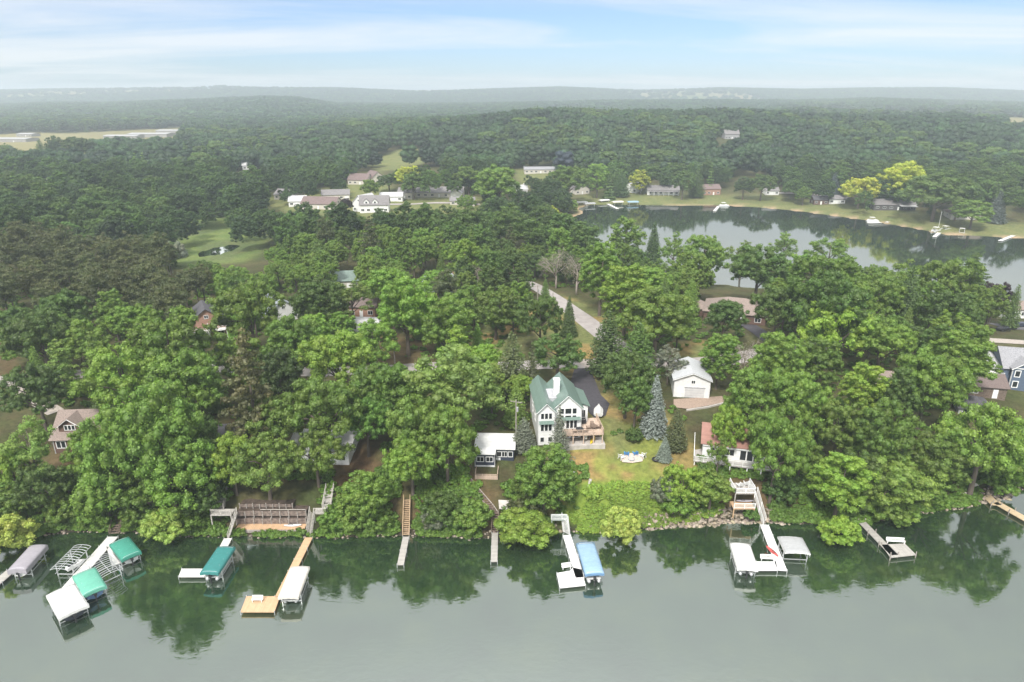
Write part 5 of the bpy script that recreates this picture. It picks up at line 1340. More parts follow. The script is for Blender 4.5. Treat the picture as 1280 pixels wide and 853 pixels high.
simple_house(1268, 398, 0, 8, 7, 3, 1.8, 'x', WHITE, TANROOF, 'little white house beside the parked cars at the bay', 'house', 3)
# ---------------------------------------------------------------- houses half hidden behind the first row
simple_house(306, 566, 8, 9, 7, 2.5, 1.9, 'x', BROWNW, DARKROOF, 'dark-roofed cabin glimpsed beside the rust-tinged pine', 'cabin', 3, chim=(2, 3, .6, BRICK))
simple_house(400, 580, -4, 11, 7.5, 2.9, 1.2, 'x', WHITE, PALEROOF, 'white cottage almost hidden behind the terrace oaks', 'cottage', 4)
t = simple_house(262, 424, 28, 9, 9, 5.0, 3.2, 'y', BRICK, DARKROOF, 'house with brick gable and white balcony posts in the left woods', 'house', 3)
mb = MB(); mb.box(-4.6, 4.6, -2, -.05, 2.5, 2.7); d_ = mb.build('balcony', WHITEPAINT, t); railing(d_, [(-4.5, -.1), (-4.5, -1.95), (4.5, -1.95), (4.5, -.1)], 2.7, 1.0)
for x in (-4.4, 0, 4.4):
    p = MB(); p.box(x - .12, x + .12, -1.95, -1.71, -.5, 4.8); p.build('post', WHITEPAINT, d_)
simple_house(356, 402, 38, 9, 10, 3.0, 3.4, 'y', WHITE, SLATE, 'slate-grey steep roof among trees left of the green roof', 'house', 3)
simple_house(455, 416, -3, 8, 5.5, 2.5, .5, 'x', WHITE, PALEROOF, 'white flat-roofed shed in front of the red brick house', 'shed', 3, cat='shed')
simple_house(452, 397, -5, 8, 7, 3.2, 1.7, 'x', BRICK, BROWNROOF, 'red brick house behind the white-roofed shed', 'house', 3)
simple_house(436, 362, 10, 11, 9, 3.0, 2.2, 'x', CREAM, plain('pale_green_roof', (.15, .20, .175), .7, .12, 2.0), 'long house with pale green roof in the mid woods', 'house', 5)
t = simple_house(551, 366, -16, 13, 10, 2.8, 2.4, 'x', plain('blue_grey_wall', (.30, .33, .38), .8), SLATE, 'grey-roofed bungalow behind a bright round tree', 'bungalow', 4, chim=(3, 5, .6, BRICK), cat='house')
t = simple_house(917, 404, -20, 17, 12, 2.9, 3.0, 'x', BROWNW, TANROOF, 'tan hip-roofed house among dark trees near the bay', 'house', 4, hip=True, chim=(4.5, 7, .4, BRICK))
mb = MB(); mb.box(-12, -8.45, 3, 9, -.6, 2.4); mb.build('annex', BROWNW, t); rf = MB(); hip_roof(rf, -12.2, -8.5, 3, 9, 2.45, 1.5); rf.build('annex_roof', TANROOF, t)
# ---------------------------------------------------------------- the village and the houses round the bay
def vh(*a, **k): return simple_house(*a, group=k.pop('group', None), **k)
DUSTY = plain('dusty_red_roof', (.17, .125, .118), .9, .12, 1.0); MAUVE = plain('mauve_shingles', (.20, .188, .188), .9, .12, 1.0)
vh(356, 250, -20, 16, 10, 3, 3, 'x', CREAM, MAUVE, 'grey-brown roofed house at the left end of the village', nwin=4, loc=None)
vh(372, 258, 10, 10, 9, 3, 2.6, 'x', WHITE, PALEROOF, 'white pale-roofed house next to the left end of the village', nwin=3)
vh(398, 262, -8, 21, 11, 3.2, 3.4, 'x', CREAM, DUSTY, 'long dark red roofed house in front of the village', nwin=5)
vh(420, 250, 12, 17, 10, 3.2, 2.6, 'x', CREAM, MAUVE, 'wide beige house behind the dark red roof', nwin=5, garage=True)
vh(447, 231, -10, 15, 11, 3.4, 4.0, 'x', CREAM, DUSTY, 'beige house with brown-red roof on the village rise', nwin=4)
vh(473, 229, 35, 11, 13, 3.8, 4.4, 'y', CREAM, DUSTY, 'steep-gabled beige house right of the brown-red roof', nwin=3)
t = vh(468, 266, 4, 16, 9, 4.4, 4.6, 'x', WHITE, MAUVE, 'white house with twin dormers nearest in the village', nwin=5)
for x in (-4.2, .6):
    d_ = MB(); gable_wall(d_, x - 1.5, x + 1.5, .5, 4.5, 4.5, 6.2, 1.4, 'y'); dd = d_.build('dormer', WHITE, t); rf = MB(); gable_roof(rf, x - 1.5, x + 1.5, .5, 4.2, 6.2, 1.4, 'y', .25); rf.build('dormer_roof', MAUVE, dd); window(dd, (x, .5, 5.6), 1.0, 1.0)
vh(449, 265, -28, 9, 12, 5.0, 4.2, 'y', WHITE, PALEROOF, 'white steep-gabled house left of the twin dormers', nwin=3)
vh(489, 252, 3, 14, 9, 3, 2.0, 'x', WHITE, PALEROOF, 'low white house in the middle of the village', nwin=4)
vh(506, 249, -6, 9, 9, 4, 2.6, 'x', CREAM, MAUVE, 'small beige house right of the low white one', nwin=3)
t = vh(549, 247, -2, 31, 10, 3.2, 3.0, 'x', CREAM, MAUVE, 'very long grey-roofed ranch house right in the village', 'ranch_house', nwin=7)
mb = MB(); gable_wall(mb, 8, 15, -4, 3, -.6, 3.2, 2.4, 'y'); mb.build('garage_wing', WHITE, t); rf = MB(); gable_roof(rf, 8, 15, -4, 3, 3.2, 2.4, 'y', .4); rf.build('wing_roof', PALEROOF, t)
vh(578, 257, 2, 15, 9, 2.8, 1.6, 'x', CREAM, MAUVE, 'low grey-roofed house below the long ranch house', nwin=4)
vh(648, 243, 8, 13, 9, 3.2, 2.6, 'x', WHITE, PALEROOF, 'white house at the left head of the bay', nwin=4, chim=(4.5, 4, 1.0, WHITE))
vh(676, 217, 3, 26, 12, 3.0, 1.6, 'x', CREAM, GREYROOF, 'long white flat-looking house above the bay', nwin=7, side=False)
vh(728, 243, 22, 11, 9, 3.4, 4.0, 'y', CREAM, MAUVE, 'steep grey-roofed house left of the yellow shore tree', nwin=3)
vh(788, 241, -30, 9, 11, 4.5, 3.4, 'y', WHITE, PALEROOF, 'white gabled house half behind the yellow shore tree', nwin=3)
t = vh(829, 244, -4, 22, 11, 3.4, 2.6, 'x', WHITE, MAUVE, 'broad white shore house with grey roof and porch', nwin=6)
mb = MB()
for x in np.linspace(-10, 10, 7): mb.bar((x, -2.4, 0), (x, -2.4, 2.6), .25)
mb.build('porch_posts' if False else 'porch_frame', WHITEPAINT, t); rf = MB(); rf.slab([(-10.6, -2.8, 2.6), (10.6, -2.8, 2.6), (10.6, 0, 3.1), (-10.6, 0, 3.1)], .15); rf.build('porch_roof', MAUVE, t)
vh(889, 244, 6, 13, 9, 4.2, 2.6, 'x', BRICK, DUSTY, 'reddish house by the bay right of the dark cedars', nwin=4)
t = vh(1118, 263, -7, 24, 11, 3.2, 2.8, 'x', plain('dark_stain', (.09, .085, .085), .8), MAUVE, 'dark ranch house with grey roof below the yellow trees', 'ranch_house', nwin=6)
rf = MB(); rf.slab([(2, -4.5, 2.9), (11.5, -4.5, 2.9), (11.5, -.1, 3.3), (2, -.1, 3.3)], .15); rf.build('porch_roof', PALEROOF, t)
vh(1218, 275, -14, 24, 13, 3.0, 3.4, 'x', CREAM, TANROOF, 'tan hip-roofed house behind the bay at the right', nwin=5, hip=True)
vh(1046, 255, -4, 10, 8, 3, 2, 'x', WHITE, MAUVE, 'little white house left of the yellow trees', nwin=3)
vh(1026, 256, -4, 9, 8, 3, 2, 'x', BROWNW, DARKROOF, 'dark shed-like house by the lakeside road', nwin=3)
vh(965, 244, -4, 9, 8, 3, 2, 'x', WHITE, MAUVE, 'small pale house at the left end of the lakeside road', nwin=3)
vh(915, 174, 0, 15, 12, 5, 4, 'x', GREYSTONE, MAUVE, 'large pale house standing alone on the wooded hill', nwin=5)
vh(850, 172, 0, 5, 6, 7, 4, 'y', CREAM, MAUVE, 'narrow pale gable peeping out of the hill woods', nwin=1, dr=False, side=False)
vh(1196, 131, 0, 26, 16, 7, 5, 'x', WHITE, MAUVE, 'white farmhouse on the fields above the right ridge', 'farmhouse', nwin=4)
vh(1177, 137, 0, 22, 12, 5, 3, 'x', plain('barn_red', (.26, .12, .11), .8), MAUVE, 'low red barn on the fields near the farmhouse', 'barn', nwin=5, cat='barn', side=False)
WAREW = plain('warehouse_wall', (.32, .31, .30), .8, .06, .2); WARER = plain('warehouse_roof', (.36, .36, .36), .7, .06, .2)
for u, v, wd, dp, hh, m, rm_, lb in [(150, 174, 60, 26, 7, PALEROOF, PALEROOF, 'long pale warehouse farthest left of the white ones'), (184, 172, 75, 30, 8, WHITE, PALEROOF, 'largest white warehouse beyond the left treetops'), (208, 168, 45, 30, 9, WHITE, PALEROOF, 'white warehouse at the right end of the row'), (136, 180, 22, 20, 8, GREYSTONE, PALEROOF, 'grey shed left of the long white warehouses'),
                             (12, 178, 60, 26, 7, GREYSTONE, PALEROOF, 'grey works building by the tan field at the left edge'), (30, 171, 30, 20, 6, WHITE, PALEROOF, 'small white works building by the tan field'), (118, 198, 16, 12, 7, CREAM, MAUVE, 'narrow beige house below the long white warehouses')]:
    vh(u, v, random.uniform(-6, 6), wd * .8, dp, hh * .6, 1.2, 'x', WAREW, WARER, lb, 'warehouse' if 'house below' not in lb else 'house', nwin=4, side=False, cat='warehouse' if 'house below' not in lb else 'house')
for u, v, lb in [(159, 201, 'white house in the left village by the warehouses'), (172, 207, 'second white house right of that in the left village'), (145, 196, 'beige house at the left of the left village'), (228, 194, 'pale wide house beyond the left treetops'), (312, 212, 'white gable left above the village'), (108, 204, 'lone pale house near the dark round trees')]:
    vh(u, v, random.uniform(-25, 25), random.uniform(11, 15), 9, 3.5, 3.2, 'x', random.choice([WHITE, CREAM]), random.choice([PALEROOF, MAUVE]), lb, nwin=3)
# ================================================================ docks, lifts, boats, stairs
DOCKWHITE = striped('pale_dock_boards', (.66, .65, .62), (.40, .39, .37), 0, .15, .08, .6, .06)
WHITEDOCK = striped('white_dock_boards', (.72, .72, .71), (.5, .5, .5), 0, .3, .05, .5, .05)
DOCKGREY = striped('grey_dock_boards', (.40, .38, .35), (.18, .17, .15), 0, .15, .1, .85, .2)
DOCKTAN = striped('orange_dock_boards', (.56, .37, .22), (.26, .16, .09), 0, .15, .1, .75, .14)
DOCKYEL = striped('yellow_dock_boards', (.56, .44, .28), (.28, .2, .12), 0, .15, .1, .75, .14)
ALU = plain('aluminium', (.62, .63, .64), .4, .1, 2.0, .6)
def canvas(n_, c): return striped(n_, c, tuple(q * .62 for q in c), 0, 1.15, .045, .75, .07)
TEAL = canvas('teal_canvas', (.035, .20, .19)); GREENC = canvas('green_canvas', (.05, .27, .20)); GREENL = canvas('faded_green_canvas', (.13, .40, .30))
BLUEC = canvas('blue_canvas', (.25, .38, .50)); BLUEEDGE = plain('blue_canvas_edge', (.13, .25, .42), .75, .1, .8); WHITEC = canvas('white_canvas', (.66, .655, .635)); CREAMC = canvas('cream_canvas', (.66, .62, .565)); GREYC = canvas('grey_canvas', (.38, .385, .39)); MAUVEC = canvas('mauve_grey_canvas', (.32, .30, .33))
HULL = plain('boat_hull', (.66, .66, .65), .25, .06, .6); DARKHULL = plain('dark_hull', (.04, .045, .06), .25, .1, .6); MOTOR = plain('outboard_black', (.03, .03, .033), .35, .1, 2)
def W(u, v, z): p = unproj(u, v, z); return Vector((p[0], p[1], z))
DZ = .55
def dock(label, runs, mat, posts=ALU, group=None, z=DZ, loc=None, thick=.14):
    """runs: list of (name, corner points in world xy)"""
    o = runs[0][1][0]; t = thing('dock', label, 'dock', (o[0], o[1], 0), 0, group)
    for nm, P in runs:
        q = [Vector((p[0], p[1])) for p in P]
        ax = (q[1] - q[0]).normalized(); ang = math.atan2(ax.y, ax.x); c = q[0]
        M = Matrix.Rotation(-ang, 2)
        mb = MB(); mb.prism([tuple(M @ (p - c)) for p in q], -thick, 0)
        b = mb.build(nm, mat, t); b.location = (c.x - o[0], c.y - o[1], z); b.rotation_euler = (0, 0, ang)
        # side beam a little under the boards
        n = len(q); spots = []
        for i in range(n):
            a, e = q[i], q[(i + 1) % n]; l = (e - a).length
            if l > 2.6 or nm == 'platform':
                for k in range(max(1, int(l / 2.6)) + 1): spots.append(a.lerp(e, k / max(1, int(l / 2.6))))
        done = []
        for s in spots:
            if any((s - d).length < .8 for d in done): continue
            done.append(s)
            mb = MB(); h = .55 if posts is not ALU else .18
            mb.tube([(s.x - o[0], s.y - o[1], -1.4), (s.x - o[0], s.y - o[1], z + h)], .055 if posts is ALU else .08, 6); mb.build('post', posts, t)
    return t
def run(points, wd):
    """a walkway of width wd along two pixel-read points -> 4 corners, long side first"""
    a, b = Vector(points[0][:2]), Vector(points[1][:2]); d = (b - a).normalized(); n = Vector((-d.y, d.x)) * wd / 2
    return [a - n, b - n, b + n, a + n]
def pw(u, v, z=DZ): return unproj(u, v, z)
def add_canopy(t, l, wd, z, mat, edge=None, arch=.42, skirt=.42, name='canopy', flat=False):
    """vaulted fabric cover, long axis local x, centred"""
    V = []; Fq = []; NS = 13; NX = 11
    for i in range(NX):
        s = i / (NX - 1); x = -l / 2 + l * s; e = min(1, min(s, 1 - s) * 9)
        for k in range(NS):
            a = -1 + 2 * k / (NS - 1)
            y = a * wd / 2; zz = z + arch * (1 - abs(a) ** 2.2) * (.55 + .45 * e) + .02 * math.sin(s * 31) * (1 - a * a) - .025 * (i % 2) * (1 - a * a)
            V.append((x, y, zz))
    for i in range(NX - 1):
        for k in range(NS - 1): Fq.append((i * NS + k, i * NS + k + 1, (i + 1) * NS + k + 1, (i + 1) * NS + k))
    # hanging edge
    rim = [k for k in range(NS)] + [(i * NS + NS - 1) for i in range(1, NX)] + [(NX - 1) * NS + k for k in range(NS - 2, -1, -1)] + [i * NS for i in range(NX - 2, 0, -1)]
    mb = MB(); mb.add(V, Fq)
    c = mb.build(name, mat, t, True)
    m = c.modifiers.new('thick', 'SOLIDIFY'); m.thickness = .03
    sk = MB(); n = len(rim); lo = [(V[j][0] * 1.004, V[j][1] * 1.01, V[j][2] - skirt - .03 * math.sin(q * 1.9)) for q, j in enumerate(rim)]; up = [(V[j][0] * 1.004, V[j][1] * 1.01, V[j][2] + .015) for j in rim]
    sk.add(up + lo, [(i, (i + 1) % n, n + (i + 1) % n, n + i) for i in range(n)])
    s_ = sk.build('valance', edge or mat, c, False); m = s_.modifiers.new('thick', 'SOLIDIFY'); m.thickness = .025
    return c
def lift(label, ends, wd, mat, edge=None, z=2.1, arch=.30, skirt=.5, frame_only=False, group='boat lifts at the shore docks', zp=None):
    a, b = W(*ends[0], zp or z + arch * .5), W(*ends[1], zp or z + arch * .5); c = (a + b) / 2; l = (b - a).length; rz = math.atan2(b.y - a.y, b.x - a.x)
    t = thing('boat_lift', label, 'boat lift', (c.x, c.y, 0), rz, group)
    if frame_only:
        mb = MB(); nb = 11
        for s in (-1, 1): mb.tube([(-l / 2, s * wd / 2, z), (l / 2, s * wd / 2, z)], .05, 6)
        mb.tube([(-l / 2, 0, z + arch), (l / 2, 0, z + arch)], .04, 6)
        for k in range(nb):
            x = -l / 2 + l * k / (nb - 1); mb.tube([(x, -wd / 2, z), (x, -wd * .3, z + arch * .75), (x, 0, z + arch), (x, wd * .3, z + arch * .75), (x, wd / 2, z)], .045, 5)
        mb.build('canopy_frame', ALU, t)
    else:
        add_canopy(t, l, wd, z, mat, edge, arch, skirt)
        mb = MB()
        for k in range(5):
            x = -l * .46 + l * .92 * k / 4; mb.tube([(x, -wd * .47, z - .03), (x, -wd * .3, z + arch * .6), (x, 0, z + arch - .08), (x, wd * .3, z + arch * .6), (x, wd * .47, z - .03)], .025, 5)
        mb.build('canopy_frame', ALU, t)
    for sx in (-.30, .30):
        for sy in (-1, 1):
            mb = MB(); mb.box(l * sx - .06, l * sx + .06, sy * wd * .47 - .06, sy * wd * .47 + .06, -1.6, z - .02); mb.build('post', ALU, t)
    mb = MB()
    for sx in (-.30, .30): mb.bar((l * sx, -wd * .47, .35), (l * sx, wd * .47, .35), .1)
    for sy in (-1, 1): mb.bar((-l * .38, sy * wd * .47, .75), (l * .38, sy * wd * .47, .75), .08)
    mb.build('cradle', ALU, t)
    wb = MB(); wy = wd * .56; wb.tube([(l * .28 + .3 * math.cos(q), wy, 1.1 + .3 * math.sin(q)) for q in np.linspace(0, 6.283, 13)], .03, 5, False); wb.tube([(l * .28, wy - .1, 1.1), (l * .28, wy + .05, 1.1)], .06, 6); wb.build('winch_wheel', ALU, t)
    return t, l, wd
def boat(tl, label, kind='pontoon', cover=None, fwd=1, col=HULL, dz=.5, scale=.86):
    """boat hanging in a lift: its own thing, bow along fwd * local x of the lift"""
    t0, l, wd = tl; L_ = l * scale; Wd = wd * .72
    t = thing('pontoon_boat' if kind == 'pontoon' else 'motorboat', label, 'boat', tuple(t0.location), t0.rotation_euler[2] + (0 if fwd > 0 else math.pi), 'boats stored in the lifts')
    z = dz
    if kind == 'pontoon':
        for s in (-1, 1):
            mb = MB(); y = s * Wd * .36; mb.tube([(-L_ / 2, y, z + .1), (-L_ / 2 + .3, y, z + .1), (L_ / 2 - .9, y, z + .1), (L_ / 2 - .25, y, z + .2), (L_ / 2, y, z + .32)], [.2, .3, .3, .2, .04], 9); mb.build('pontoon', ALU, t, True)
        mb = MB(); mb.box(-L_ * .47, L_ * .46, -Wd / 2, Wd / 2, z + .42, z + .5); mb.build('floor_deck', col, t)
        mb = MB(); x0, x1 = -L_ * .42, L_ * .4
        for s in (-1, 1): mb.box(x0, x1, s * Wd * .48 - .03, s * Wd * .48 + .03, z + .55, z + 1.15)
        mb.box(x1, x1 + .05, -Wd * .48, -Wd * .15, z + .55, z + 1.15); mb.box(x1, x1 + .05, Wd * .15, Wd * .48, z + .55, z + 1.15); mb.build('side_fence', HULL, t)
        for sx in (-1, 1):
            mb = MB(); mb.box(L_ * .22 * sx - .8, L_ * .22 * sx + .8, Wd * .2, Wd * .45, z + .5, z + .95); mb.box(L_ * .22 * sx - .8, L_ * .22 * sx + .8, Wd * .37, Wd * .45, z + .95, z + 1.25); mb.build('bench_seat', HULL, t, bevel=.04)
    else:
        n = 9; V = []; Fq = []
        for i in range(n):
            s = i / (n - 1); x = -L_ / 2 + L_ * s; b = Wd / 2 * (1 - max(0, (s - .5) / .5) ** 2.2) + .02; k = z + .02 + .55 * max(0, (s - .6) / .4) ** 2; g = z + .85 + .12 * s
            V += [(x, -b, g), (x, -b * .8, z + .35 + .3 * max(0, s - .6)), (x, 0, k), (x, b * .8, z + .35 + .3 * max(0, s - .6)), (x, b, g)]
        for i in range(n - 1):
            for k in range(4): Fq.append((i * 5 + k, i * 5 + k + 1, i * 5 + 5 + k + 1, i * 5 + 5 + k))
        Fq.append((0, 1, 2, 3, 4)); mb = MB(); mb.add(V, Fq); mb.build('hull', col, t)
        mb = MB(); q = [(V[i * 5][0], V[i * 5][1] * .98, V[i * 5][2] - .03) for i in range(n)] + [(V[i * 5 + 4][0], V[i * 5 + 4][1] * .98, V[i * 5 + 4][2] - .03) for i in range(n - 1, -1, -1)]; mb.add(q, [tuple(range(len(q)))]); mb.build('boat_cover', cover or WHITEC, t)
        mb = MB(); mb.slab([(L_ * .05, -Wd * .36, z + 1.0), (L_ * .05, Wd * .36, z + 1.0), (-L_ * .02, Wd * .33, z + 1.3), (-L_ * .02, -Wd * .33, z + 1.3)], .03); mb.build('windshield', GLASS, t)
    mb = MB(); x = -L_ / 2 - .25; mb.box(x - .22, x + .22, -.2, .2, z + .75, z + 1.2); mb.box(x - .1, x + .1, -.1, .1, z - .35, z + .75); mb.build('outboard_motor', MOTOR, t, bevel=.05)
    return t
# --- 1 far left grey dock and cover
dock('grey narrow dock running off the left edge', [('walkway', run([pw(-40, 758), pw(14, 713)], 1.5))], DOCKGREY)
tl = lift('boat lift with a long mauve-grey cover at the left edge', [(20, 712), (48, 681)], 2.7, MAUVEC, skirt=.75, arch=.35)
boat(tl, 'boat under the mauve-grey cover at the left edge', 'motor', col=HULL)
# --- 2 long diagonal dock with five lifts
a, b = pw(141, 671), pw(82, 738)
w1 = run([a, b], 1.75)
dock('long pale diagonal dock with a triangular side deck', [('walkway', w1), ('platform', [pw(133, 684), pw(141, 684), pw(152, 703), pw(140, 708)]), ('platform', [pw(118, 709), pw(100, 722), pw(92, 738), pw(84, 738)][:0] or [pw(94, 727), pw(90, 734), pw(98, 744), pw(106, 742)])], DOCKWHITE)
tl = lift('boat lift with a deep green cover closest to the bank', [(148.5, 675), (164, 694)], 2.9, GREENC, skirt=.5); boat(tl, 'white motorboat under the deep green cover by the bank', 'motor', fwd=-1)
tl = lift('boat lift with a faded light green cover halfway along the diagonal dock', [(104.5, 714), (118, 738)], 3.1, GREENL, skirt=.5); boat(tl, 'blue-sided boat under the faded light green cover', 'motor', fwd=-1, col=plain('blue_hull', (.12, .2, .36), .3))
tl = lift('boat lift with a broad white cover at the outer end of the diagonal dock', [(75.5, 736), (92, 764)], 3.7, WHITEC, skirt=.45); boat(tl, 'motorboat under the broad white cover on the diagonal dock', 'motor', fwd=-1, col=DARKHULL)
lift('empty boat lift with a long bare hoop frame left of the diagonal dock', [(73, 712), (103, 682)], 2.7, None, frame_only=True, z=2.0)
lift('empty boat lift with a short bare hoop frame right of the diagonal dock', [(121, 697), (139, 717)], 3.3, None, frame_only=True, z=1.9)
p = W(95, 707, .5); t = thing('jet_ski', 'white jet ski on its stand beside the diagonal dock', 'jet ski', (p.x, p.y, 0), R(55))
mb = MB(); mb.add([(-1.4, -.5, .45), (-1.4, .5, .45), (.6, .5, .5), (1.5, 0, .75), (.6, -.5, .5), (-1.3, -.42, .9), (-1.3, .42, .9), (.5, .4, .98), (1.2, 0, 1.0), (.5, -.4, .98)], [(4, 3, 2, 1, 0), (5, 6, 7, 8, 9), (0, 1, 6, 5), (1, 2, 7, 6), (2, 3, 8, 7), (3, 4, 9, 8), (4, 0, 5, 9)]); mb.build('hull', HULL, t)
mb = MB(); mb.box(-1.1, .1, -.18, .18, .9, 1.15); mb.build('seat', MOTOR, t, bevel=.05); mb = MB(); mb.tube([(.25, -.4, 1.3), (.3, 0, 1.25), (.25, .4, 1.3)], .04, 6); mb.bar((.5, 0, .95), (.3, 0, 1.25), .08); mb.build('handlebar', MOTOR, t)
# --- 3 teal
dock('short white dock ending in a square platform beside the teal cover', [('walkway', run([pw(285, 673), pw(262, 716)], 1.3)), ('platform', [pw(223, 721), pw(257, 721), pw(258, 711), pw(227, 711)])], DOCKWHITE)
tl = lift('boat lift with a long teal cover', [(261, 716), (283, 683)], 2.8, TEAL, skirt=.4); boat(tl, 'pontoon boat under the long teal cover', 'pontoon')
# --- 4 orange dock
dock('orange-tan wooden dock with a square sun platform', [('walkway', run([pw(386, 672), pw(349, 746)], 1.25)), ('platform', [pw(300.5, 765), pw(343, 765), pw(350, 745.5), pw(308, 745.5)])], DOCKTAN)
tl = lift('boat lift with a long cream-white cover by the orange-tan dock', [(360, 746), (375, 708)], 2.9, CREAMC, skirt=.4); boat(tl, 'pontoon boat under the cream-white cover by the orange-tan dock', 'pontoon', fwd=-1)
# --- 5, 6 plain docks
dock('plain weathered dock without a platform, longer of two narrow ones', [('walkway', run([pw(507.5, 671), pw(500.5, 706)], 1.05))], DOCKGREY)
dock('plain weathered dock below the steep path, shorter of two narrow ones', [('walkway', run([pw(618.6, 666), pw(617.6, 702)], 1.05))], DOCKGREY)
# --- 7 white dock with blue lift
dock('bright white dock with an angled end platform by the blue cover', [('walkway', run([pw(708.5, 669), pw(725, 722)], 1.35)), ('platform', [pw(699.5, 735), pw(732, 731.5), pw(727, 712), pw(716, 709.5), pw(713, 713.5), pw(696, 716.5)])], WHITEDOCK)
tl = lift('boat lift with a long sky-blue cover', [(731.5, 678), (743.5, 717)], 2.9, BLUEC, BLUEEDGE, skirt=.4); boat(tl, 'white pontoon boat under the sky-blue cover', 'pontoon', fwd=-1, scale=.98)
# --- 8 white L dock at the right
dock('white L-shaped dock between white and grey boat covers', [('walkway', run([pw(955.5, 656), pw(978, 713)], 1.45)), ('platform', [pw(945, 713), pw(972, 713), pw(970, 702), pw(945, 702)])], WHITEDOCK)
tl = lift('boat lift with a smooth white cover on the L-shaped dock', [(925, 679), (935, 710)], 3.1, WHITEC, skirt=.55); boat(tl, 'pontoon boat under the smooth white cover by the L-shaped dock', 'pontoon', fwd=-1)
tl = lift('boat lift with a wide ribbed grey cover and no boat', [(987.5, 671), (997.5, 691)], 3.9, GREYC, WHITEC, skirt=.2, arch=.3)
# --- 9 grey dock, 10 tan walkway
dock('weathered grey dock with an end platform and bench', [('walkway', run([pw(1077, 652), pw(1118, 694)], 1.3)), ('platform', [pw(1113, 697), pw(1145, 693.5), pw(1131, 679.5), pw(1102, 681)])], DOCKGREY, WEATHER)
t0 = dock('yellow-tan wooden walkway curving out at the right edge', [('walkway', run([pw(1245.5, 628), pw(1330, 676)], 1.5)), ('ramp', run([pw(1229, 612, 1.0), pw(1246, 628.5, 1.0)], 1.7))], DOCKYEL, WEATHER)
# --- stairs
def stairs(label, p0, p1, wd, mat, name='stairs', rails=True, group=None, railmat=None, rh=.9):
    """p0 lower, p1 upper world points"""
    p0, p1 = Vector(p0), Vector(p1); t = thing(name, label, 'stairs', tuple(p0), math.atan2(p1.y - p0.y, p1.x - p0.x), group)
    l = math.hypot(p1.x - p0.x, p1.y - p0.y); dz = p1.z - p0.z; n = max(4, int(abs(dz) / .2))
    for s in (-1, 1):
        mb = MB(); mb.bar((0, s * wd / 2, -.1), (l, s * wd / 2, dz - .1), .08, .28); mb.build('stringer', mat, t)
        if rails:
            mb = MB(); mb.bar((0, s * wd / 2, rh), (l, s * wd / 2, dz + rh), .08, .07); mb.bar((0, s * wd / 2, rh * .5), (l, s * wd / 2, dz + rh * .5), .05, .05)
            m = max(2, int(l / 1.2))
            for k in range(m + 1): mb.bar((l * k / m, s * wd / 2, dz * k / m - .4), (l * k / m, s * wd / 2, dz * k / m + rh), .09)
            mb.build('handrail', railmat or mat, t)
    for k in range(n):
        x = l * (k + .5) / n; z = dz * (k + .5) / n; mb = MB(); mb.box(x - l / n * .46, x + l / n * .46, -wd / 2 + .02, wd / 2 - .02, z - .03, z + .03); mb.build('step', mat, t)
    return t
def up(u, v, lift_=.15): p = G(u, v); return (p.x, p.y, p.z + lift_)
GREYW = plain('silvered_wood', (.40, .375, .345), .9, .22, 3.0)
PALEW = plain('pale_rail_wood', (.50, .47, .43), .85, .15, 3.0)
stairs('grey wooden stairs from the terrace landing down to the teal dock', up(286, 671), W(295, 643, 4.2), 1.4, GREYW, railmat=PALEW)
stairs('grey wooden stairs down to the orange-tan dock', up(386, 671), W(390, 641, 4.2), 1.3, GREYW, railmat=PALEW)
stairs('dark wooden stairs climbing from the left landing into the trees', W(274, 638, 4.2), up(279, 616, .5), 1.4, GREYW)
stairs('grey stairs climbing from the right landing to the bare slope', W(408, 636, 4.4), up(413, 612, .4), 1.3, GREYW, railmat=PALEW)
stairs('narrow tan stairs down to the longer plain dock', up(507.5, 670), up(509, 628, .6), 1.1, plain('tan_wood', (.46, .33, .21), .85, .2, 2.5))
stairs('dark steps on the brown slope above the shorter plain dock', up(618.6, 666), up(619.5, 643, .3), 1.1, DARKWOOD)
stairs('white short stairs to the white dock with the blue cover', up(708.3, 668), W(706, 649, 3.2), 1.3, WHITEPAINT)
stairs('long white-railed stairs down to the L-shaped dock', up(955.5, 655), W(945, 617, 5.2), 1.5, GREYDECK, railmat=WHITEPAINT)
stairs('short wooden steps at the head of the diagonal dock', up(143, 669), up(147, 657, .3), 1.5, DARKWOOD)
# landings, terraces
def landing(label, u0, u1, v, depth, z, mat, rail, name='landing', cat='deck', sides='flr', group=None):
    a, b = W(u0, v, z), W(u1, v, z); o = (a + b) / 2; t = thing(name, label, cat, (o.x, o.y, z), math.atan2(b.y - a.y, b.x - a.x), group); l = (b - a).length
    mb = MB(); mb.box(-l / 2, l / 2, 0, depth, -.16, 0); mb.build('floor_boards', mat, t)
    for x in (-l / 2 + .1, l / 2 - .1):
        for y in (.1, depth - .1):
            mb = MB(); mb.box(x - .08, x + .08, y - .08, y + .08, -1.9 if y < 1 else -1.0, -.16); mb.build('post', mat, t)
    if 'f' in sides: railing(t, [(-l / 2 + .05, .05), (l / 2 - .05, .05)], 0, .95, rail, 1.3, .16)
    if 'l' in sides: railing(t, [(-l / 2 + .05, .05), (-l / 2 + .05, depth - .05)], 0, .95, rail, 1.3, .16)
    if 'r' in sides: railing(t, [(l / 2 - .05, .05), (l / 2 - .05, depth - .05)], 0, .95, rail, 1.3, .16)
    return t
landing('railed wooden landing at the left end of the terraces', 262.5, 289, 644, 1.8, 4.2, GREYW, PALEW, sides='fl')
landing('railed wooden landing at the right end of the terraces', 392, 409, 642, 1.6, 4.2, GREYW, PALEW, sides='fr')
TERRACE = plain('old_terrace_boards', (.21, .165, .14), .9, .35, 2.2, bump=.4)
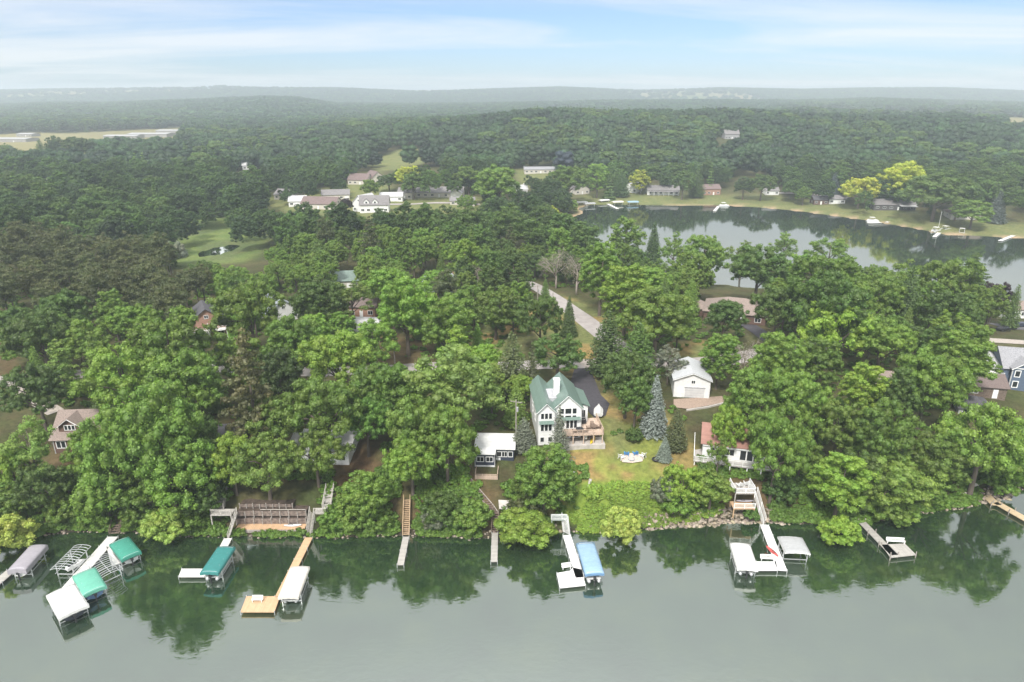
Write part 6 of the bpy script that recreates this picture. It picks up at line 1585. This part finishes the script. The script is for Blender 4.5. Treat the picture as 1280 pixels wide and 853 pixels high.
BD = thing('boardwalk', 'orange-tan boardwalk at the foot of the wooden terraces', 'boardwalk', tuple(W(295, 660.5, 1.1)), 0)
a, b = W(295, 661, 1.1), W(381, 661, 1.1); mb = MB(); mb.box(0, (b - a).length, -.2, 1.3, -.14, 0); q = mb.build('floor_boards', DOCKTAN, BD); q.rotation_euler[2] = math.atan2(b.y - a.y, b.x - a.x)
mb = MB(); mb.box(0, (b - a).length, -.3, -.15, -.7, -.15); mb.build('support_beam', WEATHER, BD)
for i, (u0, u1, v, z0, hgt, lb) in enumerate([(296, 383, 655, 1.15, 1.0, 'lowest wooden retaining wall directly behind the boardwalk'), (296, 383, 645.5, 2.4, .95, 'middle wooden retaining wall of the lakeside terraces'), (300, 366, 634.5, 3.4, .6, 'uppermost weathered fence-like wall of the lakeside terraces')]):
    a, b = W(u0, v, z0), W(u1, v, z0); l = (b - a).length; t = thing('retaining_wall', lb, 'wall', (a.x, a.y, z0), math.atan2(b.y - a.y, b.x - a.x), 'wooden terraces by the lake')
    mb = MB()
    for k in range(4):
        for s in range(8): mb.box(l * s / 8 + .02, l * (s + 1) / 8 - .02, .02 * ((s * 7 + k * 3) % 3), .10 + .02 * ((s + k) % 3), hgt * k / 4 + .01, hgt * (k + 1) / 4 - .015)
    mb.build('boards', TERRACE, t)
    for s in range(9):
        mb = MB(); mb.box(l * s / 8 - .07, l * s / 8 + .07, -.10, .0, -.5, hgt + (.08 if s % 2 else .3)); mb.build('post', WEATHER, t)
    if i == 1:
        mb = MB(); mb.bar((l * .35, -.06, hgt + .42), (l, -.06, hgt + .40), .08, .06); mb.build('handrail', PALEW, t)
    tb = MB(); tb.box(0, l, .14, 2.0, hgt - .35, hgt - .12); tb.build('terrace_soil', plain('leaf_mulch', (.085, .062, .048), .95, .3, 2.0), t)
def paddle(u, v, z, rz, l, wd, mat, label, name='kayak', cat='kayak'):
    p = W(u, v, z); t = thing(name, label, cat, tuple(p), R(rz)); n = 11; V = []; Fq = []
    for i in range(n):
        s = i / (n - 1); x = -l / 2 + l * s; b = wd / 2 * math.sin(math.pi * min(max(s, .03), .97)) ** .7
        V += [(x, -b, .16 + .1 * abs(2 * s - 1) ** 3), (x, -b * .7, .02), (x, b * .7, .02), (x, b, .16 + .1 * abs(2 * s - 1) ** 3), (x, 0, .25 + .06 * abs(2 * s - 1) ** 3)]
    for i in range(n - 1):
        for k in range(5): Fq.append((i * 5 + k, i * 5 + (k + 1) % 5, i * 5 + 5 + (k + 1) % 5, i * 5 + 5 + k))
    Fq += [tuple(range(5))[::-1], tuple(range((n - 1) * 5, n * 5))]
    mb = MB(); mb.add(V, Fq); mb.build('hull', mat, t, True)
    mb = MB(); mb.tube([(-.35 + .35 * math.cos(q), .2 * math.sin(q), .27) for q in np.linspace(0, 6.283, 11)], .03, 5, False); mb.build('cockpit_rim', MOTOR, t)
    return t
paddle(366, 657.5, 1.15, 4, 2.9, .75, HULL, 'white kayak lying on the orange-tan boardwalk')
# white beach deck, two levels
landing('white-railed beach deck with white chairs above the L-shaped dock', 919, 945, 617, 3.4, 5.2, GREYDECK, WHITEPAINT, 'beach_deck', sides='flr')
landing('lower white-railed platform below the beach deck', 917, 944, 636, 2.2, 3.0, DOCKTAN, WHITEPAINT, 'beach_platform', sides='f')
paddle(931, 627, 3.2, 0, 3.0, .7, MAUVEC, 'dark kayak stored under the white beach deck')
WICKER = plain('white_resin', (.72, .72, .71), .5, .05)
def chair(loc, rz, mat, label, group, name='lawn_chair', s=1.0, cat='chair'):
    t = thing(name, label, cat, tuple(loc), R(rz), group); t.scale = (s, s, s)
    mb = MB()
    for k in range(5): mb.bar((-.27 + .135 * k, -.3, .36), (-.27 + .135 * k, .28, .28), .115, .03)
    mb.build('seat', mat, t); mb = MB()
    for k in range(5): mb.bar((-.27 + .135 * k, .25, .25), (-.30 + .15 * k, .55, 1.0 - .05 * abs(k - 2)), .115, .03)
    mb.build('backrest', mat, t)
    for sx in (-1, 1):
        mb = MB(); mb.bar((sx * .36, -.38, .55), (sx * .38, .42, .55), .14, .03); mb.build('armrest', mat, t)
        mb = MB(); mb.bar((sx * .34, -.32, 0), (sx * .34, -.32, .55), .07); mb.build('leg', mat, t); mb = MB(); mb.bar((sx * .34, .45, 0), (sx * .34, .3, .55), .07); mb.build('leg', mat, t)
    return t
for (u, v, rz, lb) in [(924, 609, 200, 'white chair at the left end of the beach deck'), (933, 607, 175, 'white chair in the middle of the beach deck'), (939, 611, 150, 'white chair nearest the stairs on the beach deck')]:
    chair(W(u, v, 5.21), rz, WICKER, lb, 'white chairs on the beach deck', s=1.2)
# small platform at the head of the blue-lift dock
landing('small weathered landing at the head of the bright white dock', 689, 709, 650, 1.7, 3.0, plain('grey_green_boards', (.33, .38, .35), .85, .15), WHITEPAINT, sides='f')
# benches on docks
def bench(loc, rz, l, label, mat=WHITEPAINT):
    t = thing('bench', label, 'bench', tuple(loc), R(rz)); mb = MB()
    for k in range(3): mb.box(-l / 2, l / 2, -.25 + .17 * k, -.10 + .17 * k, .42, .46)
    mb.build('seat', mat, t); mb = MB()
    for k in range(2): mb.box(-l / 2, l / 2, .27, .31, .55 + .2 * k, .7 + .2 * k)
    mb.build('backrest', mat, t)
    for x in (-l / 2 + .15, l / 2 - .15):
        mb = MB(); mb.box(x - .05, x + .05, -.22, -.14, 0, .42); mb.box(x - .05, x + .05, .24, .30, 0, .9); mb.build('leg', mat, t)
    return t
bench(W(708, 711, DZ), 12, 1.5, 'white bench on the end of the dock by the blue cover')
bench(W(959, 700.5, DZ), -4, 2.2, 'white bench inside the corner of the L-shaped dock')
bench(W(1119, 679, DZ), -5, 2.9, 'long pale bench on the weathered grey dock')
t = bench(W(322, 752, DZ), 0, 1.6, 'pale bench on the orange sun platform', WICKER)
paddle(965, 690, .5, 110, 2.8, .75, plain('red_plastic', (.55, .10, .09), .4, .1), 'red kayak tied against the L-shaped dock')
HOUSEK = on_a(10.6, .0, TZ + .02)
t = paddle(741, 553, 7.0, 70, 3.2, .8, plain('yellow_plastic', (.75, .55, .03), .4, .08), 'yellow kayak stored under the deck of the green-roofed house'); t.location = HOUSEK
# ================================================================ yard things, poles, cars
BLUECH = plain('blue_resin', (.05, .22, .50), .5, .08)
SANDP = plain('fire_pit_gravel', (.50, .42, .36), .95, .2, 6.0)
ground_sheet('fire_pit_circle', [(775, 574), (780, 569), (795, 567), (804, 571), (803, 578), (790, 580), (778, 579)], SANDP, .05)
p = G(789, 575); t = thing('fire_pit', 'round stone fire pit on the lawn below the spruce', 'fire pit', tuple(p)); mb = MB()
for k in range(12):
    a = k * math.pi / 6; mb.bar((.62 * math.cos(a - .24), .62 * math.sin(a - .24), .15), (.62 * math.cos(a + .24), .62 * math.sin(a + .24), .15), .2, .34)
mb.build('stone_ring', GREYSTONE, t); mb = MB(); mb.prism([(.5 * math.cos(k * .524), .5 * math.sin(k * .524)) for k in range(12)], 0, .08); mb.build('ashes', plain('ash', (.06, .055, .05), .95), t)
for u, v, rz, lb in [(783, 569.5, 170, 'blue chair at the left of the fire pit'), (794, 569, 190, 'blue chair at the right of the fire pit')]:
    chair(G(u, v), rz, BLUECH, lb, 'blue chairs by the fire pit', s=1.1)
chair(G(777, 574), 120, WICKER, 'white chair left of the fire pit', 'white chairs by the fire pit', s=1.2); chair(G(803, 572), 230, WICKER, 'white chair right of the fire pit', 'white chairs by the fire pit', s=1.2)
p = G(820, 575.5); t = thing('tractor_tyre', 'dark tyre ring lying on the lawn beside the small spruce', 'tyre', tuple(p)); mb = MB(); mb.tube([(.62 * math.cos(q), .62 * math.sin(q), .2) for q in np.linspace(0, 6.283, 17)], .2, 8, False); mb.build('rubber_ring', BLACK, t, True)
# boat wrapped in white on a trailer
p = G(748, 517); t = thing('boat_trailer', 'boat wrapped in white plastic parked on the black driveway', 'boat', tuple(p + Vector((0, 0, .05))), R(82)); t.scale = (.85, .85, .85)
n = 11; V = []; Fq = []; Ln = 5.6
for i in range(n):
    s = i / (n - 1); x = -Ln / 2 + Ln * s; b = 1.1 * (1 - max(0, (s - .45) / .55) ** 2) + .03; V += [(x, -b, .95), (x, -b * .7, .5), (x, b * .7, .5), (x, b, .95), (x, b * .35, 1.55 - .5 * abs(s - .4)), (x, -b * .35, 1.55 - .5 * abs(s - .4))]
for i in range(n - 1):
    for k in range(6): Fq.append((i * 6 + k, i * 6 + (k + 1) % 6, i * 6 + 6 + (k + 1) % 6, i * 6 + 6 + k))
Fq += [tuple(range(6))[::-1], tuple(range((n - 1) * 6, n * 6))]
mb = MB(); mb.add(V, Fq); mb.build('wrapped_hull', WHITEC, t)
mb = MB(); mb.bar((-2.2, 0, .4), (3.6, 0, .4), .12); mb.bar((-.8, -1.0, .38), (-.8, 1.0, .38), .1); mb.build('trailer_frame', ALU, t)
for s in (-1, 1):
    mb = MB(); mb.tube([(-.8, s * 1.05 - .09, .3), (-.8, s * 1.05 + .09, .3)], .3, 12); mb.build('wheel', BLACK, t)
# furniture on the big deck
def table(loc, rz, label, mat, r_=.75, name='patio_table'):
    t = thing(name, label, 'table', tuple(loc), R(rz)); mb = MB(); mb.prism([(r_ * math.cos(k * .524), r_ * math.sin(k * .524)) for k in range(12)], .70, .74); mb.build('tabletop', mat, t)
    for k in range(4):
        a = k * 1.571 + .78; mb = MB(); mb.bar((r_ * .7 * math.cos(a), r_ * .7 * math.sin(a), 0), (r_ * .6 * math.cos(a), r_ * .6 * math.sin(a), .7), .06); mb.build('leg', mat, t)
    return t
table(on_a(8.0, -.1, 2.56), 0, 'dark round table on the front of the big cedar deck', BLACK)
table(on_a(10.9, .8, 2.56), 0, 'round table at the right side of the big cedar deck', plain('bronze', (.16, .11, .08), .5))
for q, (x, y, rz) in enumerate([(7.0, -.3, 90), (9.0, -.2, 270), (9.9, .7, 90), (11.8, 1.0, 270), (10.8, 1.9, 0)]):
    chair(on_a(x, y, 2.56), rz, plain('bronze', (.16, .11, .08), .5), ['dark chair left of the dark round table on the deck', 'dark chair right of the dark round table on the deck', 'bronze chair left of the round table on the deck', 'bronze chair at the deck railing right of the table', 'bronze chair behind the round table on the deck'][q], 'chairs on the big cedar deck', name='deck_chair')
t = thing('grill', 'black barbecue grill against the side wing on the cedar deck', 'grill', tuple(on_a(9.2, 3.3, 2.56)), R(5)); mb = MB(); mb.box(-.65, .65, -.3, .3, .15, .85); mb.build('cabinet', BLACK, t); mb = MB(); mb.tube([(-.5, 0, .95), (.5, 0, .95)], .3, 10); mb.build('lid', BLACK, t); mb = MB(); mb.bar((-.35, -.32, 1.0), (.35, -.32, 1.0), .04); mb.build('handle', ALU, t)
t = thing('umbrella', 'folded white patio umbrella under the cedar deck', 'umbrella', tuple(on_a(9.2, -.2, TZ))); mb = MB(); mb.tube([(0, 0, 0), (0, 0, 2.3)], .03, 6); mb.build('pole', ALU, t); mb = MB(); mb.tube([(0, 0, .6), (0, 0, .9), (0, 0, 2.2), (0, 0, 2.35)], [.28, .3, .1, .02], 8); mb.build('canopy', WHITEC, t)
# poles
POLEW = plain('pole_wood', (.30, .27, .24), .9, .2, 2.0)
def pole(u, vtop, vbase, label, arms=1, z=None, rz=20, lamp=False, mat=None):
    p = G(u, vbase)
    h = 9.0
    for _ in range(20):
        vt = proj(p.x, p.y, p.z + h)[1]; h += (vt - vtop) * .12
    t = thing('utility_pole' if not lamp else 'street_lamp', label, 'pole' if not lamp else 'street lamp', tuple(p), R(rz)); mb = MB(); mb.tube([(0, 0, -.5), (0, 0, h)], [.17, .11], 8); mb.build('post', mat or POLEW, t)
    for k in range(arms):
        mb = MB(); mb.bar((-1.2, .1, h - .5 - .9 * k), (1.2, .1, h - .5 - .9 * k), .1, .12)
        for x in (-1.1, -.5, .5, 1.1): mb.tube([(x, .1, h - .44 - .9 * k), (x, .1, h - .22 - .9 * k)], .05, 6)
        mb.build('crossarm', POLEW, t)
    if lamp:
        mb = MB(); mb.tube([(0, 0, h - .3), (.7, 0, h + .1), (1.5, 0, h + .05)], .06, 6); mb.build('arm', ALU, t); mb = MB(); mb.box(1.35, 2.0, -.16, .16, h - .06, h + .06); mb.build('lamp_head', ALU, t)
    else:
        mb = MB(); mb.tube([(.25, 0, h - 2.4), (.25, 0, h - 1.5)], .22, 8); mb.build('transformer', GREYSTONE, t)
    return t
pole(645, 500, 548, 'tall utility pole with a long crossarm left of the green-roofed house', 1, rz=-20)
pole(494, 428, 459, 'grey utility pole beside the left stretch of road', 0)
pole(672, 356, 378, 'pale utility pole at the far top of the diagonal road', 1)
pole(691, 366, 380, 'thin pole at the top of the diagonal road verge', 0)
pole(92, 450, 476, 'street lamp with a bent arm above the brown-roofed house', 0, lamp=True, rz=150)
pole(641, 405, 416, 'small pole on the grassy verge of the diagonal road', 0) if False else None
# cars
def car(u, v, rz, col, label, loc=None):
    p = Vector(loc) if loc else G(u, v) + Vector((0, 0, .08)); t = thing('parked_car', label, 'car', tuple(p), R(rz), 'parked cars'); P = [(-2.2, .35), (2.2, .35), (2.25, .75), (1.4, .95), (.7, 1.45), (-1.2, 1.5), (-2.1, 1.0), (-2.25, .7)]
    mb = MB(); n = len(P); vs = [(x, s * (.88 if z < 1.1 else .70), z) for s in (-1, 1) for x, z in P]; mb.add(vs, [tuple(range(n))[::-1], tuple(range(n, 2 * n))] + [(i, (i + 1) % n, n + (i + 1) % n, n + i) for i in range(n)]); mb.build('body', col, t, bevel=.06)
    mb = MB(); mb.slab([(1.35, -.66, 1.0), (1.35, .66, 1.0), (.75, .6, 1.43), (.75, -.6, 1.43)], .02); mb.build('windscreen', GLASS, t)
    for s in (-1, 1):
        mb = MB(); mb.add([(.9, s * .86, 1.02), (.55, s * .76, 1.38), (-1.1, s * .76, 1.42), (-1.6, s * .86, 1.05), (.9, s * .83, 1.02), (.55, s * .73, 1.38), (-1.1, s * .73, 1.42), (-1.6, s * .83, 1.05)], [(0, 1, 2, 3), (7, 6, 5, 4), (0, 4, 5, 1), (1, 5, 6, 2), (2, 6, 7, 3), (3, 7, 4, 0)]); mb.build('side_window', GLASS, t)
        for x in (-1.4, 1.4):
            mb = MB(); mb.tube([(x, s * .80, .33), (x, s * .95, .33)], .33, 12); mb.build('wheel', BLACK, t)
    return t
PB = plain('black_car_paint', (.02, .02, .022), .25, .05); PW = plain('white_car_paint', (.72, .72, .72), .25, .04); PS = plain('silver_car_paint', (.42, .43, .44), .3, .05, 1, .5)
car(1262, 411, 12, PB, 'black car parked beside the bay, left of another dark one'); car(1277, 409, 8, plain('dark_blue_paint', (.03, .035, .06), .25, .05), 'dark car parked at the very right edge by the bay')
car(1254, 414, 20, PB, 'black car half hidden at the left end of the parking')
car(1172, 421, -30, PS, 'silver car in a gap among the right-hand oaks'); car(600, 470, 10, PW, 'white car showing through the light tree by the road'); car(372, 258, 0, PW, 'white van-like car by the left village houses')
# boundary walls / hedges / small yard items
p = G(716, 622); t = thing('bench', 'small white lawn seat on the slope above the blue cover', 'bench', tuple(G(716, 596)), R(20)); mb = MB(); mb.box(-.6, .6, -.3, .3, .35, .42); mb.build('seat', WICKER, t); mb = MB(); mb.box(-.6, .6, .25, .32, .42, .9); mb.build('backrest', WICKER, t)
for x in (-.5, .5):
    mb = MB(); mb.box(x - .05, x + .05, -.25, .25, 0, .35); mb.build('leg', WICKER, t)
a, b = G(738, 600), G(735, 617)
t = thing('log_steps', 'weathered timber edging lying up the green slope', 'steps', tuple(b), math.atan2(a.y - b.y, a.x - b.x)); l = (a - b).length
mb = MB(); mb.bar((0, 0, .1), (l, 0, a.z - b.z + .1), .5, .2); mb.build('timber', GREYW, t)
path = [up(619.5, 643, .12), up(612, 632, .12), up(600, 618, .12), up(588, 604, .12), up(583, 596, .12)]
t = thing('garden_path', 'stepped timber path winding down the brown slope by the navy cottage', 'path', path[0]); o = Vector(path[0])
for s in (-.6, .6):
    mb = MB(); mb.tube([Vector(q) - o + Vector((s, 0, 0)) for q in path], .09, 6); mb.build('edge_rail', WEATHER, t)
for i in range(len(path) - 1):
    for k in range(5):
        q = Vector(path[i]).lerp(Vector(path[i + 1]), (k + .5) / 5) - o; mb = MB(); mb.box(q.x - .58, q.x + .58, q.y - .14, q.y + .14, q.z - .1, q.z + .06); mb.build('tread', DARKWOOD, t)
ground_sheet('concrete_pad', [(623, 631), (638, 632), (640, 645), (624, 643)], CONC, .35)
t = thing('lamp_post', 'thin post with a white globe on the slope above the lime shrub', 'lamp', up(674, 640, 0)); mb = MB(); mb.tube([(0, 0, 0), (0, 0, 2.6)], .05, 6); mb.build('post', WHITEPAINT, t)
import bmesh as _bm
bm = _bm.new(); _bm.ops.create_uvsphere(bm, u_segments=12, v_segments=8, radius=.28); me = bpy.data.meshes.new('globe'); bm.to_mesh(me); bm.free(); me.materials.append(WHITEPAINT); o = link(bpy.data.objects.new('globe', me), t); o.location = (0, 0, 2.8)
# right: stone column walkway remains
t = thing('culvert_wall', 'curved grey stone edging beside the tan walkway', 'wall', up(1199, 634, 0)); o = Vector(t.location); mb = MB(); mb.tube([Vector(up(u, v, .3)) - o for u, v in [(1199, 634), (1204, 622), (1212, 611), (1222, 607)]], .32, 7); mb.build('stone_edge', CONC, t)
# ---------------------------------------------------------------- docks and boats across the bay
def far_dock(u0, v0, u1, v1, wd, label):
    a, b = W(u0, v0, .5), W(u1, v1, .5); t = thing('dock', label, 'dock', tuple(a), math.atan2(b.y - a.y, b.x - a.x), 'docks across the bay'); l = (b - a).length; mb = MB(); mb.box(0, l, -wd / 2, wd / 2, -.15, 0); mb.build('walkway', DOCKWHITE, t)
    for k in range(int(l / 3) + 1):
        for s in (-1, 1): mb = MB(); mb.tube([(k * 3, s * wd * .45, -1.5), (k * 3, s * wd * .45, .2)], .08, 6); mb.build('post', ALU, t)
def far_lift(u, v, rz, mat, label, l=7.5, wd=3.4):
    p = W(u, v, 1.8); t = thing('boat_lift', label, 'boat lift', (p.x, p.y, 0), R(rz), 'boat lifts across the bay'); add_canopy(t, l, wd, 2.0, mat)
    for sx in (-.35, .35):
        for sy in (-.45, .45): mb = MB(); mb.box(l * sx - .08, l * sx + .08, wd * sy - .08, wd * sy + .08, -1.5, 2.0); mb.build('post', ALU, t)
def far_boat(u, v, rz, label, s=1.0):
    p = W(u, v, .3); t = thing('pontoon_boat', label, 'boat', (p.x, p.y, 0), R(rz), 'boats across the bay')
    for sy in (-1, 1): mb = MB(); mb.tube([(-3.4 * s, sy * .9, .1), (2.6 * s, sy * .9, .1), (3.6 * s, sy * .9, .3)], [.35, .35, .08], 8); mb.build('pontoon', ALU, t)
    mb = MB(); mb.box(-3.3 * s, 3.1 * s, -1.25, 1.25, .45, .55); mb.box(-2.6 * s, 2.6 * s, -1.25, -1.15, .55, 1.2); mb.box(-2.6 * s, 2.6 * s, 1.15, 1.25, .55, 1.2); mb.build('deck', HULL, t); mb = MB(); mb.slab([(-1.8 * s, -1.2, 2.5), (.8 * s, -1.2, 2.5), (.8 * s, 1.2, 2.5), (-1.8 * s, 1.2, 2.5)], .08)
    for x in (-1.7 * s, .7 * s):
        for y in (-1.1, 1.1): mb.bar((x, y, .6), (x, y, 2.45), .06)
    mb.build('sun_top', WHITEC, t)
for u, v, rz, m, lb in [(727, 253, 15, WHITEC, 'white boat cover at the left end of the far shore'), (737, 254.5, 20, GREYC, 'grey-white boat cover beside the leftmost white one'), (755, 250.5, 25, WHITEC, 'white boat cover below the yellow shore tree'), (772, 252.5, 15, CREAMC, 'cream boat cover left of the blue one across the bay'), (791, 252.5, 10, BLUEC, 'blue boat cover on the far shore')]:
    far_lift(u, v, rz, m, 'far ' + lb)
far_dock(760, 255, 772, 261, 2, 'far pale dock between the cream and white covers'); far_dock(898, 258, 893, 264, 1.8, 'far dock beside the white boat in mid shore')
far_boat(905, 257.5, 10, 'far white pontoon boat moored at the middle of the shore'); far_boat(1091, 276.5, -10, 'far white boat at the dark dock below the yellow trees'); far_dock(1100, 278, 1085, 278.5, 3, 'far dark dock below the ranch house')
far_dock(1141, 268.5, 1108, 278, 1.6, 'far white slanted walkway below the ranch house')
far_boat(1170, 289, 35, 'far white boat left of two at the right shore'); far_boat(1182, 287.5, 25, 'far white boat right of two at the right shore'); far_boat(1202, 290.5, 60, 'far white boat alone near the right shore docks'); far_dock(1174, 291, 1168, 296, 1.8, 'far dock by the two white boats'); far_dock(1268, 294, 1250, 301, 1.8, 'far dock at the right edge of the bay')
t = thing('flagpole', 'thin white pole standing on the right far shore', 'pole', tuple(G(1173, 285))); mb = MB(); mb.tube([(0, 0, 0), (0, 0, 9)], [.08, .05], 6); mb.build('post', WHITEPAINT, t)
# ---------------------------------------------------------------- far trees one can point to
def far_tree(u, vb, wm, hm, kind, tint, label):
    p = G(u, vb); return plant(kind, p.x, p.y, wm, hm, tint, label, None, p.z)
for u, vb, wm, hm, k, ti, lb in [(1072, 261, 22, 20, 'round', 'yellow', 'bright yellow tree left of a bigger one beyond the bay'), (1122, 260, 28, 26, 'round', 'yellow', 'big bright yellow-green tree above the dark ranch house'), (800, 243, 16, 17, 'tall', 'yellow', 'yellow tree on the far shore lawn'), (513, 240, 18, 18, 'round', 'yellow', 'yellow tree in the village'), (518, 250, 15, 17, 'round', 'dark', 'dark tree before the yellow village tree'),
    (465, 252, 12, 14, 'round', 'mid', 'round tree between the beige village houses'), (487, 240, 17, 12, 'round', 'deep', 'very dark tree in the middle of the village'), (434, 268, 9, 9, 'round', 'maroon', 'dark purple tree left of the steep white house'), (586, 243, 18, 19, 'round', 'mid', 'big round tree right of the long ranch house'), (620, 266, 28, 27, 'round', 'mid', 'largest round tree between village and bay'), (581, 268, 12, 11, 'round', 'bright', 'smaller round tree left of the largest one'),
    (709, 256, 26, 26, 'round', 'mid', 'big round green tree at the head of the bay'), (746, 248, 18, 24, 'tall', 'bright', 'tall light tree behind the head of the bay'), (775, 246, 15, 17, 'cedar', 'deep', 'dark cone tree left of the yellow shore tree'), (852, 250, 17, 20, 'round', 'dark', 'dark round tree right of the white shore house'), (870, 247, 13, 19, 'cedar', 'deep', 'very dark tall evergreen on the far shore'),
    (928, 250, 15, 14, 'round', 'deep', 'dark low tree on the middle far shore'), (950, 251, 18, 18, 'round', 'dark', 'dark broad tree on the middle far shore'), (1003, 257, 11, 11, 'round', 'mid', 'lone bush-like tree on the far lawn'), (1040, 249, 12, 17, 'spruce', (.10, .135, .12), 'grey-blue spruce left of the yellow trees'), (1165, 277, 36, 26, 'round', 'dark', 'massive dark tree right of the ranch house'), (1193, 276, 16, 22, 'round', 'dark', 'dark tree beside the massive one right of the ranch house'), (1243, 278, 12, 17, 'spruce', (.13, .16, .15), 'blue-grey spruce at the far right shore'),
    (1212, 286, 22, 14, 'round', 'mid', 'rounded tree on the lawn in front of the tan hip roof'), (712, 266, 11, 8, 'bush', 'mid', 'bushy clump on the green point in the bay'), (55, 205, 16, 22, 'cedar', 'deep', 'first dark cone tree by the tan field'), (72, 203, 17, 23, 'round', 'deep', 'second dark round tree by the tan field'), (100, 206, 30, 26, 'round', 'deep', 'third and broadest dark tree by the tan field'), (684, 293, 15, 14, 'round', 'yellow', 'small golden tree on the near end of the bay')]:
    far_tree(u, vb, wm, hm, k, ti, lb)
# ---------------------------------------------------------------- bushes on the bank
BUSH = [(205, 676, 7.5, 5.2, 'willow', 'pale yellow-green round shrub overhanging the water'), (6, 694, 9, 6.5, 'willow', 'pale willow-like shrub at the left edge of the shore'), (777, 678, 7.2, 5.8, 'willow', 'pale drooping shrub at the water beside the blue cover'), (655, 678, 10, 5.2, 'lime', 'yellow-lime shrub hanging over the water'), (656, 650, 6.5, 5.0, 'brown', 'brownish round shrub above the yellow-lime one'),
        (829, 630, 5.5, 5.5, 'silver', 'grey-green shrub on the slope below the lawn'), (975, 625, 6.5, 6, 'dark', 'dark arching shrub right of the white beach stairs'), (940, 652, 3.2, 2.6, 'emerald', 'small emerald shrub under the beach platform'), (85, 655, 6, 6, 'olive', 'rusty olive shrub on the bank behind the bare lift frame'), (445, 655, 8, 6, 'mid', 'full green shrub on the bank right of the terraces'), (470, 660, 6, 4.5, 'mid', 'green shrub left of the narrow tan stairs'), (555, 655, 8, 6, 'dark', 'dense dark shrub on the bank right of the narrow tan stairs'),
        (590, 662, 7, 5.5, 'mid', 'green shrub left of the steep path'), (545, 660, 5, 4, 'silver', 'greyish shrub at the foot of the narrow tan stairs'), (240, 660, 7, 4.5, 'mid', 'green shrub left of the terrace stairs'), (420, 660, 6, 4.5, 'bright', 'bright shrub right of the orange-tan dock stairs'), (1110, 652, 9, 5.5, 'mid', 'spreading shrub drooping over the water by the grey dock'), (1050, 681, 6.5, 4.5, 'lime', 'lime-green shrub trailing in the water under the big shore tree'), (1060, 640, 6, 6, 'dark', 'dark shrub behind the big yellow-green shore tree'), (880, 625, 6, 5, 'mid', 'green shrub left of the beach platform'), (845, 640, 7, 5, 'bright', 'bright leafy shrub at the foot of the green slope'),
        (690, 622, 6, 5, 'mid', 'green shrub right of the bright ash'), (652, 628, 4.5, 3.5, 'mid', 'green shrub by the concrete pad'), (792, 552, 3.5, 3.0, 'dark', 'dark shrub left of the tall blue spruce'), (20, 640, 7, 5, 'mid', 'green shrub above the pale shrub at the left edge'), (120, 655, 6, 5, 'bright', 'bright shrub left of the short wooden steps'), (175, 655, 6, 4.5, 'mid', 'green shrub right of the short wooden steps'), (1245, 615, 6, 5, 'bright', 'bright shrub over the tan walkway'), (1165, 632, 5, 4, 'bright', 'bright shrub on the rocky right shore')]
for u, vb, wm, hm, ti, lb in BUSH:
    p = G(u, vb)
    if p.z < .3: q = unproj(u, vb, .3); p = Vector((q[0], q[1] + .6, .5))
    plant('bush', p.x, p.y, wm, hm, ti, lb, None, p.z - .2)
# ================================================================ labels for the trees that have none: by look and by the nearest landmark
MARKS = [('the green-roofed house', 710, 530), ('the navy cottage', 618, 570), ('the white garage', 866, 490), ('the red-roofed house', 900, 560), ('the brown-roofed house', 88, 555), ('the brick gable', 260, 415), ('the slate-roofed house', 357, 390), ('the pale green roof', 438, 355), ('the grey bungalow', 548, 355), ('the tan hip roof', 917, 392), ('the blue house', 1262, 470), ('the diagonal road', 722, 395), ('the left stretch of road', 512, 460), ('the pine grove', 130, 370), ('the marsh pond', 268, 312), ('the wooden terraces', 340, 640), ('the maroon tree', 1249, 380), ('the parked cars', 1265, 408), ('the white beach deck', 930, 610), ('the black driveway', 742, 490), ('the dark pointed spruce', 819, 300), ('the grey-roofed shed', 1217, 520), ('the grey dock', 1090, 655), ('the red brick house', 452, 397), ('the rust-tinged pine', 300, 500)]
MP = [(n_, *tuple(G(u, v)[:2])) for n_, u, v in MARKS]
from collections import defaultdict
pool = defaultdict(list)
for q in TREES:
    if q['label']: continue
    nm, mx, my_ = min(MP, key=lambda m: (m[1] - q['x']) ** 2 + (m[2] - q['y']) ** 2)
    dx, dy = q['x'] - mx, q['y'] - my_
    rel = ('right of' if dx > 0 else 'left of') if abs(dx) > abs(dy) else ('behind' if dy > 0 else 'in front of')
    dist_ = math.hypot(dx, dy); sz = 'small ' if q['h'] < 9.5 else 'tall ' if q['h'] > 16 else ''
    tw = TWORD.get(q['tint'], 'green'); kw = KWORD[q['kind']].replace('tall full', 'full') if sz else KWORD[q['kind']]
    lab = '%s%s %s %s %s%s' % (sz, tw, kw, 'close' if dist_ < 18 else 'well' if dist_ < 38 else 'far', rel + ' ', nm)
    lab = lab.replace('close behind', 'close behind')
    pool[lab].append(q)
ORD = ['first', 'second', 'third', 'fourth', 'fifth', 'sixth', 'seventh', 'eighth', 'ninth', 'tenth', 'eleventh', 'twelfth']
for lab, qs in pool.items():
    if len(qs) == 1: qs[0]['o']['label'] = lab; continue
    qs.sort(key=lambda q: q['x'] / q['y'])
    for i, q in enumerate(qs):
        pre = 'leftmost' if i == 0 else 'rightmost' if i == len(qs) - 1 else ORD[i] + ' from the left'
        q['o']['label'] = ('%s, %s' % (lab, pre)).replace('the left stretch of road', 'the left road')
GRP = {'broadleaf_tree': 'broadleaf trees of the wooded shore', 'pine_tree': 'pines of the wooded shore', 'cedar_tree': 'cedars among the houses', 'spruce_tree': 'spruces among the houses', 'bush': 'bushes on the lake bank', 'bare_tree': 'bare grey trees', 'willow_tree': 'willows', 'birch_tree': 'birches'}
for q in TREES: q['o']['group'] = GRP[KIND[q['kind']][2]]
